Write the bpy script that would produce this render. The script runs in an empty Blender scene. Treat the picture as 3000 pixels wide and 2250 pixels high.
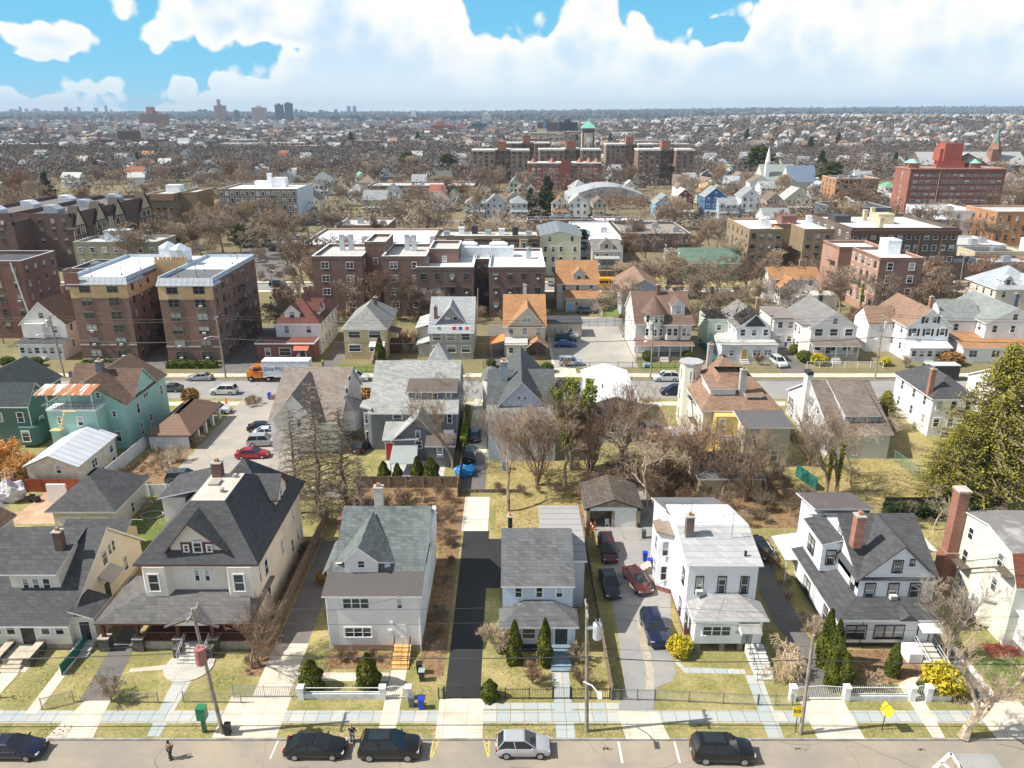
import bpy,bmesh,math,random
import numpy as np
from mathutils import Vector,Matrix
R=math.radians
rnd=random.Random(7)
SC=bpy.context.scene
COL=SC.collection
# ---------------------------------------------------------------- camera geometry (metres, camera 47.5 m above the street)
H=47.5;FP=2250.0;PITCH=math.atan(795/2250.0);CP=math.cos(PITCH);SP=math.sin(PITCH)
OFF={'o':(0,0,1),'z1':(0,1350,2.765),'z2':(750,1350,2.765),'z3':(1500,1350,2.765),'z4':(2200,1350,2.765),
       's1':(0,1850,2.765),'s2':(750,1850,2.765),'s3':(1500,1850,2.765),'s4':(2200,1850,2.765),
       'b1':(0,950,2.765),'b2':(750,950,2.765),'b3':(1500,950,2.765),'b4':(2200,950,2.765),
       'c1':(0,550,2.765),'c2':(750,550,2.765),'c3':(1500,550,2.765),'c4':(2200,550,2.765),
       'd1':(0,290,2.212),'d2':(1000,290,2.212),'d3':(2000,290,2.212),'w':(0,0,0.7373)}
def px(o,x,y):
    a=OFF[o]
    return a[0]+x/a[2],a[1]+y/a[2]
def G(o,x,y,z=0.0):                     # point on the level z
    x,y=px(o,x,y);k=(y-1125)/FP;d=(H-z)/(SP+k*CP)
    return ((x-1500)/FP*d,d*(CP-k*SP),z)
def FY(o,x,y,Y):                        # point on a wall facing the street, at distance Y
    x,y=px(o,x,y);k=(y-1125)/FP;d=Y/(CP-k*SP)
    return ((x-1500)/FP*d,Y,H-d*(SP+k*CP))
def SX(o,x,y,X):                        # point on a side wall at X
    x,y=px(o,x,y);k=(y-1125)/FP;d=X*FP/(x-1500)
    return (X,d*(CP-k*SP),H-d*(SP+k*CP))
def proj(X,Y,Z):
    d=Y*CP+(H-Z)*SP;v=(H-Z)*CP-Y*SP
    return 1500+FP*X/d,1125+FP*v/d
# ---------------------------------------------------------------- materials
MATS={}
class NT:
    def __init__(s,m):
        m.use_nodes=True;s.t=m.node_tree;s.t.nodes.clear()
    def n(s,typ,ins=None,**kw):
        nd=s.t.nodes.new(typ)
        for k,v in kw.items():setattr(nd,k,v)
        if ins:
            for k,v in ins.items():
                if isinstance(v,tuple) and len(v)==2 and hasattr(v[0],'outputs'):
                    s.t.links.new(v[0].outputs[v[1]],nd.inputs[k])
                elif hasattr(v,'outputs'):s.t.links.new(v.outputs[0],nd.inputs[k])
                else:nd.inputs[k].default_value=v
        return nd
    def math(s,op,a,b=0.0,c=None,clamp=False):
        ins={0:a,1:b}
        if c is not None:ins[2]=c
        return s.n('ShaderNodeMath',ins,operation=op,use_clamp=clamp)
    def mix(s,f,a,b,blend='MIX'):
        nd=s.n('ShaderNodeMix',{0:f,6:a,7:b},data_type='RGBA',blend_type=blend)
        return (nd,2)
    def ramp(s,f,a,b):
        return s.n('ShaderNodeMapRange',{0:f,1:a,2:b,3:0.0,4:1.0},clamp=True,interpolation_type='SMOOTHSTEP')
    def noise(s,vec,scale,detail=3,rough=.55):
        return s.n('ShaderNodeTexNoise',{'Vector':vec,'Scale':scale,'Detail':detail,'Roughness':rough})
def c4(c):return (c[0],c[1],c[2],1.0)
def sc(c,f):return tuple(min(1,x*f) for x in c)
def newmat(name):
    m=bpy.data.materials.new(name);MATS[name]=m;return m,NT(m)
def finish(t,col,rough=.8,metal=0.0,bump=None,bs=.3,**kw):
    ins={'Base Color':col,'Roughness':rough,'Metallic':metal}
    for k,v in kw.items():ins[k]=v
    p=t.n('ShaderNodeBsdfPrincipled',ins)
    if bump is not None:
        b=t.n('ShaderNodeBump',{'Strength':bs,'Distance':.05,'Height':bump});t.t.links.new(b.outputs[0],p.inputs['Normal'])
    t.n('ShaderNodeOutputMaterial',{0:p})
def pos(t):return t.n('ShaderNodeNewGeometry')
def wallvec(t):                             # (x+y, z): rows run level on every wall and roof slope
    g=pos(t);s_=t.n('ShaderNodeSeparateXYZ',{0:(g,0)})
    a=t.math('ADD',(s_,0),(s_,1))
    return g,s_,t.n('ShaderNodeCombineXYZ',{0:a,1:(s_,2),2:0.0})
def M(key,*a):
    k=key+repr(a)
    if k not in MATS:
        m,t=newmat(key);MATS.pop(key,None);MATS[k]=m
        globals()['_m_'+key](t,*a)
    return MATS[k]
def _m_plain(t,c,rough=.75,metal=0.0,var=.12,scale=1.5):
    g=pos(t);n=t.noise((g,0),scale)
    finish(t,t.mix((t.ramp(n,.3,.7)),c4(sc(c,1-var)),c4(sc(c,1+var))),rough,metal)
def _m_siding(t,c,row=.25,var=.08):
    g,s_,v=wallvec(t)
    fr=t.math('FRACT',t.math('DIVIDE',(s_,2),row))
    ln=t.math('LESS_THAN',fr,.16)
    n=t.noise((g,0),.35,4);n2=t.n('ShaderNodeTexNoise',{'Vector':t.n('ShaderNodeMapping',{0:(g,0),3:(2.5,2.5,.25)}),'Scale':1.2,'Detail':3.0})
    base=t.mix(t.ramp(n,.3,.75),c4(sc(c,1-var)),c4(sc(c,1+var*.5)))
    base=t.mix(t.math('MULTIPLY',t.ramp(n2,.55,.8),.22),base,c4((c[0]*.62,c[1]*.6,c[2]*.55)))
    base=t.mix(t.math('MULTIPLY',ln,.42),base,c4(sc(c,.5)))
    finish(t,base,.55,0,fr,.25)
def _m_brick(t,c,c2=None,scale=1.0,mort=(.3,.27,.24)):
    g,s_,v=wallvec(t);c2=c2 or sc(c,.6)
    b=t.n('ShaderNodeTexBrick',{'Vector':v,'Color1':c4(c),'Color2':c4(c2),'Mortar':c4(mort),'Scale':1.0,'Mortar Size':.012*scale,
            'Brick Width':.42*scale,'Row Height':.15*scale,'Bias':-.1})
    n=t.noise((g,0),.25,5);
    col=t.mix(t.math('MULTIPLY',t.ramp(n,.35,.75),.45),b,c4(sc(c,.55)))
    n3=t.noise((g,0),1.7,3)
    col=t.mix(t.math('MULTIPLY',t.ramp(n3,.5,.8),.25),col,c4(sc(c,1.5)))
    finish(t,col,.85)
def _m_stone(t,c):
    g=pos(t);v=t.n('ShaderNodeTexVoronoi',{'Vector':(g,0),'Scale':2.6})
    n=t.noise((g,0),3,3)
    col=t.mix(t.ramp((v,0),.1,.45),c4(sc(c,1.2)),c4(sc(c,.5)))
    finish(t,t.mix(.45,col,(v,1),'MULTIPLY'),.9)
def _m_shingle(t,c,c2=None,row=.26,w=.55,contrast=1.0):
    g,s_,v=wallvec(t);c2=c2 or sc(c,.62)
    vv=t.n('ShaderNodeVectorMath',{0:v,1:(1.0,1.55,1.0)},operation='MULTIPLY')
    b=t.n('ShaderNodeTexBrick',{'Vector':vv,'Color1':c4(c),'Color2':c4(c2),'Mortar':c4(sc(c2,.75)),'Scale':1.0,'Mortar Size':.02,
            'Brick Width':w,'Row Height':row,'Mortar Smooth':.5})
    n=t.noise((g,0),.3,5);n2=t.noise((g,0),2.2,4,.7)
    col=t.mix(t.math('MULTIPLY',t.ramp(n,.4,.7),.3),b,c4(sc(c,1.25)))
    col=t.mix(t.math('MULTIPLY',t.ramp(n2,.45,.75),.35),col,c4(sc(c2,.8)))
    finish(t,col,.9,0,b,.15)
def _m_flat(t,c,c2=None,amt=.6):          # membrane or tar roof with ponding stains and seams
    g=pos(t);c2=c2 or sc(c,.6)
    n=t.noise((g,0),.35,6,.65);n2=t.noise((g,0),2.5,3)
    s_=t.n('ShaderNodeSeparateXYZ',{0:(g,0)})
    seam=t.math('LESS_THAN',t.math('FRACT',t.math('MULTIPLY',(s_,0),.55)),.04)
    col=t.mix(t.math('MULTIPLY',t.ramp(n,.48,.68),amt),c4(c),c4(c2))
    col=t.mix(t.math('MULTIPLY',t.ramp(n2,.5,.8),.15),col,c4(sc(c2,.8)))
    col=t.mix(t.math('MULTIPLY',seam,.2),col,c4(sc(c2,.7)))
    finish(t,col,.8)
def _m_ribbed(t,c,pitch=.5,axis=0,rough=.5,rust=None):
    g=pos(t);s_=t.n('ShaderNodeSeparateXYZ',{0:(g,0)})
    fr=t.math('FRACT',t.math('DIVIDE',(s_,axis),pitch));ln=t.math('LESS_THAN',fr,.14)
    n=t.noise((g,0),.6,4)
    col=t.mix(t.math('MULTIPLY',t.ramp(n,.35,.7),.35),c4(c),c4(sc(c,.75)))
    if rust:
        n2=t.n('ShaderNodeTexNoise',{'Vector':t.n('ShaderNodeMapping',{0:(g,0),3:(1.6,.18,.2)}),'Scale':1.0,'Detail':4.0})
        col=t.mix(t.ramp(n2,.44,.56),col,c4(rust))
    col=t.mix(t.math('MULTIPLY',ln,.55),col,c4(sc(c,.4)))
    finish(t,col,rough,0,ln,.4)
def _m_concrete(t,c,slab=1.5,var=.16):
    g=pos(t);n=t.noise((g,0),.5,5,.65);n2=t.noise((g,0),5,4,.7)
    s_=t.n('ShaderNodeSeparateXYZ',{0:(g,0)})
    j=t.math('MAXIMUM',t.math('LESS_THAN',t.math('FRACT',t.math('DIVIDE',(s_,0),slab)),.03),t.math('LESS_THAN',t.math('FRACT',t.math('DIVIDE',(s_,1),slab)),.03))
    v=t.n('ShaderNodeTexVoronoi',{'Vector':t.n('ShaderNodeVectorMath',{0:(g,0),1:(n2,1)},operation='ADD'),'Scale':.33},feature='DISTANCE_TO_EDGE')
    crack=t.math('MULTIPLY',t.math('LESS_THAN',(v,0),.008),t.ramp(n,.5,.6))
    col=t.mix(t.ramp(n,.3,.7),c4(sc(c,1-var)),c4(sc(c,1+var)))
    col=t.mix(t.math('MULTIPLY',t.ramp(n2,.45,.8),.25),col,c4(sc(c,.7)))
    col=t.mix(t.math('MULTIPLY',t.math('MAXIMUM',j,crack),.5),col,c4((c[0]*.4,c[1]*.36,c[2]*.3)))
    finish(t,col,.9)
def _m_bluestone(t):
    g=pos(t)
    w=t.noise((g,0),.8,2);vv=t.n('ShaderNodeVectorMath',{0:(g,0),1:t.n('ShaderNodeVectorMath',{0:(w,1),1:(.25,.0,.0)},operation='MULTIPLY')},operation='ADD')
    b=t.n('ShaderNodeTexBrick',{'Vector':vv,'Color1':c4((.38,.42,.42)),'Color2':c4((.56,.53,.47)),'Mortar':c4((.26,.2,.13)),'Scale':1.0,
            'Mortar Size':.03,'Brick Width':1.15,'Row Height':2.2,'Bias':-.35},offset=0.0)
    n=t.noise((g,0),.35,4);n2=t.noise((g,0),3,4)
    col=t.mix(t.math('MULTIPLY',t.ramp(n,.5,.7),.5),b,c4((.46,.42,.35)))
    col=t.mix(t.math('MULTIPLY',t.ramp(n2,.5,.8),.25),col,c4((.28,.28,.27)))
    finish(t,col,.85)
def _m_asphalt(t,c,patch=.25,warm=(1.1,1.0,.88)):
    g=pos(t);n=t.noise((g,0),.18,6,.65);n2=t.noise((g,0),14,3,.8)
    n3=t.noise((g,0),1.1,4,.6)
    st=t.n('ShaderNodeTexNoise',{'Vector':t.n('ShaderNodeMapping',{0:(g,0),3:(.03,1.2,1)}),'Scale':1.0,'Detail':4.0})
    v=t.n('ShaderNodeTexVoronoi',{'Vector':t.n('ShaderNodeVectorMath',{0:(g,0),1:(n3,1)},operation='ADD'),'Scale':.13},feature='DISTANCE_TO_EDGE')
    crack=t.math('MULTIPLY',t.math('LESS_THAN',(v,0),.005),t.ramp(n,.45,.6))
    col=t.mix(t.ramp(n,.3,.7),c4(sc(c,1-patch)),c4((c[0]*warm[0],c[1]*warm[1],c[2]*warm[2])))
    col=t.mix(t.math('MULTIPLY',t.ramp(st,.42,.7),.3),col,c4(sc(c,.72)))
    col=t.mix(t.math('MULTIPLY',t.ramp(n2,.4,.8),.35),col,c4(sc(c,.6)))
    col=t.mix(t.math('MULTIPLY',crack,.55),col,c4(sc(c,.3)))
    finish(t,col,.85)
def _m_grass(t,a,b,brown=(.2,.14,.07),lo=.35,hi=.65):
    g=pos(t);n=t.noise((g,0),.28,5,.6);n2=t.noise((g,0),1.6,5,.7);n3=t.noise((g,0),9,4,.8);n4=t.noise((g,0),.09,3)
    f=t.math('ADD',t.math('MULTIPLY',n,.6),t.math('MULTIPLY',n2,.4))
    n5=t.noise((g,0),3.6,4,.75)
    col=t.mix(t.ramp(f,lo+.08,hi),c4(a),c4(b))
    col=t.mix(t.math('MULTIPLY',t.ramp(n4,.45,.6),.45),col,c4(a))
    col=t.mix(t.math('MULTIPLY',t.ramp(n2,.47,.62),.6),col,c4(brown))
    col=t.mix(t.math('MULTIPLY',t.ramp(n5,.5,.66),.5),col,c4(sc(brown,.5)))
    col=t.mix(t.math('MULTIPLY',t.ramp(n5,.46,.34),.4),col,c4(sc(b,1.35)))
    col=t.mix(t.math('MULTIPLY',t.ramp(n3,.45,.7),.4),col,c4(sc(brown,.5)))
    finish(t,col,.95,0,n3,.9)
def _m_glass(t,blind=(.5,.5,.48),frac=.75):
    oi=t.n('ShaderNodeObjectInfo');tc=t.n('ShaderNodeTexCoord');s_=t.n('ShaderNodeSeparateXYZ',{0:(tc,0)})
    r1=(oi,5)
    on=t.math('LESS_THAN',t.math('FRACT',t.math('MULTIPLY',r1,7.31)),frac)
    lvl=t.math('FRACT',t.math('MULTIPLY',r1,13.7))
    hb=t.math('GREATER_THAN',(s_,2),lvl)
    m=t.math('MULTIPLY',on,hb)
    col=t.mix(m,c4((.025,.03,.035)),t.mix(t.math('FRACT',t.math('MULTIPLY',r1,29.3)),c4(sc(blind,.35)),c4(blind)))
    finish(t,col,.12,0,**{'Specular IOR Level':.6})
def _m_paint(t,c,rough=.25,metal=.3):
    finish(t,c4(c),rough,metal,**{'Coat Weight':.8,'Coat Roughness':.06})
def _m_bark(t,c):
    g=pos(t);oi=t.n('ShaderNodeObjectInfo');n=t.noise((g,0),2.5,4)
    col=t.mix(t.ramp(n,.3,.7),c4(sc(c,.6)),c4(sc(c,1.4)))
    finish(t,t.mix(t.math('MULTIPLY',(oi,5),.25),col,c4((c[0]*1.15,c[1]*.85,c[2]*.7))),.95)
def _m_leaf(t,c,c2,sss=.0):
    g=pos(t);n=t.noise((g,0),.9,4,.7);n2=t.noise((g,0),7,3)
    col=t.mix(t.ramp(n,.35,.65),c4(c),c4(c2))
    col=t.mix(t.math('MULTIPLY',t.ramp(n2,.4,.7),.5),col,c4(sc(c,.5)))
    finish(t,col,.75,0,**{'Transmission Weight':0.0,'Specular IOR Level':.2})
def _m_attr(t,rough=.85):                   # colour stored per face
    a=t.n('ShaderNodeVertexColor',layer_name='Col');g=pos(t);n=t.noise((g,0),.15,4)
    finish(t,t.mix(t.math('MULTIPLY',n,.5),(a,0),t.mix(1.0,(a,0),c4((.55,.5,.48)),'MULTIPLY')),rough)
# palette
WH=(.8,.8,.79);TRIM=M('plain',(.8,.8,.8),.5,0.0,.05);TRIMB=M('plain',(.025,.025,.03),.5)
DARK=M('plain',(.03,.03,.035),.6);BTRIM=M('plain',(.17,.14,.12),.7);BTRIM.name='dark_trim_b';GLASS=M('glass');CONC=M('concrete',(.5,.47,.42))
IRON=M('plain',(.03,.03,.03),.45);WOODM=M('plain',(.3,.2,.12),.8);GALV=M('plain',(.45,.47,.5),.4,.6)
# ---------------------------------------------------------------- mesh builder
class MB:
    def __init__(s):s.v=[];s.f=[];s.mi=[];s.m=0
    def add(s,vs,fs,m=None):
        o=len(s.v);s.v+=[tuple(p) for p in vs];s.f+=[[i+o for i in f] for f in fs];s.mi+=[s.m if m is None else m]*len(fs);return s
    def box(s,x0,x1,y0,y1,z0,z1,m=None):
        if x0>x1:x0,x1=x1,x0
        if y0>y1:y0,y1=y1,y0
        if z0>z1:z0,z1=z1,z0
        return s.add([(x0,y0,z0),(x1,y0,z0),(x1,y1,z0),(x0,y1,z0),(x0,y0,z1),(x1,y0,z1),(x1,y1,z1),(x0,y1,z1)],
              [(0,3,2,1),(4,5,6,7),(0,1,5,4),(1,2,6,5),(2,3,7,6),(3,0,4,7)],m)
    def cbox(s,x,y,z,w,d,h,m=None):return s.box(x-w/2,x+w/2,y-d/2,y+d/2,z,z+h,m)
    def prism(s,prof,axis,a,b,m=None): # profile (u,z) pushed along axis x or y
        n=len(prof)
        vs=[((a,u,z) if axis=='x' else (u,a,z)) for u,z in prof]+[((b,u,z) if axis=='x' else (u,b,z)) for u,z in prof]
        return s.add(vs,[list(range(n))[::-1],list(range(n,2*n))]+[(i,(i+1) % n,n+(i+1) % n,n+i) for i in range(n)],m)
    def vprism(s,pts,z0,z1,m=None):
        n=len(pts)
        return s.add([(x,y,z0) for x,y in pts]+[(x,y,z1) for x,y in pts],[list(range(n))[::-1],list(range(n,2*n))]+[(i,(i+1) % n,n+(i+1) % n,n+i) for i in range(n)],m)
    def slab(s,pts,th=.16,m=0,me=1):    # roof plane: top face m, edges and soffit me
        n=len(pts);lo=[(x,y,z-th) for x,y,z in pts]
        s.add(list(pts)+lo,[list(range(n))],m);o=len(s.v)-2*n
        s.f+=[[o+n+i for i in range(n)][::-1]]+[[o+i,o+(i+1) % n,o+n+(i+1) % n,o+n+i] for i in range(n)];s.mi+=[me]*(n+1)
        return s
    def tube(s,pts,r,n=6,m=None,r2=None):
        P=[Vector(p) for p in pts];k=len(P);rs=[r+((r2 if r2 is not None else r)-r)*i/max(1,k-1) for i in range(k)]
        vs=[]
        for i,p in enumerate(P):
            d=(P[min(i+1,k-1)]-P[max(i-1,0)]).normalized()
            a=d.cross(Vector((0,0,1)));a=Vector((1,0,0)) if a.length<.01 else a.normalized();b=d.cross(a)
            vs+=[p+(a*math.cos(2*math.pi*j/n)+b*math.sin(2*math.pi*j/n))*rs[i] for j in range(n)]
        fs=[(i*n+j,i*n+(j+1) % n,(i+1)*n+(j+1) % n,(i+1)*n+j) for i in range(k-1) for j in range(n)]
        return s.add(vs,fs+[list(range(n))[::-1],list(range((k-1)*n,k*n))],m)
    def cone(s,x,y,z0,z1,r0,r1,n=12,m=None):
        vs=[(x+r0*math.cos(2*math.pi*j/n),y+r0*math.sin(2*math.pi*j/n),z0) for j in range(n)]+[(x+r1*math.cos(2*math.pi*j/n),y+r1*math.sin(2*math.pi*j/n),z1) for j in range(n)]
        return s.add(vs,[list(range(n))[::-1],list(range(n,2*n))]+[(j,(j+1) % n,n+(j+1) % n,n+j) for j in range(n)],m)
    def mesh(s,name,mats,org=(0,0,0),smooth=False):
        me=bpy.data.meshes.new(name)
        me.from_pydata([(x-org[0],y-org[1],z-org[2]) for x,y,z in s.v],[],s.f)
        for m in mats:me.materials.append(m)
        if len(mats)>1:me.polygons.foreach_set('material_index',s.mi)
        if smooth:me.polygons.foreach_set('use_smooth',[True]*len(s.f))
        me.update();return me
def lst(m):return list(m) if isinstance(m,(list,tuple)) else [m]
def setp(o,label=None,cat=None,group=None,kind=None):
    if label:o['label']=label
    if cat:o['category']=cat
    if group:o['group']=group
    if kind:o['kind']=kind
    return o
def link(o,parent=None):
    COL.objects.link(o)
    if parent is not None:o.parent=parent
    return o
def solo(name,mb,mats,label,cat,group=None,org=None,smooth=False):  # a thing that is one mesh
    if org is None:
        xs=[v[0] for v in mb.v];ys=[v[1] for v in mb.v];zs=[v[2] for v in mb.v]
        org=((min(xs)+max(xs))/2,(min(ys)+max(ys))/2,min(zs))
    o=link(bpy.data.objects.new(name,mb.mesh(name,lst(mats),org,smooth)));o.location=org
    return setp(o,label,cat,group)
def struct(name,mb,mats,kind='structure',smooth=False):
    o=link(bpy.data.objects.new(name,mb.mesh(name,lst(mats),smooth=smooth)));return setp(o,kind=kind)
class T:
    def __init__(s,name,label,cat,loc,group=None,rz=0,local=False):
        s.r=link(bpy.data.objects.new(name,None));s.r.location=loc;s.r.rotation_euler=(0,0,rz);s.r.empty_display_size=.5
        setp(s.r,label,cat,group);s.o=(0,0,0) if local else tuple(loc)
    def part(s,name,mb,mats,parent=None,smooth=False,label=None):
        o=link(bpy.data.objects.new(name,mb.mesh(name,lst(mats),s.o,smooth)),parent or s.r)
        if label:o['label']=label
        return o
    def put(s,name,mesh,loc,rz=0,parent=None):
        o=link(bpy.data.objects.new(name,mesh),parent or s.r)
        o.location=(loc[0]-s.o[0],loc[1]-s.o[1],loc[2]-s.o[2]);o.rotation_euler=(0,0,rz);return o
def copy_tree(o,parent=None):
    c=o.copy();COL.objects.link(c);c.parent=parent
    for ch in o.children:copy_tree(ch,c)
    return c
# ---------------------------------------------------------------- house parts
WC={}
FROT={'F':0,'R':R(90),'L':R(-90),'B':R(180)}
def winmeshes(w,h,sashes,trim,far):
    k=(round(w,2),round(h,2),sashes,trim.name if trim else '',far)
    if k in WC:return WC[k]
    w,h=k[0],k[1];f=MB();p=MB();t=.09 if not far else .1;d=.06
    f.box(-w/2-t,w/2+t,-d,.02,h/2,h/2+t*1.3);f.box(-w/2-t*1.2,w/2+t*1.2,-d-.04,.02,-h/2-t,-h/2)
    f.box(-w/2-t,-w/2,-d,.02,-h/2,h/2);f.box(w/2,w/2+t,-d,.02,-h/2,h/2)
    sw=w/sashes
    for i in range(1,sashes):f.box(-w/2+i*sw-.05,-w/2+i*sw+.05,-d,.02,-h/2,h/2)
    if not far or h>1:
        f.m=1
        f.box(-w/2,w/2,-d+.02,-.022,-.03,.03)
        if not far:
            for i in range(sashes):
                a=-w/2+i*sw
                f.box(a+.0,a+.045,-d+.02,-.022,-h/2,h/2);f.box(a+sw-.045,a+sw,-d+.02,-.022,-h/2,h/2)
    p.box(-w/2,w/2,-.02,.03,-h/2,h/2)
    trim=trim or TRIM;rl=trim if trim.name.endswith('_b') else TRIM
    if far:
        for v in (p,):
            f.add(v.v,v.f,2)
        r=(f.mesh('window',[trim,rl,GLASS]),None)
    else:r=(f.mesh('window',[trim,TRIM]),p.mesh('pane',[GLASS]))
    WC[k]=r;return r
AC=None
def win(t,face,plane,a,z,w,h,sashes=1,trim=None,far=False,ac=False,shut=None):
    """window centred at a (along the wall), z, on a wall of the given face"""
    fm,pm=winmeshes(w,h,sashes,trim,far)
    loc=(a,plane,z) if face in 'FB' else (plane,a,z)
    o=t.put('window',fm,loc,FROT[face])
    if pm:q=link(bpy.data.objects.new('pane',pm),o)
    global AC
    if ac:
        if AC is None:
            b=MB();b.box(-.33,.33,-.4,0,0,.42,0);b.box(-.28,.28,-.42,-.4,.05,.37,1);AC=b.mesh('air_conditioner',[M('plain',(.6,.6,.58)),M('plain',(.25,.25,.25))])
        q=link(bpy.data.objects.new('air_conditioner',AC),o);q.location=(0,-.06,-h/2)
    if shut:
        b=MB();b.box(-w/2-.55,-w/2-.15,-.05,.01,-h/2,h/2);b.box(w/2+.15,w/2+.55,-.05,.01,-h/2,h/2)
        q=link(bpy.data.objects.new('shutters',b.mesh('shutters',[shut])),o)
    return o
def wq(t,Y,o,rects,**kw):               # windows on a street-facing wall, from the outlines measured on the photograph
    for r in rects:
        n=r[4] if len(r)>4 else 1
        a=FY(o,r[0],(r[1]+r[3])/2,Y);b=FY(o,r[2],(r[1]+r[3])/2,Y);c=FY(o,(r[0]+r[2])/2,r[1],Y);d=FY(o,(r[0]+r[2])/2,r[3],Y)
        k=dict(kw);
        if len(r)>5:k['ac']=True
        win(t,'F',Y,(a[0]+b[0])/2,(c[2]+d[2])/2,abs(b[0]-a[0])-.12,abs(c[2]-d[2])-.12,n,**k)
def ws(t,X,face,o,pts,w=.8,h=1.4,**kw):  # windows on a side wall: centres measured on the photograph
    for p in pts:
        q=SX(o,p[0],p[1],X)
        win(t,face,X,q[1],q[2],p[2] if len(p)>2 else w,p[3] if len(p)>3 else h,p[4] if len(p)>4 else 1,**kw)
def door(t,face,plane,a,z0,w=.95,h=2.1,mat=None,trim=None):
    b=MB();f=.1
    b.box(-w/2-f,w/2+f,-.05,.02,h,h+f);b.box(-w/2-f,-w/2,-.05,.02,0,h);b.box(w/2,w/2+f,-.05,.02,0,h)
    b.m=1;b.box(-w/2,w/2,-.03,.02,0,h);b.box(-w*.35,w*.35,-.045,-.03,h*.55,h*.9);b.box(-w*.35,w*.35,-.045,-.03,h*.12,h*.45)
    o=t.put('door',b.mesh('door',[trim or TRIM,mat or TRIM]),(a,plane,z0) if face in 'FB' else (plane,a,z0),FROT[face])
    k=MB();k.cbox(w*.38,-.07,h*.47,.06,.06,.06);q=link(bpy.data.objects.new('handle',k.mesh('handle',[GALV])),o)
    return o
def gable(mb,x0,x1,y0,y1,ze,zr,axis,over=.4,rake=.3,rf=.5,th=.17,ze2=None):
    """two roof planes; rf: ridge position across the span; ze2: height of the far eave"""
    ze2=ze if ze2 is None else ze2
    if axis=='x':A0,A1,B0,B1=x0-rake,x1+rake,y0,y1
    else:A0,A1,B0,B1=y0-rake,y1+rake,x0,x1
    r=B0+(B1-B0)*rf;s1=(zr-ze)/(r-B0);s2=(zr-ze2)/(B1-r)
    q=(lambda a,b,z:(a,b,z)) if axis=='x' else (lambda a,b,z:(b,a,z))
    p1=[q(A0,B0-over,ze-over*s1),q(A1,B0-over,ze-over*s1),q(A1,r,zr),q(A0,r,zr)]
    p2=[q(A0,r,zr),q(A1,r,zr),q(A1,B1+over,ze2-over*s2),q(A0,B1+over,ze2-over*s2)]
    if axis=='y':p1=p1[::-1];p2=p2[::-1]
    mb.slab(p1,th);mb.slab(p2,th)
def gprof(b0,b1,z0,ze,zr,rf=.5,ze2=None):
    ze2=ze if ze2 is None else ze2
    return [(b0,z0),(b1,z0),(b1,ze2-.1),(b0+(b1-b0)*rf,zr-.12),(b0,ze-.1)]
def hiproof(mb,x0,x1,y0,y1,ze,zt,dx0,dx1,dy0,dy1,over=.45,th=.17,deck=False):
    """hip roof from the eaves rectangle to a ridge or deck rectangle (dx0..dx1, dy0..dy1) at zt"""
    X0,X1,Y0,Y1=x0-over,x1+over,y0-over,y1+over
    e=[(X0,Y0,ze),(X1,Y0,ze),(X1,Y1,ze),(X0,Y1,ze)];d=[(dx0,dy0,zt),(dx1,dy0,zt),(dx1,dy1,zt),(dx0,dy1,zt)]
    for i in range(4):
        j=(i+1) % 4;f=[e[i],e[j],d[j],d[i]]
        g=[]
        for p in f:
            if not g or (Vector(p)-Vector(g[-1])).length>.01:g.append(p)
        if (Vector(g[0])-Vector(g[-1])).length<.01:g.pop()
        mb.add(g,[list(range(len(g)))],0)
    if deck:mb.add(d,[(0,1,2,3)],2)
    mb.add([(x,y,z) for x,y,z in e]+[(x,y,z-th) for x,y,z in e],[(4,5,1,0),(5,6,2,1),(6,7,3,2),(7,4,0,3),(7,6,5,4)],1)
def chimney(t,x,y,z0,z1,w=.7,d=.7,mat=None,parent=None):
    b=MB();b.cbox(x,y,z0,w,d,z1-z0,0);b.cbox(x,y,z1-.001,w+.14,d+.14,.12,1);b.cbox(x,y,z1+.1,w*.4,d*.4,.35,2)
    return t.part('chimney',b,[mat or M('brick',(.33,.13,.08)),M('plain',(.42,.39,.35)),M('plain',(.4,.22,.12))],parent)
def steps(t,x0,x1,yf,yb,z,n=6,mats=None,rail=True,side=None):
    b=MB();d=(yb-yf)/n
    for i in range(n):b.box(x0,x1,yf+i*d,yb,z*i/n,z*(i+1)/n-.04,0);b.box(x0-.03,x1+.03,yf+i*d-.04,yb,z*(i+1)/n-.04,z*(i+1)/n,1)
    o=t.part('steps',b,mats or [M('concrete',(.42,.4,.37)),M('concrete',(.55,.53,.48))])
    if rail:
        r=MB()
        for x in (x0+.05,x1-.05):
            r.tube([(x,yf,z/n+.9),(x,yb,z+.9)],.03,5);r.tube([(x,yf,z/n+.5),(x,yb,z+.5)],.02,4)
            for i in range(4):u=i/3;r.tube([(x,yf+(yb-yf)*u,z*u),(x,yf+(yb-yf)*u,z*u+(z/n)*(1-u)+.9)],.025,4)
        t.part('railing',r,IRON if rail is True else rail)
    return o
def pipe(t,pts,mat=TRIM,r=.05):b=MB();b.tube(pts,r,5);return t.part('gutter_pipe',b,mat)
def grid(t,face,plane,a0,a1,n,zs,w,h,**kw):
    for z in zs:
        for i in range(n):win(t,face,plane,a0+(a1-a0)*(i+.5)/n,z,w,h,**kw)
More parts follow.
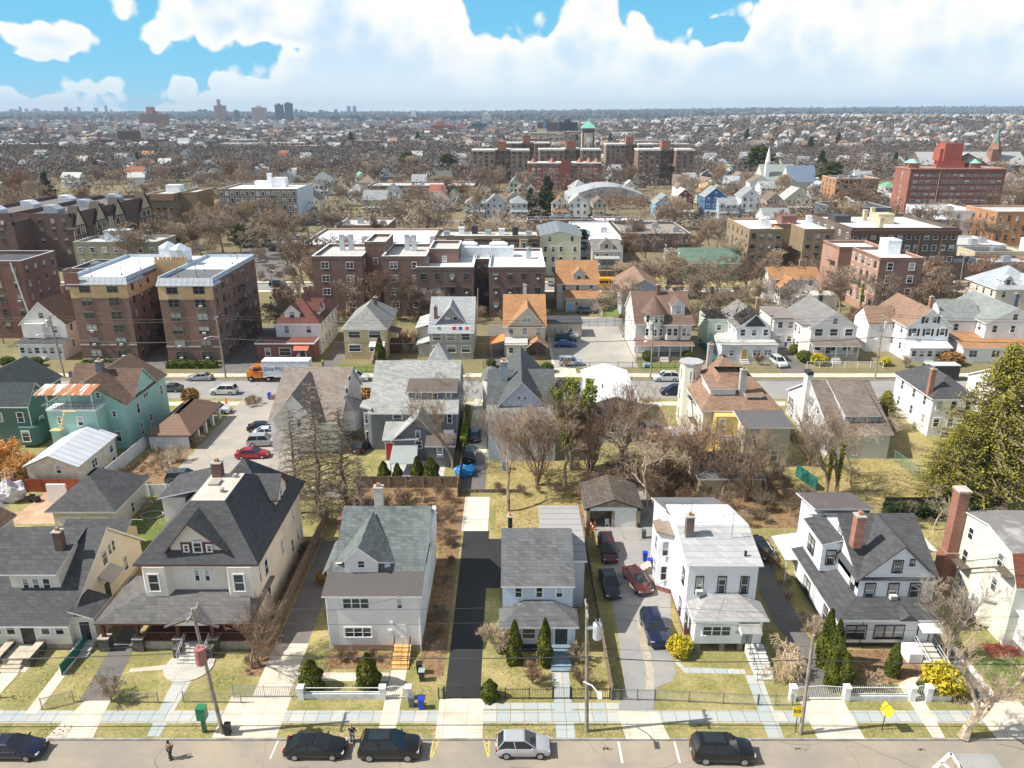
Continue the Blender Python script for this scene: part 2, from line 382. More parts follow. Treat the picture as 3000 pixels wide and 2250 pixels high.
def hs(name,label,x0,x1,y0,y1,ze,zr,kind,wall,roof,fl=2,nc=3,group='houses across the second street',porch=None,dorm=None,chim=None,trim=None,cat='house',
       attic=True,wsz=(.9,1.4),side=None,over=.4,rf=.5,ns=4,edge=None,far=True,back=False,ze2=None):
    """a street-facing frame house; kind x / y = ridge direction, hip, flat"""
    xc,yc=(x0+x1)/2,(y0+y1)/2
    t=T(name,label,cat,(xc,yc,0),group);b=MB();e=edge or TRIM
    if kind=='x':b.prism(gprof(y0,y1,0,ze,zr,rf,ze2),'x',x0,x1)
    elif kind=='y':b.prism(gprof(x0,x1,0,ze,zr,rf,ze2),'y',y0,y1)
    else:b.box(x0,x1,y0,y1,0,ze-.1)
    t.part('wall',b,wall);b=MB()
    if kind in 'xy':gable(b,x0,x1,y0,y1,ze,zr,kind,over,.3,rf,ze2=ze2)
    elif kind=='hip':
        w=min(x1-x0,y1-y0)*.5;dx=max(.05,(x1-x0)/2-w);dy=max(.05,(y1-y0)/2-w);hiproof(b,x0,x1,y0,y1,ze,zr,xc-dx,xc+dx,yc-dy,yc+dy,over)
    else:b.box(x0-.15,x1+.15,y0-.15,y1+.15,ze-.12,ze+.25,1);b.box(x0+.1,x1-.1,y0+.1,y1-.1,ze+.25,ze+.26,0)
    t.rf=t.part('roof',b,[roof,e])
    fh=(ze-.7)/fl;sd=side or ('R' if xc<0 else 'L')
    for k in range(fl):
        z=.7+fh*(k+.58)
        if not (porch and k==0 and porch.get('enc')):
            for i in range(nc):win(t,'F',y0,x0+(x1-x0)*(i+.5)/nc,z,wsz[0],min(wsz[1],fh*.62),trim=trim,far=far,ac=far and rnd.random()<.1)
        for i in range(ns):win(t,sd,x1 if sd=='R' else x0,y0+(y1-y0)*(i+.5+rnd.uniform(-.12,.12))/ns,z,.8,min(wsz[1],fh*.6),trim=trim,far=far)
    if attic and kind=='y':win(t,'F',y0,xc if rf==.5 else x0+(x1-x0)*rf,ze+(zr-ze)*.35,.9,1.1,trim=trim,far=far)
    if attic and kind=='x':win(t,sd,x1 if sd=='R' else x0,y0+(y1-y0)*rf,ze+(zr-ze)*.35,.8,1.1,trim=trim,far=far)
    if chim:chimney(t,chim[0],chim[1],ze,chim[2],.7,.7,chim[3] if len(chim)>3 else None,t.rf)
    if dorm:
        for (dx,dw,dz,dh,dy,dd) in dorm:     # centre, width, sill, wall height, face, depth
            b=MB();b.prism(gprof(dx-dw/2,dx+dw/2,dz,dz+dh,dz+dh+dw*.42),'y',dy,dy+dd);dm=t.part('dormer',b,wall,t.rf);b=MB();gable(b,dx-dw/2,dx+dw/2,dy,dy+dd,dz+dh,dz+dh+dw*.42+.1,'y',.25,.25,th=.12);t.part('dormer_roof',b,[roof,e],dm);win(t,'F',dy,dx,dz+dh*.6,min(1.0,dw*.45),dh*.75,trim=trim,far=far)
    if porch:
        p=dict(x0=x0,x1=x1,d=2.2,z=3.1,mat=roof,enc=False,wall=wall,h0=.6);p.update(porch);a,c,yp=p['x0'],p['x1'],y0-p['d']
        b=MB();b.slab([(a-.3,yp-.35,p['z']),(c+.3,yp-.35,p['z']),(c+.3,y0,p['z']+.7),(a-.3,y0,p['z']+.7)],.16);t.part('porch_roof',b,[p['mat'],e])
        if p['enc']:
            b=MB();b.box(a,c,yp,y0,0,p['z']);t.part('porch',b,p['wall']);n=max(2,int((c-a)/1.5))
            for i in range(n):win(t,'F',yp,a+(c-a)*(i+.5)/n,p['z']*.6,.85,1.15,trim=trim,far=far)
        else:
            b=MB();b.box(a,c,yp,y0,0,p['h0']);t.part('porch_floor',b,M('plain',(.4,.35,.3),.9,0,.2));n=max(2,int((c-a)/2.2))
            for i in range(n+1):b=MB();xx=a+.15+(c-a-.3)*i/n;b.cbox(xx,yp+.15,p['h0'],.16,.16,p['z']-p['h0']-.1);t.part('porch_post',b,TRIM)
            b=MB();b.box(a,c,yp+.1,yp+.18,p['h0']+.85,p['h0']+.93);[b.box(a+.25*i,a+.25*i+.05,yp+.12,yp+.16,p['h0'],p['h0']+.85) for i in range(int((c-a)/.25))];t.part('porch_railing',b,p.get('rail',TRIM))
            door(t,'F',y0,a+(c-a)*.42,p['h0'],.95,2.05,DARK)
        steps(t,a+(c-a)*.5-.8,a+(c-a)*.5+.8,yp-1.6,yp-.02,p['h0'],4,rail=False)
    return t
# ---------------------------------------------------------------- camera, sun, sky
cam=bpy.data.cameras.new('camera');co=bpy.data.objects.new('camera',cam);COL.objects.link(co)
co.location=(0,0,H);co.rotation_euler=(R(90)-PITCH,0,0);cam.sensor_width=36;cam.lens=27.0;cam.clip_end=60000;cam.clip_start=1
SC.camera=co
SUN_EL,SUN_AZ=R(48),math.atan2(-.995,-.12)          # towards the sun: left, a little behind the camera
sun=bpy.data.lights.new('sun','SUN');sun.energy=4.4;sun.angle=R(.5);sun.color=(1.0,.95,.86)
so=bpy.data.objects.new('sun',sun);COL.objects.link(so)
sd=Vector((-.995*math.cos(SUN_EL),-.12*math.cos(SUN_EL),math.sin(SUN_EL)));so.rotation_euler=sd.to_track_quat('Z','Y').to_euler();so.location=(0,0,300)
SC.view_settings.view_transform='Standard';SC.view_settings.look='None';SC.view_settings.gamma=1;SC.view_settings.exposure=0.62
wd=bpy.data.worlds.new('World');SC.world=wd;wd.cycles.sampling_method='MANUAL';wd.cycles.sample_map_resolution=256
class WT(NT):
    def __init__(s,w):w.use_nodes=True;s.t=w.node_tree;s.t.nodes.clear()
w=WT(wd)
sky=w.n('ShaderNodeTexSky',sky_type='NISHITA',sun_disc=False,sun_elevation=SUN_EL,sun_rotation=math.atan2(sd.x,sd.y),altitude=50,air_density=1.0,dust_density=.6,ozone_density=2.0)
tc=w.n('ShaderNodeTexCoord');sp=w.n('ShaderNodeSeparateXYZ',{0:(tc,0)})
az=w.math('ARCTAN2',(sp,0),(sp,1));el=w.math('ARCSINE',(sp,2))
ae=w.n('ShaderNodeCombineXYZ',{0:az,1:el,2:0.0})
def skydir(x,y):
    x,y=px('w',x,y);k=(y-1125)/FP;X=(x-1500)/FP;Y=CP-k*SP;Z=-(SP+k*CP)
    return math.atan2(X,Y),math.atan2(Z,math.hypot(X,Y))
# cumulus banks round the horizon: gaps of clear sky listed by direction, ragged by noise
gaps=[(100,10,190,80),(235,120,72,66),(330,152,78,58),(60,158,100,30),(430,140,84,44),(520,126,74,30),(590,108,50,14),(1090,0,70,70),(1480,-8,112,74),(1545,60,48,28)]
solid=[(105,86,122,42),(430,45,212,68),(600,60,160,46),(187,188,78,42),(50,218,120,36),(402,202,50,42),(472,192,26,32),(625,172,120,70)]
def blob(x,y,rx,ry):
    a,e=skydir(x,y);a2,_=skydir(x+rx,y);_,e2=skydir(x,y-ry);rx,ry=abs(a2-a),abs(e2-e)
    dx=w.math('DIVIDE',w.math('SUBTRACT',az,a),rx);dy=w.math('DIVIDE',w.math('SUBTRACT',el,e),ry)
    return w.math('SUBTRACT',1.0,w.math('SQRT',w.math('ADD',w.math('MULTIPLY',dx,dx),w.math('MULTIPLY',dy,dy))))
f=None
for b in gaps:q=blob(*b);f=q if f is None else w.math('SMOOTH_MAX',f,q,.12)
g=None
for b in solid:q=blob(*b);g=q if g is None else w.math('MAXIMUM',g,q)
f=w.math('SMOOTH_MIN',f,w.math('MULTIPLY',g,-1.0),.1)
# open sky overhead only; unseen clouds behind the camera are added to brighten house fronts
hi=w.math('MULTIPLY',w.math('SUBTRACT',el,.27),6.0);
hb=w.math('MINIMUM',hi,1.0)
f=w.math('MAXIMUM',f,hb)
wn=w.noise(ae,7.0,4,.6)
wae=w.n('ShaderNodeVectorMath',{0:ae,1:w.n('ShaderNodeVectorMath',{0:(wn,1),1:(.05,.05,0)},operation='MULTIPLY')},operation='ADD')
vo=w.n('ShaderNodeTexVoronoi',{'Vector':wae,'Scale':24.0,'Detail':1.0},feature='F1')
n1=w.noise(ae,22.0,6,.62)
rag=w.math('ADD',w.math('MULTIPLY',w.math("SUBTRACT",(vo,0),.5),1.15),w.math('MULTIPLY',w.math("SUBTRACT",n1,.5),.55))
fv=w.math('ADD',f,rag)
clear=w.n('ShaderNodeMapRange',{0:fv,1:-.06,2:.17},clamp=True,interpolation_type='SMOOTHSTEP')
# cloud brightness: cream where thin and high, blue-white in the depth of the bank
n2=w.noise(wae,5.0,4,.5)
dp=w.math('ADD',w.math('MULTIPLY',fv,-.32),w.math('MULTIPLY',w.math('SUBTRACT',n2,.5),.9))
dp=w.math('SUBTRACT',dp,w.math('MULTIPLY',el,.9))
shade=w.ramp(dp,.0,.42)
lowh=w.n('ShaderNodeMapRange',{0:el,1:.0,2:.09,3:1.0,4:0.0},clamp=True,interpolation_type='SMOOTHSTEP')
cc=w.mix(shade,c4((1.0,.99,.92)),c4((.56,.74,.92)))
cc=w.mix(w.math('MULTIPLY',lowh,.9),cc,c4((.8,.92,.96)))
lowb=w.n('ShaderNodeMapRange',{0:el,1:.3,2:.6,3:1.0,4:0.0},clamp=True)
blue=w.mix(w.n('ShaderNodeMapRange',{0:el,1:.02,2:.3},clamp=True),c4((.1,.5,.74)),c4((.012,.3,.62)))
hsky=w.mix(w.math('MULTIPLY',lowb,.9),w.n('ShaderNodeHueSaturation',{0:.5,1:.3,2:1.0,3:1.0,4:(sky,0)}),w.n('ShaderNodeVectorMath',{0:blue,1:(8.5,8.5,8.5)},operation='MULTIPLY'))
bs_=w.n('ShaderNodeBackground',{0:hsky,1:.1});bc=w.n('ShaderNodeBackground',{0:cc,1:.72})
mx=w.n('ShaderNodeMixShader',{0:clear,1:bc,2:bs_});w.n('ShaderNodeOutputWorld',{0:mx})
# ---------------------------------------------------------------- terrain
def sm(x):x=max(0.0,min(1.0,x));return x*x*(3-2*x)
def hgt(x,y):
    if y<700:return 0.0
    r=x/y
    h=27*sm((y-900)/1500)*sm((r-.02)/.35)*(1-.35*sm((y-3000)/1500))
    h+=74*sm((y-4500)/4500)*(.5+.5*sm((r+.3)/.9))*(.93+.07*math.sin(x/900.0+1)+.04*math.sin(x/310.0))
    return h
ys=[-260,0,30]+[48.7+i*60 for i in range(12)]+[800*1.09 ** i for i in range(44)]
us=[-1.15+2.3*i/60 for i in range(61)]
b=MB();b.v=[(u*(max(y,0)+260),y,hgt(u*(y+260),y)-.12) for y in ys for u in us]
b.f=[(j*61+i,j*61+i+1,(j+1)*61+i+1,(j+1)*61+i) for j in range(len(ys)-1) for i in range(60)];b.mi=[0]*len(b.f)
GROUND=M('grass',(.24,.2,.1),(.17,.13,.08),(.13,.1,.07))
struct('ground',b,[M('grass',(.15,.125,.08),(.115,.095,.075),(.09,.075,.06))],smooth=True)
LAWN=M('grass',(.22,.225,.065),(.47,.39,.17),(.29,.21,.1),.34,.62);GREEN=M('grass',(.1,.17,.025),(.3,.28,.08),(.24,.19,.07),.4,.75)
LEAFY=M('grass',(.32,.2,.1),(.22,.13,.065),(.12,.07,.04));GOLD=M('grass',(.44,.35,.14),(.27,.26,.08),(.26,.18,.09))
ASPH=M('asphalt',(.35,.315,.265));ASPH2=M('asphalt',(.33,.335,.34));ASPHD=M('asphalt',(.028,.03,.034),.3);ASPHM=M('asphalt',(.17,.165,.165))
BLUE=M('bluestone');CONL=M('concrete',(.62,.555,.45),1.9)
lv=[0]
def rect(name,mat,x0,x1,y0,y1,z=None,kind='structure'):
    if z is None:lv[0]+=1;z=.004+.0004*(lv[0] % 40)
    b=MB();b.add([(x0,y0,z),(x1,y0,z),(x1,y1,z),(x0,y1,z)],[(0,1,2,3)]);return struct(name,b,[mat],kind)
def poly(name,mat,o,pts,z=None):
    if z is None:lv[0]+=1;z=.004+.0004*(lv[0] % 40)
    b=MB();P=[G(o,x,y,z) for x,y in pts];b.add(P,[list(range(len(P)))]);
    ob=struct(name,b,[mat]);
    if ob.data.polygons[0].normal.z<0:ob.data.flip_normals()
    return ob
MIDG=M('grass',(.19,.18,.075),(.3,.23,.12),(.2,.14,.085),.35,.65)
# the blocks between the streets, each raised a kerb's height above the roadway
for (y0,y1) in ((48.75,126.8),(136.8,215.5),(223.5,640)):
    b=MB();b.box(-1.1*y1-60,1.1*y1+60,y0,y1,-.115,0);struct('lawn',b,[LAWN if y0<100 else MIDG if y0<200 else GROUND])
    if y0<200:
        for yk in (y0-.08,y1-.1):
            b=MB();b.box(-1.0*y1-60,1.0*y1+60,yk,yk+.18,-.12,.012);struct('kerb',b,[M('plain',(.3,.28,.25),.9,0,.3,.8)])
b=MB();b.box(-130,130,20,48.66,-.116,-.112);struct('road',b,[ASPH])
b=MB();b.box(-200,220,126.9,136.7,-.116,-.112);struct('road',b,[ASPH2])
b=MB();b.box(-320,340,215.6,223.4,-.116,-.112);struct('road',b,[ASPH2])
# near pavement, aprons, drives and paths
rect('pavement',BLUE,-70,70,50.45,51.85,.004)
rect('pavement',BLUE,-4,9.8,52.0,52.75,.0045)
rect('pavement',CONL,-110,135,138.3,140.6,.004);rect('pavement',CONL,-100,115,123.3,125.2,.004)
rect("pavement",CONL,-190,200,212.3,214.6,.004);rect("pavement",CONL,-190,200,224.5,226.3,.004)
poly('driveway',CONL,'s1',[(360,872),(745,872),(895,560),(690,560)],.009)
poly('driveway',ASPHM,'s1',[(690,560),(885,560),(1110,80),(1110,-120),(1050,-120),(635,575)],.012)
poly('path',CONL,'s1',[(-330,872),(-140,640),(0,505),(160,330),(20,330),(-340,640)],.009);poly('path',CONL,'s1',[(15,328),(205,328),(265,250),(60,250)],.011)
poly('path',CONL,'s1',[(200,665),(300,665),(645,195),(560,195)],.01)
poly('path',CONL,'s1',[(1040,330),(1060,300),(1470,258),(1440,300)],.009)
poly('path',BLUE,'s1',[(1190,850),(1290,850),(1630,262),(1460,262)],.0105)
rect('lawn',GREEN,-51,-44.2,54.2,59.5,.008);rect('lawn',GREEN,-70,-52.5,54.2,59.5,.008)
rect('driveway',CONL,-24.2,-19.0,48.76,53.6,.009);rect('driveway',CONL,-22.4,-19.3,53.6,60.5,.0125);rect('driveway',ASPHM,-22.3,-19.4,60.5,79,.01)
rect('path',CONL,-19.3,-11,55.4,56.5,.0085);rect('path',CONL,-10.9,-9.5,48.8,58,.0135)
rect('driveway',CONL,-6.2,-2.4,48.76,53.3,.0095);rect('driveway',ASPHD,-5.8,-2.75,53.3,81.3,.0105);rect('driveway',ASPHD,-2.8,-.9,69.5,79.5,.007);rect('driveway',M('concrete',(.62,.58,.5),6),-6.1,-2.9,81.3,90,.009)
rect('garden_bed',LEAFY,-8.4,-6.1,56,92,.008)
rect('garden_bed',LEAFY,-24.2,-22.5,56,80,.007);rect('garden_bed',LEAFY,-17,-11,57,59.2,.0145)
rect('path',BLUE,3.6,5.1,48.8,56.5,.0115)
poly('driveway',ASPH2,'s3',[(860,640),(1140,640),(1175,450),(1300,400),(1330,330),(1290,170),(1285,-350),(1180,-360),(1165,-800),(1150,-1230),(560,-1230),(620,-1100),(840,-100),(915,450)],.0125)
poly('driveway',CONL,'s3',[(850,640),(1175,650),(1280,872),(925,872)],.0145)
poly('path',M('grass',(.5,.45,.36),(.3,.27,.22),(.4,.33,.2)),'s3',[(1085,470),(1150,470),(1150,300),(1100,100),(1060,-100),(1010,-100),(1040,120),(1085,300)],.0155)
poly('path',BLUE,'s3',[(1890,355),(2020,355),(2205,868),(2080,868)],.0085)
poly('path',BLUE,'s3',[(1400,290),(1880,305),(1900,345),(1400,335),(1310,240),(1340,235)],.0095)
rect('driveway',CONL,24.6,28.4,48.76,53.4,.0125);rect('driveway',ASPHM,25.2,28.2,53.4,60,.011);poly('driveway',ASPHM,'z4',[(410,1600),(540,1560),(220,960),(100,640),(40,640),(60,900),(60,1060),(200,1330)],.0105)
poly('path',CONL,'s4',[(1190,420),(1400,330),(1330,420),(1580,872),(1480,872)],.0075)
rect('garden_bed',LEAFY,30.5,37.2,55.2,59.6,.0065);rect('driveway',CONL,39,43.4,48.76,53.0,.0145);rect('driveway',ASPHM,39.6,41.3,53,72,.0145);rect('path',M('plain',(.75,.72,.66)),41.3,41.9,52.5,62,.0125)
rect('lawn',GREEN,42.2,60,53.4,59.5,.0105);rect('garden_bed',M('grass',(.32,.08,.04),(.2,.05,.03),(.15,.05,.03)),44.3,55,58.6,60.5,.0135)
# road markings and repairs
YEL=M('plain',(.72,.5,.08),.7,0,.2,3);WHT=M('plain',(.75,.75,.7),.7,0,.15,3)
def mark(pts,o,mat,name='road_marking'):
    b=MB();P=[G(o,x,y,-.106) for x,y in pts];b.add(P,[list(range(len(P)))]);ob=struct(name,b,[mat])
    if ob.data.polygons[0].normal.z<0:ob.data.flip_normals()
def stroke(o,a,b_,wd,mat,name='road_marking'):
    A=Vector(G(o,a[0],a[1],-.106));B=Vector(G(o,b_[0],b_[1],-.106));d=(B-A).normalized();n=Vector((-d.y,d.x,0))*wd/2
    b=MB();b.add([A-n,B-n,B+n,A+n],[(0,1,2,3)]);struct(name,b,[mat])
for l in (((1435,868),(1415,1018)),((1482,885),(1425,1018)),((1445,900),(1475,905)),((1430,960),(1450,965)),((1840,868),(1880,1016)),((1888,866),(1886,1016)),((1850,905),(1885,905)),((1863,945),(1885,945))):stroke('s2',*l,.09,YEL)
for l in (((862,893),(895,1065)),((1315,893),(1360,1065))):stroke('s3',*l,.16,WHT)
stroke('s2',(180,880),(115,1030),.1,WHT)
for l in (((1480,1110),(1620,985)),((1620,985),(1700,1106)),((1545,1060),(1600,1106))):stroke('s4',*l,.28,WHT)
mark([(1660,985),(1960,990),(2040,1106),(1700,1106)],'s4',M('asphalt',(.36,.38,.38)),'road_patch')
mark([(930,872),(960,890),(1060,898),(1180,895),(1270,872)],'s3',ASPH2,'road_patch')
STAIN=M('asphalt',(.22,.19,.155))
for o,x,y,rx,ry in (('s3',755,945,70,28),('s4',410,948,70,22),('s4',1360,960,60,18)):
    for k in range(9):u,v,s_=rnd.gauss(0,.5)*rx,rnd.gauss(0,.4)*ry,rnd.uniform(.1,.4);mark([(x+u+s_*rx*.6*math.cos(a)*(.5+rnd.random()),y+v+s_*ry*math.sin(a)*(.5+rnd.random())) for a in [i*.57 for i in range(11)]],o,STAIN,'oil_stain')
for i in range(15):                          # tar-sealed cracks wandering across the roadway
    b=MB();x=rnd.uniform(-42,42);y=rnd.choice((48.3,44.5,46));a=rnd.choice((-1.5,-1.3,.15,-.2,3.0,-1.8));P=[]
    for k in range(rnd.randint(14,34)):P.append((x,y));a+=rnd.gauss(0,.22);x+=.35*math.cos(a);y=min(48.6,max(39,y+.35*math.sin(a)))
    wd_=rnd.uniform(.02,.035);b.v=[(px_-wd_,py_-wd_,-.1085) for px_,py_ in P]+[(px_+wd_,py_+wd_,-.1085) for px_,py_ in P];n=len(P);b.f=[(k,k+1,n+k+1,n+k) for k in range(n-1)];b.mi=[0]*(n-1);struct('road_crack',b,[M('plain',(.16,.14,.12),.9)])
# second block: car park behind the left houses, drives, back lawns
rect('car_park',M('asphalt',(.4,.385,.36)),-47.3,-31,90.5,126.7,.0045)
rect('driveway',CONL,-6.6,-3.8,104,126.7,.0055);rect('driveway',ASPHM,-6.9,-3.6,92,104,.0065)
rect('lawn',GOLD,-3.4,10,91.2,101,.0055);rect('lawn',GOLD,38,47,90,101,.0055);rect('lawn',GOLD,46,62,86,101,.006);rect('lawn',GOLD,55,64,101,122,.0075)
rect('driveway',ASPHM,-70,-64.8,84,124,.007);rect('yard_slab',M('plain',(.5,.33,.22),.9,0,.2,.4),-62,-54.5,83,91.3,.0085)
rect('lawn',GREEN,-46.5,-40.5,76,89,.0085);rect('garden_bed',LEAFY,-20,-7,77,95,.0035);rect('garden_bed',LEAFY,8,38,82,98,.0045);rect('garden_bed',M('plain',(.035,.04,.03)),46.5,62,83.5,86,.01)
rect('lawn',GOLD,-2,8.5,80,90.5,.0062);rect('garden_bed',LEAFY,-54,-47.6,94,106,.0098)
# third block: parking court and drives
rect('car_park',M('asphalt',(.4,.4,.38)),8.5,25,143.9,184,.0055);rect('car_park',CONL,8,12.5,140.6,184,.004);rect('driveway',ASPHM,-5.4,-1.5,140.6,176,.0065)
rect('driveway',ASPHM,-75,-68,140.6,180,.005);rect('driveway',ASPHM,-38,-34.5,140.6,178,.005);rect('driveway',ASPHM,52.3,58,140.6,180,.005);rect('car_park',ASPHM,-98,-70,227,312,.005);rect('driveway',ASPHM,-57.5,-52,140.6,175,.0045)
rect('lawn',GREEN,25.5,37.8,143,146.4,.007);rect('lawn',GREEN,-35,-26,141.2,146,.007);rect('lawn',GREEN,22.5,27,184,203,.006);rect('lawn',GOLD,42,75,218,252,.006)
# ---------------------------------------------------------------- row 1: the houses nearest the camera
SH_DG=M('shingle',(.085,.085,.09));SH_GR=M('shingle',(.16,.185,.18),(.085,.102,.1));SH_MG=M('shingle',(.15,.152,.158));SH_LG=M('shingle',(.47,.47,.47),(.36,.36,.37))
SH_PG=M('shingle',(.4,.4,.38),(.24,.25,.24));SH_BR=M('shingle',(.17,.105,.07),(.1,.062,.045));SH_OR=M('shingle',(.42,.22,.1),(.3,.15,.07));SH_TAN=M('shingle',(.3,.19,.13),(.2,.12,.08))
SH_RED=M('shingle',(.17,.055,.04),(.1,.035,.03));SH_LBR=M('shingle',(.22,.18,.155),(.14,.11,.095));SH_GRN=M('shingle',(.16,.24,.19),(.1,.16,.12))
S_WH=M('siding',(.84,.81,.79));S_CR=M('siding',(.78,.71,.63));S_YC=M('siding',(.74,.62,.42));S_BL=M('siding',(.62,.7,.8));S_GY=M('siding',(.17,.18,.2));S_YE=M('siding',(.74,.6,.26))
S_MINT=M('siding',(.36,.6,.52));S_DKG=M('siding',(.07,.15,.13));S_TAN=M('siding',(.56,.48,.38));S_PG=M('siding',(.62,.68,.5));S_GRB=M('siding',(.5,.52,.54))
STUC=M('plain',(.78,.66,.5),.85,0,.1,.6);FOUND=M('plain',(.42,.34,.26),.9,0,.25,1.2);STONE=M('stone',(.24,.21,.18));BRK=M('brick',(.27,.1,.065));TAR=M('flat',(.075,.07,.07),(.05,.047,.045));TARB=M('flat',(.13,.1,.085),(.09,.075,.065))
MAROON=M('plain',(.11,.03,.022),.6)
# bungalow at the far left
t=T('bungalow','dark shingled bungalow with a wide shed dormer and cream side wall at the left edge','house',(-47,66,0),'houses on the near street')
X0,X1=-56,-41.2
b=MB();b.box(X0,X1,59.8,74,0,.5,1);b.prism(gprof(59.8,74.4,.5,3.1,8.1,.57,2.9),'x',X0,X1,0);t.part('wall',b,[S_CR,FOUND])
b=MB();gable(b,X0,X1,59.8,74.6,3.2,8.1,'x',.55,.35,.57,ze2=2.9);rf=t.part('roof',b,[SH_DG,TRIM])
x0,z0=FY('z1',105,1055,62.6)[::2];x1=FY('z1',500,1055,62.6)[0]
b=MB();b.prism([(62.6,4.2),(66.5,4.2),(66.5,7.4),(62.6,6.5)],'x',x0,x1,0);b.slab([(x0-.5,62.1,6.55),(x1+.1,62.1,6.55),(x1+.1,68.2,8.22),(x0-.5,68.2,8.22)],.15,1,2);dm=t.part('dormer',b,[S_CR,SH_DG,TRIM],rf)
wq(t,62.6,'z1',[(182,950,240,1045),(262,950,325,1045),(345,950,415,1045)])
chimney(t,*FY('z1',505,750,65.3)[:2],7.1,9.3,.75,.75,M('brick',(.12,.045,.03)),rf)
wq(t,59.8,'z1',[(-15,1320,12,1405),(45,1318,125,1405),(325,1312,405,1405),(440,1312,520,1405)])
door(t,'F',59.8,FY('z1',228,1400,59.8)[0],.55,1.0,2.0,IRON,DARK)
ws(t,X1,'R','z1',[(845,780,.9,1.5),(886,715,.6,1.1),(915,685,.6,1.1),(1017,825,.8,1.6),(925,905,.6,.8)])
b=MB();b.slab([(-41.2,68.2,4.0),(-41.2,65.6,4.0),(-39.9,65.6,3.3),(-39.9,68.2,3.3)],.12,0,0);t.part('awning',b,M('ribbed',(.5,.47,.42),.3,1));door(t,'R',X1,66.8,.6,1,2.0,DARK)
b=MB();b.box(-41.2,-39.2,60.5,63.4,0,3.0,0);b.slab([(-41.2,60.1,3.9),(-38.95,60.1,3.1),(-38.95,63.7,3.1),(-41.2,63.7,3.9)],.14,1,2);t.part('side_porch',b,[S_CR,SH_DG,TRIM]);door(t,'F',60.48,-40.15,.5,.95,2.0,DARK,TRIM)
steps(t,-41,-39.3,58.4,60.45,.5,3,rail=False)
xs=FY('z1',228,1480,59.8)[0]
b=MB();b.box(xs-1.1,xs+1.1,57.6,59.75,0,.55,1);[b.box(xs-.75-.12*i,xs+.75+.12*i,57.6-.38*(i+1),57.6-.38*i,0,.55-.16*(i+1),1) for i in range(3)];b.box(xs-1.6,xs-1.1,57.6,59.75,0,.95,0);b.box(xs+1.1,xs+1.7,57.2,59.75,0,.95,0);b.box(xs-1.76,xs-1.04,57.14,59.75,.95,1.03,1);b.box(xs+1.04,xs+1.76,57.14,59.75,.95,1.03,1);t.part('steps',b,[STONE,M('plain',(.5,.44,.34))])
b=MB();b.prism(gprof(74.4,77.5,0,3.0,3.9),'x',-50,-43,0);gable(b,-50,-43,74.4,78.5,3.2,4.4,'x',.3,.2,th=.12);b.mi=[min(m,1) for m in b.mi[:7]]+[1 if m==0 else 2 for m in b.mi[7:]];t.part('rear_wing',b,[S_YC,SH_DG,TRIM])
# big dark hipped house with the porte-cochere porch
t=T('hipped_house','large house with steep dark hipped roof, flat deck with chimney and wide dark porch','house',(-29.5,71,0),'houses on the near street')
X0,X1,Y0,Y1=-34.7,-24.3,62.5,78.5
b=MB();b.box(X0,X1,Y0,Y1,0,7.7);t.part('wall',b,STUC)
b=MB();b.box(X0-.02,X1-1.2,Y0-.05,Y0+.3,3.4,7.6);t.part('front_wall',b,S_CR)
b=MB();hiproof(b,X0,X1,Y0,78.5,7.8,12.5,-30.8,-27.5,65.6,71.5,.65,deck=True);rf=t.part('roof',b,[SH_DG,MAROON,M('flat',(.55,.51,.45),(.42,.38,.33),.5)])
b=MB();hiproof(b,-32.5,-24.3,69.8,78.5,7.8,13.0,-28.5,-28.3,73.9,74.1,.6);t.part('rear_gable',b,[SH_DG,MAROON],rf)
xa,xb=FY('z1',1390,750,62.7)[0],FY('z1',1820,750,62.7)[0];za=FY('z1',1390,750,62.7)[2];zp=FY('z1',1560,500,62.5)[2];ze=FY('z1',1390,680,62.7)[2]
b=MB();b.prism(gprof(xa,xb,za-.3,ze,zp,.42),'y',62.7,68,0);dm=t.part('dormer',b,[S_CR],rf)
b=MB();gable(b,xa,xb,62.6,67.8,ze,zp+.1,'y',.5,.45,.42);t.part('dormer_roof',b,[SH_DG,MAROON],dm)
b=MB();b.box(FY('z1',1475,740,62.7)[0],FY('z1',1730,740,62.7)[0],62.6,62.7,za,FY('z1',1600,660,62.7)[2]);t.part('window_band',b,[MAROON],dm)
wq(t,62.6,'z1',[(1487,680,1530,735),(1562,655,1638,740),(1672,678,1720,735)])
b=MB();b.box(-36.0,-33.6,70.5,75.5,7.4,10.2,0);b.slab([(-36.3,70.2,10.3),(-31.5,70.2,11.4),(-31.5,75.8,11.4),(-36.3,75.8,10.3)],.14,1,2);t.part('side_dormer',b,[S_CR,SH_DG,TRIM],rf)
b=MB();b.prism(gprof(71.2,75,7.6,10.0,11.6),'x',-28.5,-24.6,0);t.part('side_dormer',b,[STUC],rf)
b=MB();gable(b,-28.8,-24.6,71.2,75,10.0,11.7,'x',.35,.35);t.part('side_dormer_roof',b,[SH_DG,MAROON],rf)
win(t,'R',-24.58,73.1,9.2,.9,1.3)
chimney(t,-30.0,70.9,12.4,14.0,.95,.9,M('brick',(.17,.07,.05)),rf)
b=MB();b.cbox(-29.7,69.2,12.5,1.0,1.2,.25);b.cone(-28.4,67.4,12.5,12.85,.22,.22);b.cone(-28.4,67.4,12.85,12.95,.3,.1);b.cone(-28.2,70.6,12.5,12.85,.22,.22);t.part('roof_vent',b,M('plain',(.4,.34,.3)),rf)
for xx,w_ in ((FY('z1',1280,900,62.5)[0],2.0),(FY('z1',1965,900,62.5)[0],2.2)):
    b=MB();b.vprism([(xx-w_/2-.5,62.5),(xx-w_/2,61.75),(xx+w_/2,61.75),(xx+w_/2+.5,62.5)],4.2,7.55);t.part('bay',b,S_CR);win(t,'F',61.75,xx-.15,5.9,.95,1.75)
wq(t,62.45,'z1',[(1572,875,1622,972),(1655,875,1705,972)])
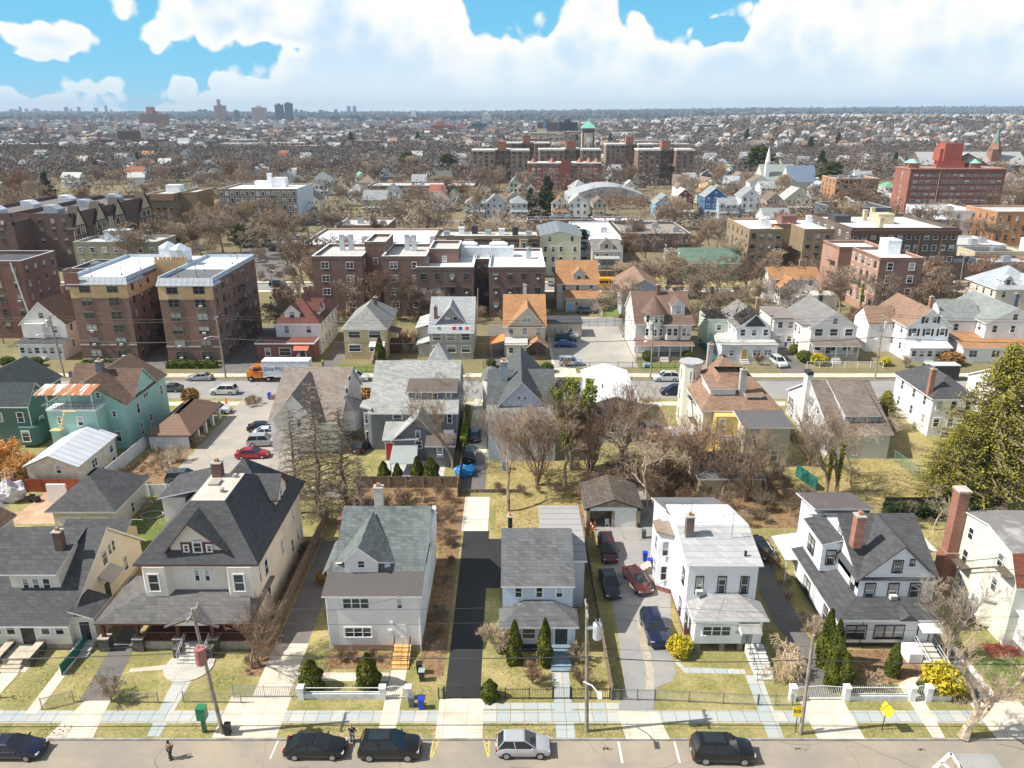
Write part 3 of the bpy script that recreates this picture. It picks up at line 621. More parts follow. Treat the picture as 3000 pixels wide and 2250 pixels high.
ws(t,X1,'R','z2',[(83,858,.85,1.6),(112,1090,.8,1.8),(210,695,.75,1.6,2),(295,690,.7,1.6),(338,590,.7,1.5),(360,555,.6,1.4),(297,430,.6,1.1)]);ws(t,X1,'R','z2',[(20,925,1.1,1.9)])
# porch with stone piers
P0=FY('z1',765,1260,59.3);P1=FY('z1',2060,1240,59.3);zr=P0[2]+.15
b=MB();hiproof(b,P0[0]+.3,-24.5,59.6,66.5,3.25,4.7,P0[0]+3.6,-24.9,62.4,64.5,.45);pr=t.part('porch_roof',b,[M('shingle',(.14,.135,.13),(.09,.088,.085)),MAROON])
xg=FY('z1',1540,1235,59.1)[0]
b=MB();b.prism([(xg-2.1,3.15),(xg+2.1,3.15),(xg,3.9)],'y',59.0,60.5,2);gable(b,xg-2.3,xg+2.3,59.0,61.2,3.15,4.05,'y',.2,.2,th=.12);t.part('porch_gable',b,[M('shingle',(.14,.135,.13),(.09,.088,.085)),MAROON,S_CR],pr)
for x in (820,1100,1430,1712):
    xx=FY('z1',x,1300,59.7)[0];b=MB();b.cbox(xx,59.7,1.3,.3,.3,1.9,0);t.part('porch_post',b,MAROON);b=MB();b.cbox(xx,59.7,0,.95,.8,1.35,0);b.cbox(xx,59.7,1.35,1.05,.9,.1,1);t.part('stone_pier',b,[STONE,M('plain',(.4,.36,.3))])
xf=FY('z1',1170,1480,59.8)[0]
b=MB();b.box(xf,-24.6,59.7,62.5,0,.95,0);b.box(xf-.1,-24.5,59.6,62.5,.95,1.05,1);t.part('porch_floor',b,[M('plain',(.38,.33,.28),.9,0,.2),M('plain',(.12,.06,.05))])
b=MB();b.box(xf,-24.6,59.68,59.76,1.85,1.95)
for i in range(46):
    xx=xf+(-24.6-xf)*i/45
    if not xg-.9<xx<xg+.9:b.box(xx-.03,xx+.03,59.69,59.75,1.05,1.9)
t.part('porch_railing',b,MAROON)
steps(t,xg-1.2,xg+1.2,57.6,59.6,.95,6,rail=M('plain',(.6,.6,.58)));b=MB();b.box(xg-1.8,xg-1.2,58.3,59.6,0,1.1,0);b.box(xg+1.2,xg+1.8,58.3,59.6,0,1.1,0);b.cone(xg,57.4,0,.08,2.2,2.2,20,1);t.part('step_wall',b,[STONE,CONC])
door(t,'F',62.45,xg,1.05,1.1,2.1,DARK,MAROON)
# garage with the dark pyramid roof behind the bungalow
t=T('garage','cream garage with dark hipped roof behind the bungalow and red board fence','garage',(-51,84.5,0))
b=MB();b.box(-54.5,-47.3,80.8,89,0,3.2);t.part('wall',b,S_CR)
b=MB();hiproof(b,-54.7,-47.1,80.6,89.2,3.2,5.6,-52.2,-51.8,85.0,87.2,.4);t.part('roof',b,[SH_DG,TRIM])
b=MB();b.box(-54,-51.2,80.72,80.8,.1,2.3);b.box(-50.8,-48,80.72,80.8,.1,2.3);t.part('garage_door',b,TRIM);ws(t,-47.3,'R','z1',[(1075,375,.6,1.3)])
# white house with green roof
t=T('two_storey_house','white two storey house with green shingle roof, steep front gable and orange tiled steps','house',(-12.7,66,0),'houses on the near street')
X0,X1=-17.0,-8.4;Y0,Y1=59.4,74.5;zf=FY('z2',900,1100,59.1)[2]
b=MB();b.box(X0+.3,X1-.2,Y0+.15,Y1,0,.7,1);b.box(X0,X1,Y0,Y1-.5,.7,zf,0);b.prism(gprof(61.9,74,zf-.5,zf,10.25,.54),'x',X0+.2,X1,0);t.part('wall',b,[S_WH,M('plain',(.5,.36,.26))])
b=MB();b.slab([(X0-.25,Y0-.35,zf+.05),(X1+.25,Y0-.35,zf+.05),(X1+.25,63.2,zf+1.0),(X0-.25,63.2,zf+1.0)],.16,0,1);b.slab([(X0+.2,62.0,zf+.7),(X1+.2,62.0,zf+.7),(X1+.25,68.4,10.4),(X0+.2,68.4,10.4)],.16,2,1);b.slab([(X0+.2,68.4,10.4),(X1+.25,68.4,10.4),(X1+.25,74.6,zf),(X0+.2,74.6,zf)],.16,2,1)
rf=t.part('roof',b,[TARB if 0 else M('flat',(.1,.09,.087),(.075,.068,.066)),TRIM,SH_GR])
yd=61.9;a=FY('z2',722,920,yd);c=FY('z2',990,920,yd);ap=FY('z2',848,700,yd);e1=FY('z2',715,800,yd)[2]
b=MB();b.prism(gprof(a[0],c[0],a[2]-.3,e1,ap[2],.47),'y',yd,66.5,0);dm=t.part('dormer',b,[S_WH],rf)
rb=G('z2',935,458,10.2);xm=a[0]+(c[0]-a[0])*.47;zt=ap[2]+.1
b=MB();fl=FY('z2',600,925,yd-.1);fr=FY('z2',1135,930,yd-.1)
b.slab([(a[0]-.15,yd-.3,e1-.1),(xm,yd-.3,zt),(rb[0],67.5,10.35),(fl[0]+.1,63.1,7.2)][::-1],.13,0,1);b.slab([(c[0]+.15,yd-.3,e1-.1),(fr[0],63.1,7.3),(rb[0],67.5,10.35),(xm,yd-.3,zt)][::-1],.13,0,1)
b.slab([(fl[0],yd-.1,fl[2]),(a[0]+.05,yd-.1,fl[2]+.1),(a[0]+.05,63.4,8.3),(fl[0]+.1,63.1,7.25)],.13,0,1);b.slab([(c[0]+.3,yd-.1,fr[2]+.1),(fr[0],yd-.1,fr[2]),(fr[0],63.3,7.35),(c[0]+.15,63.5,8.3)],.13,0,1)
t.part('dormer_roof',b,[SH_GR,TRIM],dm)
wq(t,yd,'z2',[(818,808,886,865)]);wq(t,Y0,'z2',[(698,1112,920,1195,3),(1137,1112,1190,1195),(718,1348,940,1428,3)])
door(t,'F',Y0,FY('z2',1175,1500,Y0)[0],.78,.95,2.1,TRIM)
steps(t,-10.95,-9.4,56.9,59.35,.85,6,[M('plain',(.55,.3,.2)),M('plain',(.68,.4,.14))])
b=MB();b.box(X1-.02,X1+.35,68.5,72.5,5.2,8.2);t.part('side_panel',b,S_WH)
b=MB();b.box(X0-.9,X0,64,69,0,5.8,0);b.slab([(X0-1.3,63.6,5.6),(X0,63.6,6.8),(X0,69.4,6.8),(X0-1.3,69.4,5.6)],.12,1,1);t.part('side_bay',b,[S_WH,SH_GR])
for xx in (X0+.08,X1-.08):pipe(t,[(xx,Y0-.06,.2),(xx,Y0-.06,zf-.1)])
chimney(t,*G('z2',1000,360,10.2)[:2],8.5,12.2,.85,.8,M('plain',(.6,.57,.5)),rf)
ws(t,X1,'R','z2',[(1400,960,.7,1.2)])
b=MB();b.cbox(FY('z2',1105,1385,Y0)[0],Y0-.1,3.1,.2,.2,.3);t.part('porch_light',b,TRIM);b=MB();b.cbox(FY('z2',1090,1418,Y0)[0],Y0-.1,2.2,.4,.15,.3);t.part('mailbox',b,TRIM)
# small blue-white cottage with arborvitae at the door
t=T('cottage','small pale blue cottage with grey shingle roof and porch beside the black driveway','house',(2.5,67,0),'houses on the near street')
X0,X1=-.9,5.75;Y0=61.8
b=MB();b.prism(gprof(Y0,71.8,0,5.85,8.6),'x',X0,X1,0);t.part('wall',b,S_BL)
b=MB();gable(b,X0,X1,Y0,71.8,5.9,8.75,'x',.35,.15);rf=t.part('roof',b,[SH_MG,TRIM])
b=MB();b.box(X0,5.85,59.3,Y0,.9,2.95,0);b.box(X0+.1,5.7,59.4,Y0,0,.9,1);t.part('porch',b,[S_BL,DARK])
b=MB();hiproof(b,X0,5.85,59.35,63.2,2.95,4.0,1.2,3.8,61.75,61.85,.32);b.v=[(x,min(y,61.85),z) for x,y,z in b.v];t.part('porch_roof',b,[SH_MG,TRIM])
wq(t,Y0,'z3',[(20,1018,85,1105),(190,1018,253,1105),(352,1018,415,1105)])
wq(t,59.3,'z3',[(78,1355,195,1440),(318,1355,342,1440),(455,1355,474,1440)],trim=TRIM)
door(t,'F',59.3,FY('z3',396,1505,59.3)[0],.9,1.15,1.95,IRON,TRIM)
steps(t,3.55,5.35,56.6,59.25,.9,6,[M('plain',(.17,.24,.31)),M('plain',(.2,.28,.35))],rail=False)
b=MB();b.box(3.2,7.25,70.5,77.3,0,5.4,0);b.box(5.76,7.25,66.3,70.5,0,5.4,0);t.part('rear_wing',b,S_GRB)
b=MB();b.slab([(3.0,71.9,5.75),(7.5,71.9,5.75),(7.5,77.5,5.5),(3.0,77.5,5.5)],.2,0,1);b.slab([(5.8,66.1,5.5),(7.5,66.1,5.5),(7.5,71.9,5.75),(5.8,71.9,5.75)],.2,0,1);t.part('rear_roof',b,[M('ribbed',(.36,.35,.34),1.3,1,.7),TRIM])
ws(t,7.25,'R','z3',[(503,660,.6,1.2)]);chimney(t,-.2,76.2,0,4.8,.5,.5,DARK)
b=MB();b.box(-.0,3.2,74,77,0,2.6,0);t.part('deck',b,M('ribbed',(.3,.31,.33),.3,0))
# tall white house with light flat shingle roof
t=T('white_house','tall white house with pale low roof, aerials and enclosed front porch beside parked cars','house',(19.8,67,0),'houses on the near street')
X0,X1,Y0=16.5,23.0,61.8
b=MB();b.box(X0,X1,Y0,71,.7,7.95,0);b.box(X0+.1,X1-.1,Y0,70.9,0,.7,1);b.box(15.7,22.2,71,75.6,0,7.3,0);t.part('wall',b,[M('siding',(.82,.83,.85)),M('brick',(.3,.1,.07))])
b=MB();b.slab([(X0-.3,61.35,8.0),(X1+.3,61.35,8.0),(X1+.35,66.9,9.15),(X0-.3,66.9,9.15)],.14,0,1);b.slab([(X0-.3,66.9,9.15),(X1+.35,66.9,9.15),(X1-.6,70.9,9.2),(X0-.55,70.9,9.2)],.14,2,1);b.slab([(X0-.5,70.8,8.6),(22.6,70.8,8.6),(22.4,75.9,7.4),(15.4,75.9,7.4)],.14,3,1)
rf=t.part('roof',b,[SH_LG,TRIM,M('flat',(.76,.76,.76),(.6,.6,.6),.3),M('flat',(.16,.16,.17))])
chimney(t,17.15,65.4,8.5,10.9,.75,.75,M('brick',(.2,.14,.12)),rf)
for (x,y) in ((17.7,67.2),(21.2,65.0)):
    b=MB();b.tube([(x,y,8.8),(x,y,11.6)],.035,4);b.tube([(x-1.1,y-.2,11.3),(x+1.4,y+.3,11.5)],.03,4);[b.tube([(x-1+i*.45,y-.5-.02*i,11.35),(x-1+i*.45,y+.5,11.35)],.018,3) for i in range(6)];t.part('aerial',b,M('plain',(.28,.28,.3),.5,.5),rf)
b=MB();b.cbox(21.9,62.6,8.1,.2,.2,.7);t.part('roof_vent',b,DARK,rf)
b=MB();b.box(16.9,23.1,59.3,Y0,.95,3.75,0);t.part('porch',b,M('siding',(.82,.83,.85)));b=MB();[b.cbox(x,59.7,0,.5,.5,.95) for x in (17.3,19.6,21.3,22.8)];b.box(17.2,22.9,60.6,Y0,0,.95);t.part('pier',b,M('plain',(.22,.17,.13)))
b=MB();hiproof(b,16.9,23.15,59.35,64,3.75,4.75,18.6,21.3,61.75,61.85,.4);b.v=[(x,min(y,61.85),z) for x,y,z in b.v];t.part('porch_roof',b,[M('shingle',(.38,.37,.36),(.28,.27,.27)),TRIM])
wq(t,Y0,'z3',[(1485,938,1548,1072,1,1),(1665,938,1732,1072),(1848,938,1915,1072)],trim=TRIMB);wq(t,59.3,'z3',[(1540,1335,1775,1415,3)])
xd=FY('z3',1895,1490,59.3)[0];door(t,'F',59.3,xd,.95,1.0,2.0,M('plain',(.3,.3,.3)),TRIM)
b=MB();b.slab([(xd-.95,58.1,3.0),(xd+.95,58.1,3.0),(xd+.95,59.3,3.5),(xd-.95,59.3,3.5)],.08,0,1);b.box(xd-.95,xd-.88,58.12,59.3,2.7,3.0,1);b.box(xd+.88,xd+.95,58.12,59.3,2.7,3.0,1);t.part('awning',b,[M('plain',(.3,.3,.28)),TRIM])
steps(t,21.7,23.3,55.5,59.25,.95,7,[M('concrete',(.4,.42,.4)),M('plain',(.58,.6,.56))])
b=MB();b.vprism([(X0,71.8),(15.1,71.0),(15.1,69.2),(X0,68.4)],.6,6.9,0);b.vprism([(X0,71.7),(15.2,71.0),(15.2,69.2),(X0,68.5)],0,.6,1);b.vprism([(X0+.1,72.1),(14.8,71.2),(14.8,69.0),(X0+.1,68.1)],6.9,7.15,2);t.part('bay',b,[M('siding',(.82,.83,.85)),M('brick',(.3,.1,.07)),M('flat',(.28,.22,.17))])
win(t,'L',15.08,70.1,5.2,.9,1.7);win(t,'L',15.08,70.1,2.4,.9,1.7,ac=False)
for p in ((1245,690,5.3),(1225,925,2.4)):win(t,'F',68.38+.3,15.75,p[2],.62,1.6)
ws(t,X0,'L','z3',[(1390,930,.7,1.5),(1362,1175,.7,1.6),(1410,1300,.6,1.3)],trim=TRIMB)
cu=bpy.data.curves.new('house_number','FONT');cu.body='278';cu.size=.32;cu.extrude=.01;cu.materials.append(DARK);tmp=bpy.data.objects.new('tmp',cu);me=bpy.data.meshes.new_from_object(tmp);bpy.data.objects.remove(tmp);ot=bpy.data.objects.new('house_number',me);COL.objects.link(ot);ot.parent=t.r;q=FY('z3',1808,1398,59.27);ot.location=(q[0]-19.8,q[1]-67,q[2]);ot.rotation_euler=(R(90),0,0)
b=MB();[b.box(13.6+.3*i,15.2,72.0,73.2,.2*i,.2*i+.2) for i in range(5)];t.part('side_steps',b,M('concrete',(.45,.42,.38)))
# white house with black window trim
t=T('cross_gabled_house','white house with black trimmed windows, dark cross gabled roof and red brick chimney','house',(36,67,0),'houses on the near street')
X0,X1,Y0,Y1=32.7,39.9,62,74;W6=M('siding',(.82,.84,.88));zr=9.7
b=MB();b.prism(gprof(Y0,Y1,0,6.3,zr),'x',X0,X1,0);b.prism(gprof(X0,39.9,5,6.3,zr,.5),'y',Y0-.01,67,0);t.part('wall',b,W6)
b=MB();gable(b,X0,X1,62,Y1,6.35,zr+.1,'x',.2,.3);gable(b,X0,39.9,62,67.6,6.45,zr+.15,'y',.35,.3);rf=t.part('roof',b,[SH_DG,M('plain',(.12,.12,.13))])
wq(t,Y0-.02,'z4',[(1148,808,1228,905),(1290,800,1326,848),(920,992,1003,1105),(1108,992,1192,1110,1,1),(1282,992,1370,1108)],trim=TRIMB)
chimney(t,*G('z4',850,640,9.0)[:2],8.3,11.6,.8,.9,M('brick',(.42,.17,.1)),rf)
ws(t,X0,'L','z4',[(725,590,.8,1.3),(825,985,.9,1.7)],trim=TRIMB)
b=MB();b.box(29.9+.6,X0,59.9,71.5,.6,3.4,0);b.box(X0-.1,39.4,59.9,62,.6,3.4,0);b.box(30.7,39.2,60.1,71.3,0,.6,1);t.part('porch',b,[W6,DARK])
b=MB();b.slab([(29.9,59.4,3.45),(39.5,59.4,3.45),(39.5,62.0,4.2),(32.7,62.0,4.2)],.16,0,1);b.slab([(29.9,59.4,3.45),(32.7,62.0,4.25),(32.7,71.5,4.25),(29.9,71.8,3.45)],.16,0,1);b.prism([(35.6,3.4),(37.4,3.4),(36.5,4.0)],'y',59.3,61.2,0);t.part('porch_roof',b,[SH_DG,TRIM])
wq(t,59.9,'z4',[(765,1332,932,1440,2),(998,1332,1238,1440,3)],trim=TRIMB);ws(t,30.5,'L','z4',[(600,1245,.8,1.7),(452,1015,1.5,1.6,2)],trim=TRIMB)
b=MB();b.box(30.9,X0,66.6,71,4.0,7.2,0);b.slab([(30.6,66.2,7.3),(X0+.3,66.2,7.9),(X0+.3,71.4,7.9),(30.6,71.4,7.3)],.15,1,2);t.part('side_bay',b,[W6,SH_DG,TRIM])
win(t,'F',66.58,31.85,5.6,.85,1.5,trim=TRIMB);win(t,'L',30.88,69.2,5.5,1.5,1.6,2,trim=TRIMB)
b=MB();b.box(33.2,38.6,74,78.6,0,6.3,0);b.slab([(32.7,73.6,7.2),(39,73.6,7.2),(38.9,79,6.4),(32.6,79,6.4)],.16,1,2);t.part('rear_wing',b,[W6,M('flat',(.11,.09,.09),(.3,.27,.25),.35),TRIM])
C1,C2,C3,C4=[G('z4',x,y,2.7)[:2] for x,y in ((170,610),(455,575),(465,800),(280,800))]
b=MB();b.slab([(C4[0],C4[1],2.7),(C3[0],C3[1],2.75),(C2[0],C2[1],2.75),(C1[0],C1[1],2.7)],.12,0,1);[b.cbox(x,y,0,.1,.1,2.6,1) for x,y in ((C4[0]+.3,C4[1]+.3),(C1[0]+.4,C1[1]-.3))];t.part('side_canopy',b,[M('flat',(.72,.76,.73),(.45,.55,.5),.35),TRIM])
xd=38.4;b=MB();b.slab([(37.4,58.3,2.9),(39.6,58.3,2.9),(39.6,59.9,3.25),(37.4,59.9,3.25)],.1,0,0);t.part('awning',b,TRIM);door(t,'F',59.9,38.4,.7,1,2,TRIM,TRIMB)
steps(t,37.5,39.2,56.0,59.85,.8,6,rail=M('plain',(.7,.7,.68)));b=MB();b.box(36.2,37.4,57.6,59.3,0,1.1);t.part('step_wall',b,TRIM)
# cream gambrel house at the right edge
t=T('gambrel_house','cream gambrel house with iron fire escape and tall outside brick chimney at right edge','house',(51,66,0),'houses on the near street')
X0,X1=46.3,58;S7=M('siding',(.76,.76,.66));prof=[(60.2,0),(71.5,0),(71.5,6.8),(69.6,9.1),(65.6,9.8),(61.6,9.1),(60.2,6.8)]
b=MB();b.prism(prof,'x',X0,X1,0);t.part('wall',b,S7)
b=MB()
for (a,c,m) in ((((59.95,6.5)),((61.55,9.2)),1),(((61.55,9.2)),((65.6,9.95)),0),(((65.6,9.95)),((69.7,9.2)),0),(((69.7,9.2)),((71.8,6.6)),1)):b.slab([(X0-.2,a[0],a[1]),(X1,a[0],a[1]),(X1,c[0],c[1]),(X0-.2,c[0],c[1])],.14,m,2)
rf=t.part('roof',b,[M('flat',(.2,.19,.18),(.55,.54,.52),.55),M('shingle',(.25,.08,.045),(.16,.05,.03)),TRIM])
b=MB();b.box(44.9,46.28,69.0,70.6,0,4.5,0);b.box(45.1,46.2,69.2,70.4,4.5,11.4,0);b.box(45.0,46.3,69.1,70.5,11.4,11.6,1);t.part('chimney',b,[M('brick',(.4,.16,.1)),M('plain',(.5,.45,.38))])
ws(t,X0,'L','z4',[(1783,590,.8,1.2),(1735,775,.85,1.4),(1690,955,.85,1.3),(2022,805,.8,1.3),(1970,1000,.8,1.4),(1855,1195,.9,1.8),(1920,1230,.8,1.6)])
b=MB();b.vprism([(X0,62.3),(X0-.9,62.9),(X0-.9,65.0),(X0,65.6)],.5,3.4,0);b.vprism([(X0,62.0),(X0-1.1,62.7),(X0-1.1,65.2),(X0,65.9)],3.4,3.65,1);t.part('bay',b,[S7,M('plain',(.6,.58,.54))]);win(t,'L',X0-.9,63.95,2.1,1.2,1.8,2)
b=MB();fe=[SX('z4',x,y,X0-.6) for x,y in ((1690,860),(1790,930),(1960,860),(2050,900))]
b.box(X0-1.0,X0,fe[0][1]-1,fe[0][1]+1,fe[1][2]-.1,fe[1][2]);b.box(X0-1.0,X0,fe[3][1]-1,fe[3][1]+1,fe[3][2]-.1,fe[3][2])
b.tube([(X0-.5,fe[0][1]-.9,fe[1][2]),(X0-.5,fe[3][1]+.9,fe[3][2])],.07,4);b.tube([(X0-.9,fe[0][1]-.9,fe[1][2]+.9),(X0-.9,fe[3][1]+.9,fe[3][2]+.9)],.035,4)
for yc,zc in ((fe[0][1],fe[1][2]),(fe[3][1],fe[3][2])):
    b.tube([(X0,yc-1,zc+.9),(X0-1,yc-1,zc+.9),(X0-1,yc+1,zc+.9),(X0,yc+1,zc+.9)],.03,4);[b.tube([(X0-1,yc-1+.4*i,zc),(X0-1,yc-1+.4*i,zc+.9)],.02,3) for i in range(6)]
t.part('fire_escape',b,M('plain',(.12,.1,.07),.6))
b=MB();b.box(47.2,56,57.7,60.2,.7,3.2,0);b.slab([(46.8,57.3,3.3),(56.5,57.3,3.3),(56.5,60.2,4.0),(46.8,60.2,4.0)],.15,2,2);b.box(47.3,56,57.9,60.2,0,.7,1);t.part('porch',b,[TRIM,M('brick',(.3,.2,.16)),M('plain',(.75,.74,.7))]);[win(t,'F',57.7,48+i*1.3,2.0,.95,1.9) for i in range(3)]
b=MB();b.box(42.6,44.4,70.8,74,0,3.6,0);b.slab([(42.3,70.5,3.7),(44.9,70.5,3.9),(44.9,74.3,3.9),(42.3,74.3,3.7)],.12,1,1);t.part('side_entry',b,[S7,M('plain',(.55,.53,.5))]);win(t,'F',70.78,43.5,2.2,.6,1.3)
# neighbour at the far left edge: only its gable and roof edge show
t=T('edge_house','cream house cut off by the left edge of the picture above the bungalow','house',(-60,76,0),'houses on the near street')
b=MB();b.prism(gprof(-66,-56.6,0,4.6,7.5),'y',68.5,77,0);t.part('wall',b,S_CR);b=MB();gable(b,-66,-56.6,68.5,77,4.7,7.6,'y',.4,.3);t.part('roof',b,[SH_BR,TRIM])
# old double garage behind the cars
t=T('double_garage','tumbledown double garage with one open bay and one white door','garage',(8.5,86,0))
a=G('z3',620,540);c=G('z3',1000,540);yg=a[1];x0,x1=a[0]-.3,c[0]+.5
b=MB();b.prism(gprof(x0,x1,0,2.7,3.7),'y',yg+2.0,yg+6.5,0);b.box(x0,x0+.4,yg,yg+2.01,0,2.7);b.box(x1-.4,x1,yg,yg+2.01,0,2.7);b.box((x0+x1)/2-.2,(x0+x1)/2+.1,yg,yg+.3,0,2.3);b.prism([(x0,2.3),(x1,2.3),(x1,2.6),((x0+x1)/2,3.6),(x0,2.6)],'y',yg,yg+.3);t.part('wall',b,M('plain',(.36,.28,.19),.9,0,.25))
b=MB();gable(b,x0,x1,yg,yg+6.5,2.7,3.9,'y',.35,.2);t.part('roof',b,[M('shingle',(.13,.105,.085),(.07,.055,.045)),DARK])
b=MB();b.box((x0+x1)/2+.15,x1-.45,yg+.1,yg+.2,0,2.25);b.box(x0+.4,x1-.4,yg-.05,yg-.0,2.3,2.75);t.part('garage_door',b,TRIM)
# shed roofs in the back lots
t=T('shed','low lean-to shed with rusty tin roof between the gardens behind green roofed house','shed',(-16,81,0))
b=MB();b.box(-20.4,-17.6,79.5,83,0,2.2);t.part('wall',b,M('plain',(.6,.56,.5)));b=MB();b.slab([(-20.8,79.1,2.3),(-17.2,79.1,2.3),(-16.0,83.4,3.2),(-19.6,83.4,3.2)],.12,0,0);t.part('roof',b,M('plain',(.2,.1,.075),.9,0,.3))
# ---------------------------------------------------------------- row 2: the houses between the two streets, seen from behind
G2='houses on the near side of the second street'
t=T('green_house','dark green house with white trim and dark gabled roofs at left edge','house',(-78,113,0),G2)
b=MB();b.prism(gprof(-88,-75,0,6.4,9.6,.6),'y',108.5,120.5);b.prism(gprof(106.5,111.4,0,6.7,9.2),'x',-80,-72);t.part('wall',b,S_DKG)
b=MB();gable(b,-88,-75,108.5,120.5,6.4,9.7,'y',.4,.4,.6);gable(b,-82,-72,106.5,111.4,6.8,9.3,'x',.4,.3);rf=t.part('roof',b,[M('shingle',(.05,.065,.07)),TRIM])
win(t,'R',-72,109,7.5,.8,.8);win(t,'F',106.48,-73.4,4.6,.9,1.5);win(t,'F',106.48,-76.6,4.6,.9,1.3);win(t,'R',-72,109,3,.9,1.5)
b=MB();b.vprism([(-74,106.5),(-73.6,105.6),(-71.5,105.6),(-71,106.6),(-71,109),(-72,109.4)],.4,3.2);t.part('bay',b,S_DKG);win(t,'F',105.58,-72.6,1.9,1.1,1.6)
b=MB();[b.cbox(x,y,.5,.1,.1,6.3) for x,y in ((-72.0,106.5),(-72.0,111.4))];t.part('corner_board',b,TRIM)
t=T('mint_house','mint green house with brown roofs and rust striped awning over its rear balcony','house',(-62,111,0),G2)
X0,X1,Y0,Y1=-68.5,-56.9,105.2,119
b=MB();b.prism(gprof(X0,X1,0,7.2,10.5,.55),'y',Y0,Y1);b.prism(gprof(108,115.4,6,7.2,10.4),'x',-62,X1+.03);t.part('wall',b,S_MINT)
b=MB();gable(b,X0,X1,Y0,Y1,7.3,10.7,'y',.4,.3,.55);gable(b,-62.2,X1,108,115.4,7.3,10.65,'x',.3,.3);gable(b,X0,-62,112,118.5,7.3,10.3,'x',.3,.3);rf=t.part('roof',b,[SH_BR,M('siding',(.4,.62,.55))])
chimney(t,*G('b1',820,400,10)[:2],8.5,12,.9,.9,M('plain',(.13,.16,.19)),rf)
wq(t,Y0-.01,'b1',[(775,553,812,597),(785,700,825,752),(908,700,943,750),(935,868,988,948)])
ws(t,X1+.03,'R','b1',[(1175,555,1.5,1.5,2)]);ws(t,X1,'R','b1',[(1118,675,.8,1.7),(1222,750,.8,1.0),(1150,838,.8,2.0),(1240,835,.8,2.0),(1305,530,.8,1.5)])
a=FY('b1',385,700,102.4);c=FY('b1',775,700,102.4)
b=MB();b.box(a[0],c[0],102.4,Y0,0,a[2]);b.box(a[0]-.15,c[0]+.15,102.2,Y0,a[2],a[2]+.25,1);t.part('rear_wing',b,[S_MINT,TRIM])
wq(t,102.4,'b1',[(628,748,678,822),(465,748,500,805)])
zt=a[2]+.25
b=MB();
for z in (zt+.5,zt+1.0):b.tube([(a[0],Y0,z),(a[0],102.3,z),(c[0],102.3,z),(c[0],Y0,z)],.035,4)
[b.tube([(a[0]+(c[0]-a[0])*i/16,102.3,zt),(a[0]+(c[0]-a[0])*i/16,102.3,zt+1.0)],.025,3) for i in range(17)]
t.part('balcony_railing',b,IRON);b=MB();[b.cbox(x,102.5,zt,.1,.1,2.5) for x in (a[0]+.1,(a[0]+c[0])/2,c[0]-.3)];t.part('awning_post',b,TRIM)
b=MB();b.slab([(a[0]-1.3,101.9,zt+2.3),(c[0]-.2,101.9,zt+2.3),(c[0]-.1,105,zt+2.9),(a[0]-1.2,105,zt+2.9)],.08,0,0);t.part('awning',b,M('ribbed',(.72,.72,.7),.5,0,.5,(.42,.14,.04)))
b=MB();q0=FY('b1',490,850,102.0);q1=FY('b1',525,700,102.0);b.tube([q0,q1],.12,4);b.box(q1[0]-.3,q1[0]+1.6,101.6,102.4,q1[2]-.05,q1[2]);b.box(q0[0]-1.3,q0[0]+.3,101.4,102.4,q0[2]-.1,q0[2]);t.part('outside_stair',b,M('plain',(.6,.45,.2)))
t=T('metal_roof_house','low cream house with white sheet metal roof beside the white fence','house',(-61,97.5,0),G2)
b=MB();b.prism(gprof(-64.3,-57.6,0,3.5,4.9),'y',92.2,102.3);t.part('wall',b,M('plain',(.66,.58,.46),.85))
b=MB();gable(b,-64.3,-57.6,92.2,102.3,3.6,5.05,'y',.4,.35,th=.1);t.part('roof',b,[M('ribbed',(.7,.73,.77),1.2,1,.45),M('plain',(.5,.52,.55))])
wq(t,92.2,'b1',[(450,1140,500,1208)]);ws(t,-57.6,'R','b1',[(765,1120,1.3,1.1,2),(900,1005,.9,1.1),(835,1180,.8,1.0),(925,1105,.8,1.2)])
t=T('carport','open carport with brown standing seam hipped roof beside mint green house','carport',(-51,110,0))
b=MB();b.box(-54.1,-48.3,105.2,105.5,0,2.2);b.box(-54.1,-53.8,105.5,118,0,2.2);t.part('wall',b,M('plain',(.7,.7,.7)))
for y in (108.5,111.5,114.5,117.5):b=MB();b.cbox(-48.2,y,0,.45,.45,2.2);t.part('post',b,TRIM)
b=MB();hiproof(b,-54.2,-48.0,105.3,118,2.3,4.2,-51.6,-50.9,109,115.5,.35);t.part('roof',b,[M('ribbed',(.19,.105,.065),.55,1,.6),M('plain',(.08,.05,.04))])
t=T('weathered_house','weathered white house with patchy brown roof behind the tall bare tree','house',(-30,112,0),G2)
b=MB();b.prism(gprof(104.5,121,0,4.8,9.7,.62),'x',-35.5,-25.3);b.prism(gprof(-34.5,-28.5,3,6,9.4),'y',103,113);t.part('wall',b,S_WH)
b=MB();gable(b,-35.5,-25.3,104.5,121,4.9,9.85,'x',.4,.3,.62);gable(b,-34.5,-28.5,103,113,6,9.6,'y',.4,.4);rf=t.part('roof',b,[M('shingle',(.27,.235,.21),(.2,.15,.12)),TRIM])
b=MB();b.vprism([(-25.3,107),(-23.6,107),(-22.9,108),(-22.9,110.5),(-25.3,111)],2.2,5.6,0);t.part('bay',b,S_WH);b=MB();b.v=[(-25.5,106.6,5.6),(-23.3,106.6,5.6),(-22.4,107.8,5.6),(-22.4,110.8,5.6),(-25.5,111.3,5.6),(-25.3,109,7.2)];b.f=[(0,1,5),(1,2,5),(2,3,5),(3,4,5),(4,3,2,1,0)];b.mi=[0]*5;t.part('bay_roof',b,SH_DG)
ws(t,-25.3,'R','b2',[(752,465,.8,1.6),(728,545,.7,1.3),(775,580,.7,1.0)]);wq(t,103-.01,'b2',[(330,760,370,830),(430,760,470,830)])
t=T('grey_house','dark grey house with red back door, pale shingle roof and rear dormer','house',(-14,110,0),G2)
X0,X1=-20.8,-8.2;Y0=105.0
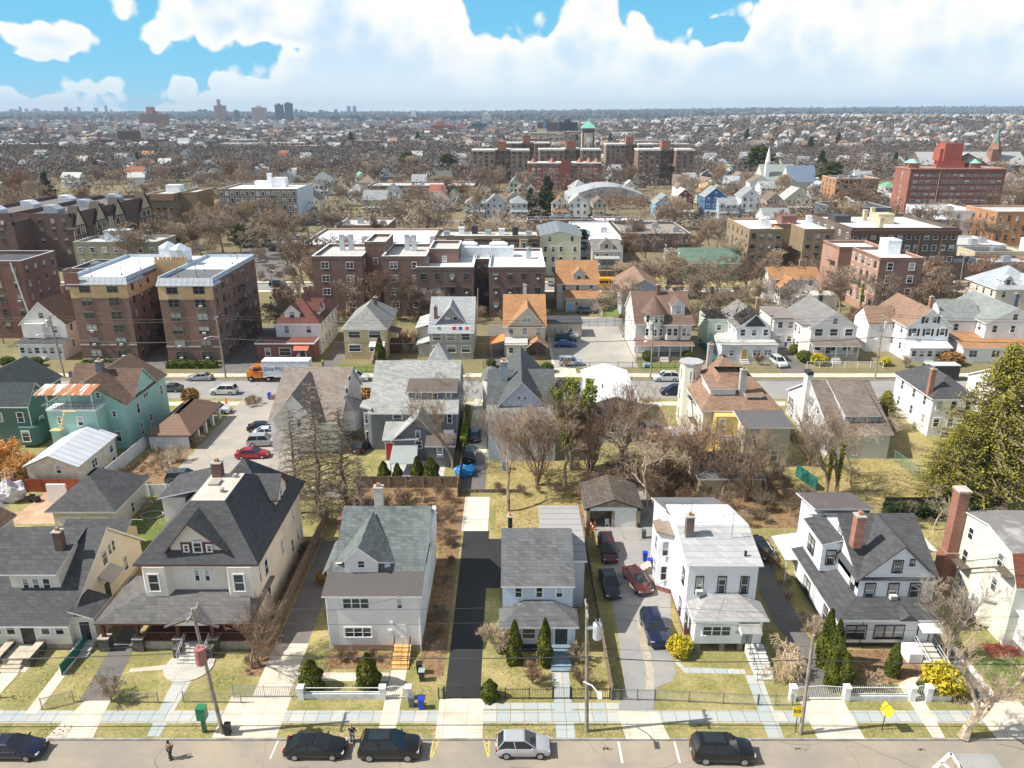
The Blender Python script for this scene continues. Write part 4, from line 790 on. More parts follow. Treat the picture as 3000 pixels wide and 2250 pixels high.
b=MB();b.prism(gprof(Y0,122,0,6.2,11.1),'x',X0,X1);t.part('wall',b,S_GY)
b=MB();gable(b,X0,X1,Y0,122,6.3,11.3,'x',.5,.35);rf=t.part('roof',b,[SH_PG,TRIM])
yd=107.0;a=FY('b2',1240,655,yd);c=FY('b2',1625,540,yd)
b=MB();b.prism([(yd,a[2]-.4),(112,a[2]-.4),(112,c[2]+1.0),(yd,c[2])],'x',a[0],X1-.2,0);b.slab([(a[0]-.3,yd-.4,c[2]),(X1+.1,yd-.4,c[2]),(X1+.1,112.0,c[2]+1.2),(a[0]-.3,112.0,c[2]+1.2)],.15,1,2);t.part('dormer',b,[S_GY,TARB,TRIM],rf)
wq(t,yd,'b2',[(1292,556,1340,640),(1430,556,1472,612),(1537,552,1583,640)])
b=MB();q=FY('b2',1350,660,106.6);b.box(q[0]-2.9,q[0]+2.9,105.3,107,q[2]-.9,q[2]-.75);b.tube([(q[0]-2.9,105.4,q[2]+.15),(q[0]+2.9,105.4,q[2]+.15)],.04,4);[b.tube([(q[0]-2.9+.3*i,105.4,q[2]-.8),(q[0]-2.9+.3*i,105.4,q[2]+.15)],.02,3) for i in range(20)];t.part('balcony',b,M('plain',(.24,.15,.09)))
wq(t,Y0,'b2',[(1110,720,1185,803),(1548,722,1590,800)])
yg=101.3;e0=FY('b2',1040,925,yg);ap=FY('b2',1312,750,yg);e1=FY('b2',1480,915,yg)
b=MB();b.box(e0[0],-8.6,yg,Y0,0,e0[2]-.1,0);b.prism([(e0[0]+1.5,e0[2]-.2),(e1[0],e0[2]-.2),(ap[0],ap[2])],'y',yg-.01,Y0,0);t.part('rear_wing',b,S_GY)
b=MB();b.slab([(e0[0]-.3,yg-.4,e0[2]-.1),(ap[0],yg-.4,e0[2]+.1),(ap[0],Y0,e0[2]+1.4),(e0[0]-.3,Y0,e0[2]+1.4)],.15,0,1);gable(b,e0[0]+1.2,e1[0],yg,Y0,e0[2],ap[2]+.2,'y',.3,.45,(ap[0]-e0[0]-1.2)/(e1[0]-e0[0]-1.2));t.part('wing_roof',b,[SH_PG,TRIM])
wq(t,yg,'b2',[(1163,980,1210,1036),(1287,945,1347,1003),(1292,860,1332,918)])
q=FY('b2',1090,1100,yg);door(t,'F',yg,q[0],.1,1.1,2.6,M('plain',(.5,.012,.012),.4))
b=MB();a=FY('b2',1385,980,99);c=FY('b2',1600,980,99);b.box(a[0],c[0],99,yg,0,a[2],0);b.slab([(a[0]-.3,98.6,a[2]),(c[0]+.3,98.6,a[2]),(c[0]+.3,101.5,a[2]+.8),(a[0]-.3,101.5,a[2]+.8)],.15,1,2);t.part('rear_room',b,[S_GY,TARB,TRIM]);wq(t,99,'b2',[(1465,992,1515,1072,1,1)])
b=MB();b.vprism([(X0,105),(X0-1.3,106),(X0-1.3,108),(X0,109.5)],0,6.4,0);b.vprism([(X0+.2,104.6),(X0-1.7,105.8),(X0-1.7,108.4),(X0+.2,110)],6.4,6.6,1);t.part('bay',b,[S_GY,SH_PG]);win(t,'F',105.5,X0-.65,4.8,.6,1.6);win(t,'F',105.5,X0-.65,1.9,.6,1.6)
b=MB();b.v=[(-13.5,117,10),(-10,117,10),(-10,121,10),(-13.5,121,10),(-11.8,118.5,12.8)];b.f=[(0,1,4),(1,2,4),(2,3,4),(3,0,4)];b.mi=[0]*4;t.part('turret_roof',b,SH_PG,rf)
t=T('blue_house','pale blue house with steep dark gable, small round turret and bare back wall','house',(1.5,111,0),G2)
a=FY('b2',1960,668,104);c=FY('b3',275,668,104);ap=FY('b3',80,470,104)
b=MB();b.box(-3.4,6.2,101,104,0,6.6);b.box(-3.4,6.2,104,121,0,7.2);b.prism([(a[0],a[2]-.3),(c[0],a[2]-.3),(ap[0],ap[2])],'y',104,121);t.part('wall',b,M('siding',(.62,.7,.82)))
b=MB();b.slab([(-3.7,100.6,6.7),(6.5,100.6,6.7),(6.5,104.4,7.4),(-3.7,104.4,7.4)],.15,2,1);gable(b,a[0]-.2,c[0]+.2,104,121,a[2]+.1,ap[2]+.2,'y',.3,.5,(ap[0]-a[0])/(c[0]-a[0]));gable(b,-3.4,6.2,104.2,121,7.3,10.2,'x',.2,.3)
rf=t.part('roof',b,[M('shingle',(.1,.11,.115)),TRIM,M('flat',(.2,.2,.2))])
wq(t,104,'b3',[(40,578,72,610),(88,578,124,610)]);wq(t,101,'b3',[(-65,850,-40,920),(210,782,245,845),(60,948,90,990)])
q=G('b2',2010,500,8.5);b=MB();b.cone(q[0]-2.1,q[1]+4,0,8.6,1.3,1.3,12,0);b.cone(q[0]-2.1,q[1]+4,8.6,10.0,1.6,.9,12,1);b.cone(q[0]-2.1,q[1]+4,10.0,10.4,.9,.05,12,1);t.part('turret',b,[S_WH,M('shingle',(.2,.2,.2))]);chimney(t,q[0],q[1]+.5,8,12.2,1.0,.9,M('plain',(.28,.32,.36)),rf)
t=hs('white_roof_house','pale house with low white roof behind the ivy covered tree',12,19,107.5,123,6.6,7.7,'y',M('siding',(.66,.7,.78)),M('flat',(.8,.8,.8),(.66,.66,.68),.3),nc=3,group=G2,attic=False,ns=3,far=False)
b=MB();b.cbox(14,112,7.2,.2,.2,.7);t.part('roof_vent',b,DARK,t.rf)
t=T('yellow_house','pale yellow house with brown roof, rear wing and white eight-sided corner tower','house',(33,109,0),G2)
SY=M('siding',(.66,.68,.5));YW=M('siding',(.72,.52,.16))
b=MB();b.box(28,39,104.5,119,0,6.5);t.part('wall',b,M('siding',(.78,.77,.66)))
b=MB();hiproof(b,28,39,104.5,119,6.6,10.1,31.5,36,109.5,114,.5);hiproof(b,30,37.5,112,121,6.6,11,33.5,34,116,117,.5);b.box(29.3,33,106.5,111.5,6.6,9.2,2);b.slab([(29,106.2,9.2),(33.2,106.2,9.2),(33.2,112,9.6),(29,112,9.6)],.15,0,1);rf=t.part('roof',b,[SH_TAN,TRIM,S_WH])
yd=106;a=FY('b3',1890,665,yd);c=FY('b3',2025,575,yd);b=MB();b.box(a[0],c[0],yd,109.5,a[2]-.2,c[2],0);b.slab([(a[0]-.3,yd-.4,c[2]+.05),(c[0]+.3,yd-.4,c[2]+.05),(c[0]+.3,110,c[2]+.9),(a[0]-.3,110,c[2]+.9)],.14,1,2);t.part('dormer',b,[S_WH,SH_TAN,TRIM],rf);wq(t,yd,'b3',[(1912,590,2008,655,2)])
chimney(t,*G('b3',1862,525,9)[:2],8,12,.9,.8,M('plain',(.45,.43,.4)),rf);chimney(t,31.8,118,8,12.5,.8,.8,M('plain',(.4,.38,.36)),rf)
b=MB();b.box(32.6,38.9,99,104.5,0,6.1,0);b.slab([(32.2,98.6,6.25),(39.3,98.6,6.25),(39.3,104.6,6.7),(32.2,104.6,6.7)],.2,1,2);t.part('rear_wing',b,[SY,M('flat',(.12,.115,.12)),TRIM]);wq(t,99,'b3',[(1940,865,1995,945,1,1),(1895,1035,1945,1105,2)]);win(t,'F',99,37,1.8,1,1.5)
b=MB();b.box(29.4,32.6,102.5,104.5,0,6.3,0);b.vprism([(29.6,102.5),(30,100.6),(32.6,100.6),(32.6,102.5)],0,3.2,0);b.vprism([(29.3,102.5),(29.8,100.2),(32.6,100.2),(32.6,102.5)],3.2,3.45,1);t.part('recess',b,[YW,M('plain',(.35,.3,.25))]);wq(t,102.5,'b3',[(1680,768,1730,850)]);win(t,'F',100.58,30.7,1.9,.8,1.3)
q=G('b3',1430,830);b=MB();b.cone(q[0],q[1]+1.6,0,10.4,1.7,1.7,8,0);b.cone(q[0],q[1]+1.6,10.4,10.6,1.95,1.95,8,1);t.part('tower',b,[M('siding',(.74,.72,.6)),M('plain',(.4,.4,.4))]);[win(t,'L',q[0]-1.6,q[1]+1.6,z,.8,1.5) for z in (2.2,5.4,8.6)];[win(t,'F',q[1]+.02,q[0]-.0,z,.8,1.5) for z in (2.2,5.4,8.6)]
b=MB();xq=27.9;zz=(3.4,6.4);b.box(xq-.9,xq,107,109.5,zz[0],zz[0]+.08);b.box(xq-.9,xq,109,111,zz[1],zz[1]+.08);b.tube([(xq-.5,107.2,zz[0]),(xq-.5,110,zz[1])],.07,4);b.tube([(xq-.9,107,zz[0]+1),(xq-.9,109.5,zz[0]+1)],.04,4);b.tube([(xq-.9,109,zz[1]+1),(xq-.9,111,zz[1]+1)],.04,4);t.part('fire_escape',b,IRON);ws(t,28,'L','b3',[(1465,620,.8,1.3),(1525,760,.8,1.4),(1522,915,.8,1.5)])
t=T('saltbox_house','white house with long brown saltbox roof, wide dormer and white chimney','house',(50,111,0),G2)
b=MB();b.prism(gprof(101.8,120,0,4.1,8.6,.52),'x',46,54.5);t.part('wall',b,M('siding',(.7,.72,.76)))
b=MB();gable(b,46,54.5,101.8,120,4.2,8.75,'x',.4,.3,.52);rf=t.part('roof',b,[SH_LBR,TRIM])
yd=103.6;a=FY('b4',750,840,yd);c=FY('b4',1040,735,yd);b=MB();b.prism([(yd,a[2]-.5),(110.5,5),(110.5,c[2]+1.8),(yd,c[2])],'x',a[0],c[0],0);b.slab([(a[0]-.2,yd-.4,c[2]),(c[0]+.2,yd-.4,c[2]),(c[0]+.1,111.3,8.95),(a[0]-.2,111.3,8.95)],.14,1,2);t.part('dormer',b,[S_GRB,SH_LBR,TRIM],rf);wq(t,yd,'b4',[(812,752,850,805),(860,752,895,805),(905,755,942,810)])
b=MB();b.cbox(45.7,112,0,.8,1.5,9.6,0);b.cbox(45.7,112,9.6,.9,1.6,.5,1);t.part('chimney',b,[S_WH,DARK]);ws(t,46,'L','b4',[(325,625,2.0,1.4,3),(493,625,1.6,1.4,2),(468,770,1.9,1.3,3),(325,755,.8,1.2),(545,695,.7,1.2)]);wq(t,101.8,'b4',[(825,1040,858,1060)])
t=hs('bay_house','pale house with porch roofs half hidden behind big yellow-green evergreen',64.5,71,110,122,6.3,9,'hip',S_WH,SH_DG,group=G2,ns=3,far=False);chimney(t,64.5,111.5,6,10.5,.7,.7,M('brick',(.42,.17,.1)),t.rf)
t=hs('brown_roof_house','house with large brown roof at right edge behind the evergreen',76,92,103,121,6.6,11,'x',S_WH,SH_TAN,group=G2,ns=3,far=False);chimney(t,79.5,114,8,11.8,.9,.9,M('brick',(.4,.17,.1)),t.rf)
t=T('garage','old hipped roof garage in the scrub behind pale yellow house','garage',(28,93,0))
b=MB();b.box(24.5,32.5,90,97,0,2.8);t.part('wall',b,M('plain',(.55,.47,.3)));b=MB();hiproof(b,24.5,32.5,90,97,2.8,4.9,28,29,93,94,.4);t.part('roof',b,[M('shingle',(.17,.155,.15)),TRIM]);b=MB();b.box(25,27.5,89.93,90,0,2.2);t.part('garage_door',b,M('plain',(.5,.42,.25)))
# ---------------------------------------------------------------- row 3: across the second street
def X_(o,x,y,Y):return FY(o,x,y,Y)[0]
BR1=M('brick',(.23,.115,.08),(.14,.07,.05));BR2=M('brick',(.24,.09,.065),(.13,.05,.04));BR3=M('brick',(.34,.24,.13),(.2,.14,.08));BR4=M('brick',(.46,.23,.14),(.3,.14,.09));BRO=M('brick',(.55,.26,.1),(.4,.17,.07))
BRR=M('brick',(.38,.12,.07),(.25,.075,.05));WROOF=M('flat',(.82,.83,.84),(.62,.63,.64),.35);DROOF=M('flat',(.06,.06,.065),(.1,.1,.1));BROOF=M('flat',(.2,.16,.13),(.12,.1,.085));GROOF=M('flat',(.5,.49,.46),(.36,.35,.33))
def apt(name,label,x0,x1,y0,y1,z,wall,roof,fl,nf,ns=0,side=None,par=.7,wsz=(1.1,1.5),trim=None,cat='apartment building',group=None,cope=None,extra=(),far=True,zb=1.2,twin=1,ac=.2,rz=0):
    t=T(name,label,cat,((x0+x1)/2,(y0+y1)/2,0),group);b=MB();b.box(x0,x1,y0,y1,0,z)
    for (a,c,d,e,zz) in extra:b.box(a,c,d,e,0,zz)
    t.part('wall',b,wall);t.rf=None
    b=MB()
    for (a,c,d,e,zz) in ((x0,x1,y0,y1,z),)+tuple(extra):
        b.box(a+.3,c-.3,d+.3,e-.3,zz,zz+.02,0)
        for q in ((a-.05,c+.05,d-.05,d+.3),(a-.05,c+.05,e-.3,e+.05),(a-.05,a+.3,d+.3,e-.3),(c-.3,c+.05,d+.3,e-.3)):b.box(*q,zz-.02,zz+par,1);b.box(q[0]-.03,q[1]+.03,q[2]-.03,q[3]+.03,zz+par,zz+par+.1,2)
    t.rf=t.part('roof',b,[roof,wall,cope or M('plain',(.5,.5,.5))]);fh=(z-zb)/fl;sd=side or ('R' if (x0+x1)<0 else 'L')
    trim=trim or BTRIM
    for k in range(fl):
        zc=zb+fh*(k+.55)
        for i in range(nf):win(t,'F',y0,x0+(x1-x0)*(i+.5)/nf,zc,wsz[0],wsz[1],twin,trim=trim,far=far,ac=far and rnd.random()<ac)
        for i in range(ns):win(t,sd,x1 if sd=='R' else x0,y0+(y1-y0)*(i+.5)/ns,zc,wsz[0]*.85,wsz[1],trim=trim,far=far)
    return t
def roofbox(t,x,y,z,w,d,h,mat,name='roof_bulkhead'):b=MB();b.cbox(x,y,z,w,d,h);b.cbox(x,y,z+h,w+.2,d+.2,.12);return t.part(name,b,mat,t.rf)
def ladder(t,X,y,zs,face='R'):            # iron fire escape down a side or front wall
    b=MB()
    for i,z in enumerate(zs):
        if face=='R':b.box(X,X+1.1,y-1.6,y+1.6,z,z+.08);b.tube([(X+1.1,y-1.6,z+.9),(X+1.1,y+1.6,z+.9)],.05,4);i and b.tube([(X+.6,y-1.3,zs[i-1]),(X+.6,y+1.3,z)],.09,4)
        elif face=='L':b.box(X-1.1,X,y-1.6,y+1.6,z,z+.08);b.tube([(X-1.1,y-1.6,z+.9),(X-1.1,y+1.6,z+.9)],.05,4);i and b.tube([(X-.6,y-1.3,zs[i-1]),(X-.6,y+1.3,z)],.09,4)
        else:b.box(X-1.6,X+1.6,y-1.1,y,z,z+.08);b.tube([(X-1.6,y-1.1,z+.9),(X+1.6,y-1.1,z+.9)],.05,4);i and b.tube([(X-1.3,y-.6,zs[i-1]),(X+1.3,y-.6,z)],.09,4)
    t.part('fire_escape',b,M('plain',(.06,.045,.04),.6))
G3='houses across the second street'
t=hs('white_gabled_house','white front gabled house with enclosed porch left of the castle-topped brick apartments',-100,-91,151.5,166,7.2,11.6,'y',S_WH,SH_BR,2,2,porch=dict(d=2.4,z=3.4,enc=True,mat=SH_DG),chim=(-95,160,13),side='R');b=MB();b.vprism([(-99.3,151.5),(-98.8,150.6),(-95.2,150.6),(-94.7,151.5)],4.2,7.2);t.part('bay',b,S_WH)
# twin-fronted castle-topped apartments
t=T('castle_apartments','brown brick apartments with tan top floor, silver mansard edge and crenellated court','apartment building',(-72,158,0))
TANW=M('plain',(.56,.38,.2),.85,0,.12,.8);MET=M('ribbed',(.42,.45,.49),1.1,0,.35,None)
parts=((-86.3,-75.1,147.5,172),(-68.5,-57.8,146.2,172));b=MB();c=MB()
for (x0,x1,y0,y1) in parts:b.box(x0,x1,y0,y1,0,16.6)
b.box(-75.2,-68.4,161,171.9,0,17.2);t.part('wall',b,BR1)
for (x0,x1,y0,y1) in parts[:1]:c.box(x0-.04,x1+.04,y0-.04,y0+16,13.2,16.0)
c.box(-68.54,-57.9,146.16,146.6,13.2,16.0);c.box(-75.3,-68.3,160.9,161.3,12,18.3);[c.box(-75.2+.9*i,-74.7+.9*i,160.9,161.4,18.3,18.9) for i in range(8)];t.part('tan_storey',c,TANW)
c=MB();[c.slab([(x0-.25,y0-.35,16.0),(x1+.25,y0-.35,16.0),(x1-.1,y0+.5,17.4),(x0+.1,y0+.5,17.4)],.1,0,0) for (x0,x1,y0,y1) in parts];c.slab([(-74.85,147.2,16.0),(-74.85,154.5,16.0),(-75.6,154.5,17.4),(-75.6,147.9,17.4)],.1,0,0);c.slab([(-57.5,145.9,16.0),(-57.5,150,16.0),(-58.4,150,17.4),(-58.4,146.6,17.4)],.1,0,0);t.part('mansard',c,MET)
c=MB();c.box(-86,-75.4,148,171.7,16.6,16.9,0);c.box(-68.2,-58.1,146.7,158,16.6,16.9,1);c.box(-68.2,-58.1,158,171.7,16.6,16.91,0);c.box(-75.2,-68.4,161.5,171.7,17.2,17.25,0)
for (x0,x1,y0,y1) in parts:c.box(x0,x0+.3,y0+.5,y1,16.5,17.6,2);c.box(x1-.3,x1,y0+.5,y1,16.5,17.5,2);c.box(x0,x1,y1-.3,y1,16.5,17.6,2)
t.rf=t.part('roof',c,[WROOF,M('flat',(.14,.14,.15)),M('plain',(.45,.53,.62),.6)])
for (x,y) in ((-74,166),(-70.5,163.5)):
    b=MB();b.cbox(x,y,16.9,3.2,3.2,3.3,0);b.v+=[];b.cone(x,y,20.2,21.4,2.4,.2,4,1);t.part('roof_bulkhead',b,[M('plain',(.66,.7,.74)),M('ribbed',(.5,.58,.66),.4,0)],t.rf)
for i,(x,y) in enumerate([(-83,150),(-78,152),(-77,158),(-66,150),(-63,156),(-62,149.5),(-60,164),(-61,170)]):b=MB();b.tube([(x,y,16.9),(x,y,19.3)],.07,5);b.cone(x,y,16.9,17.2,.3,.15,8);t.part('vent_pipe',b,M('plain',(.2,.2,.22)),t.rf)
b=MB();b.box(-87,-86.2,147.3,149.5,15.5,18.4);[b.box(-87,-86.2,147.3+.8*i,147.7+.8*i,18.4,18.9) for i in range(3)];b.box(-86.9,-84.2,147.2,147.5,15.5,18.3);t.part('corner_tower',b,BR2)
for k in range(6):
    z=1.6+2.72*k
    if k==0:z=1.9
    for x in (-83.4,-78.0,-65.8,-60.6):win(t,'F',(147.46 if x<-75 else 146.12) if k==5 or 1 else 0,x,z,2.0,1.5,2,trim=BTRIM,far=True,ac=rnd.random()<.25)
    for i in range(8):win(t,'R',-57.8,147.5+3.05*i+(.6 if i % 2 else 0),z,1.5 if i % 2 else .8,1.45,2 if i % 2 else 1,trim=BTRIM,far=True)
    for i in range(3):win(t,'R',-75.06,149.5+3.4*i,z,.9,1.4,trim=BTRIM,far=True)
c=MB();[c.box(x0-.06,x1+.06,y0-.06,y0+.1,z,z+.25) for (x0,x1,y0,y1) in parts for z in (3.6,.6)];t.part('stone_band',c,M('plain',(.5,.47,.43)))
ladder(t,-57.8,160.5,[4.6,7.3,10,12.8]);ladder(t,-75.0,158,[4.6,7.3,10,12.8]);b=MB();b.box(-73.3,-70.3,158.5,161,2.6,2.8);t.part('awning',b,M('plain',(.2,.02,.03)))
# brick-fronted house with red roof
t=hs('red_roofed_house','white house with dark red hipped roof, gabled dormers and flat brick front extension',-48.6,-39.6,152.8,169,6.7,11.2,'hip',M('siding',(.78,.78,.8)),SH_RED,2,2,dorm=[(-45.2,3.0,7.3,1.7,153.6,5)],chim=(-44,161,12.6,BR2),side='R',ns=5);t.r.children[0].name='wall'
b=MB();b.box(-51.6,-40.0,148.7,152.8,0,3.5,0);b.box(-51.9,-39.8,148.4,152.8,3.5,3.75,1);b.box(-51.7,-40,148.7,152.8,3.75,3.8,2);t.part('front_extension',b,[M('brick',(.26,.07,.05),(.17,.05,.04)),TRIM,M('flat',(.2,.06,.04))]);win(t,'F',148.7,-49.4,1.9,1.0,1.4);win(t,'F',148.7,-45.9,1.9,2.3,1.5,1)
b=MB();b.slab([(-43.9,147.3,2.7),(-40.9,147.3,2.7),(-40.9,148.7,3.3),(-43.9,148.7,3.3)],.15,0,1);t.part('awning',b,[M('plain',(.6,.13,.07)),TRIM]);door(t,'F',148.65,-42.4,.6,1.1,2,DARK);steps(t,-43.3,-41.5,146.8,148.65,.6,4,rail=TRIM)
for y in (157,160.3):b=MB();b.prism(gprof(y-1.1,y+1.1,7,8.9,10.2),'x',-44,-40.3,0);gable(b,-44,-40.3,y-1.1,y+1.1,8.9,10.3,'x',.25,.25,th=.1);b.mi=[0]*7+[1]*(len(b.mi)-7);t.part('side_dormer',b,[S_WH,SH_RED],t.rf);win(t,'R',-40.3,y,8.4,.8,1.0,far=True)
t=hs('yellow_hip_house','boxy yellow two storey house with grey pyramid roof and white door canopy',-34,-25.6,149.6,165,6.5,10,'hip',M('siding',(.66,.53,.3)),M('shingle',(.3,.3,.28),(.2,.2,.19)),2,2,chim=(-28.8,158.5,10.8,M('brick',(.1,.08,.08))),side='R',wsz=(2.3,1.4),ns=4)
b=MB();b.slab([(-28.8,148,3.2),(-25.7,148,3.2),(-25.7,149.6,3.8),(-28.8,149.6,3.8)],.12,0,0);t.part('awning',b,TRIM);steps(t,-28.2,-26.4,146.5,149.55,1.0,5,[BR2,BR2],rail=TRIM);b=MB();b.slab([(-25.6,153.5,5.0),(-23.2,153.5,4.4),(-23.2,157.5,4.4),(-25.6,157.5,5.0)],.12,0,0);b.cbox(-23.4,153.8,0,.2,.2,4.3);b.box(-25.6,-23.4,154,157,0,2.4);t.part('side_porch',b,M('plain',(.13,.06,.05)))
t=hs('taupe_house','taupe house with deck of coloured clothes over the porch under a steep gable',-16.7,-7.9,149.6,166,5.9,11.0,'x',M('siding',(.42,.38,.34)),M('shingle',(.38,.39,.4),(.27,.28,.29)),2,3,side='R',wsz=(1.7,1.4),chim=(-15.6,153,10.2,BR2),rf=.55)
b=MB();b.box(-16.7,-8.2,149.62,153,5.5,6.0);b.prism([(-16.2,6),(-8.7,6),(-12.4,10.4)],'y',152.6,160);t.part('deck_wall',b,M('siding',(.42,.38,.34)));b=MB();gable(b,-16.4,-8.5,151.5,160,6.1,10.7,'y',.3,.3);t.part('front_gable',b,[M('shingle',(.38,.39,.4),(.27,.28,.29)),TRIM],t.rf);win(t,'F',152.58,-11.6,7.5,.8,1.3,far=True);door(t,'F',152.58,-13.2,6.1,.9,1.9,TRIM)
b=MB();b.tube([(-16.6,149.7,6.9),(-8.2,149.7,6.9)],.05,4);b.box(-16.6,-8.2,149.6,149.7,5.9,6.15);[b.cbox(-16.5+1.04*i,149.7,6,.06,.06,.9) for i in range(9)];t.part('deck_railing',b,TRIM)
for i,(x,cc_) in enumerate([(-12,(.6,.03,.04)),(-11.3,(.7,.7,.72)),(-10.7,(.1,.15,.5)),(-9.4,(.75,.15,.06)),(-15,(.2,.4,.25))]):b=MB();b.box(x,x+.7,149.6,149.66,6.2,6.9);tmp=t.part('laundry',b,M('plain',cc_))
b=MB();b.box(-19.8,-16.7,155,164,0,5.4,0);b.slab([(-20.2,154.6,5.2),(-16.7,154.6,6.2),(-16.7,164.4,6.2),(-20.2,164.4,5.2)],.15,1,1);b.box(-19.2,-16.7,151,155,0,2.9,0);b.slab([(-19.6,150.6,2.8),(-16.7,150.6,3.6),(-16.7,155,3.6),(-19.6,155,2.8)],.12,1,1);t.part('side_wing',b,[M('siding',(.42,.38,.34)),M('shingle',(.5,.55,.53),(.4,.43,.42))])
t=hs('orange_roofed_house','cream house with orange shingle roof, steep front gable and glazed porches',-1.6,6.8,152,168,6.5,11.2,'x',M('siding',(.68,.6,.46)),SH_OR,2,3,side='R',chim=(2.8,164,12.3,M('plain',(.6,.56,.5))),porch=dict(d=2.6,z=3.3,enc=True,x0=-1.2,x1=2.9,mat=M('flat',(.5,.48,.46))))
b=MB();b.prism([(-1,6.4),(6.6,6.4),(3.2,10.2)],'y',151.9,160);t.part('gable_wall',b,M('siding',(.68,.6,.46)));b=MB();gable(b,-1,6.6,151.5,160,6.5,10.5,'y',.3,.3,.55);t.part('front_gable',b,[SH_OR,TRIM],t.rf);win(t,'F',151.88,3,7.7,1.4,.9,2,far=True)
b=MB();gable(b,3.1,7.2,148.9,152,2.9,4.4,'y',.2,.2,th=.12);t.part('porch_gable',b,[SH_OR,TRIM]);b=MB();b.box(3.1,7.2,149.2,152,0,.7);[b.cbox(x,149.4,.7,.15,.15,2.2) for x in (3.3,5.1,7.0)];b.box(3.1,7.2,151.9,151.99,.7,2.9);t.part('side_porch',b,M('plain',(.2,.12,.1)));b=MB();b.slab([(-4.6,150.5,2.9),(-1.6,150.5,3.7),(-1.6,156,3.7),(-4.6,156,2.9)][0:4],.12,0,0);b.cbox(-4.3,150.8,0,.15,.15,2.8);t.part('side_awning',b,M('plain',(.62,.22,.06)))
t=T('tan_shed','low flat tan garage building between the orange roofed house and car park','garage',(11,168,0));b=MB();b.box(7.4,15.6,166,172,0,3.2,0);b.box(7.2,15.8,165.8,172.2,3.2,3.4,1);t.part('wall',b,[S_TAN,DROOF]);[win(t,'F',166,x,1.8,.8,1.1,far=True) for x in (9.6,13.2)]
b=MB();b.box(15.8,27,175,175.2,0,1.9);solo('board_fence',b,M('ribbed',(.75,.75,.75),2.0,0),'long white panel fence at the back of the car park','fence')
# turreted house
t=hs('turret_house','pale Victorian with brown conical turret, bowed bays and wraparound porch',25.2,36.5,151.5,166,7.3,12.2,'x',M('siding',(.7,.68,.63)),M('shingle',(.2,.125,.09),(.13,.085,.065)),2,1,side='L',ns=4,dorm=[(34,2.6,8.3,2.2,153,5)],chim=(30.6,158,13.6,BR2),porch=dict(d=2.8,z=3.3,rail=IRON,h0=.8,mat=M('shingle',(.26,.15,.11),(.18,.11,.085))),attic=True)
b=MB();b.cone(28.9,152.3,.8,9.3,1.95,1.95,12,0);b.cone(28.9,152.3,9.2,12.6,2.75,.05,16,1);t.part('turret',b,[M('siding',(.7,.68,.63)),M('shingle',(.2,.125,.09),(.13,.085,.065))]);[win(t,'F',150.38,28.9,z,.9,1.4,far=True) for z in (5.4,8.2)];[win(t,'F',150.8,28.9+d,z,.7,1.4,far=True) for d in (-1.35,1.35) for z in (5.4,8.2)]
b=MB();b.vprism([(30.8,151.5),(31.4,150.2),(33.6,150.2),(34,150.9),(34.4,150.2),(36.0,150.2),(36.6,151.5)],3.9,7.2,0);b.slab([(30.4,149.8,7.2),(36.9,149.8,7.2),(36.9,153.5,8.6),(30.4,153.5,8.6)],.15,1,2);t.part('bay',b,[M('siding',(.7,.68,.63)),M('shingle',(.2,.125,.09),(.13,.085,.065)),TRIM]);[win(t,'F',150.18,x,5.6,.8,1.5,far=True) for x in (31.9,33.1,34.9,35.7)]
# burnt-out house
BW=M('siding',(.74,.75,.76),.2,.25);CHAR=M('plain',(.03,.025,.022),.95,0,.5,3)
t=hs('burnt_house','white house with burnt out collapsed roof and blackened rafters',46,53,151.5,165,6.3,9.0,'y',BW,M('shingle',(.28,.27,.26),(.1,.09,.08)),2,3,side='L',wsz=(.9,1.3),chim=(52,159,10.5,BR4),attic=False)
b=MB();b.box(42.2,53.4,147.9,151.5,0,3.4,0);b.box(42.0,53.6,147.7,151.5,3.4,3.65,1);b.box(42.4,46,151.5,158,0,3.2,0);b.box(42.4,46,151.5,158,3.2,3.3,1);t.part('front_extension',b,[BW,M('flat',(.5,.5,.48),(.2,.18,.16))]);[win(t,'F',147.9,x,1.9,w_,1.2,2 if w_>1 else 1,far=True) for x,w_ in ((44.2,.9),(49.3,1.5),(51.5,1.4))];door(t,'F',147.85,46.8,.6,1.1,2,M('plain',(.45,.28,.1)));steps(t,46,47.6,146,147.85,.6,3,rail=False)
b=MB();b.box(41.6,46,158,166,0,6.2);t.part('side_wing',b,M('siding',(.62,.7,.6)));b=MB();r2=random.Random(3)
for i in range(46):x,y=r2.uniform(41.6,46.2),r2.uniform(158,166);a=r2.uniform(0,3.1);l=r2.uniform(.6,2.2);b.tube([(x,y,6.1+r2.random()),(x+l*math.cos(a),y+l*math.sin(a),6.2+r2.random()*1.2)],.09,4)
for i in range(40):x,y=r2.uniform(46.5,51),r2.uniform(151.6,158);b.tube([(x,y,7.2+r2.random()),(x+r2.uniform(-1,1),y+r2.uniform(-1,1),8+r2.random()*1.4)],.09,4)
b.box(41.8,45.9,158.2,165.8,6.2,6.25);b.add([(46.3,151.2,7.0),(49.8,151.2,9.4),(49.8,157,9.5),(46.3,157,7.1)],[(0,1,2,3)]);t.part('charred_rafters',b,CHAR);win(t,'F',157.98,44,4.5,.9,1.3,far=True)
b=MB();b.prism([(47.5,6.4),(51.8,6.4),(49.6,8.7)],'y',151.42,151.49);t.part('gable_hole',b,[DARK])
t=hs('porch_house','white gable and wing house with white columned porch and trimmed bushes in front',60.6,69.8,150.2,165,6.8,9.9,'y',S_WH,M('shingle',(.24,.23,.22),(.16,.155,.15)),2,3,side='L',ns=4,porch=dict(d=2.4,z=3.4,mat=SH_LBR,h0=.9),wsz=(1.5,1.4),chim=(66,161,10.8,DARK))
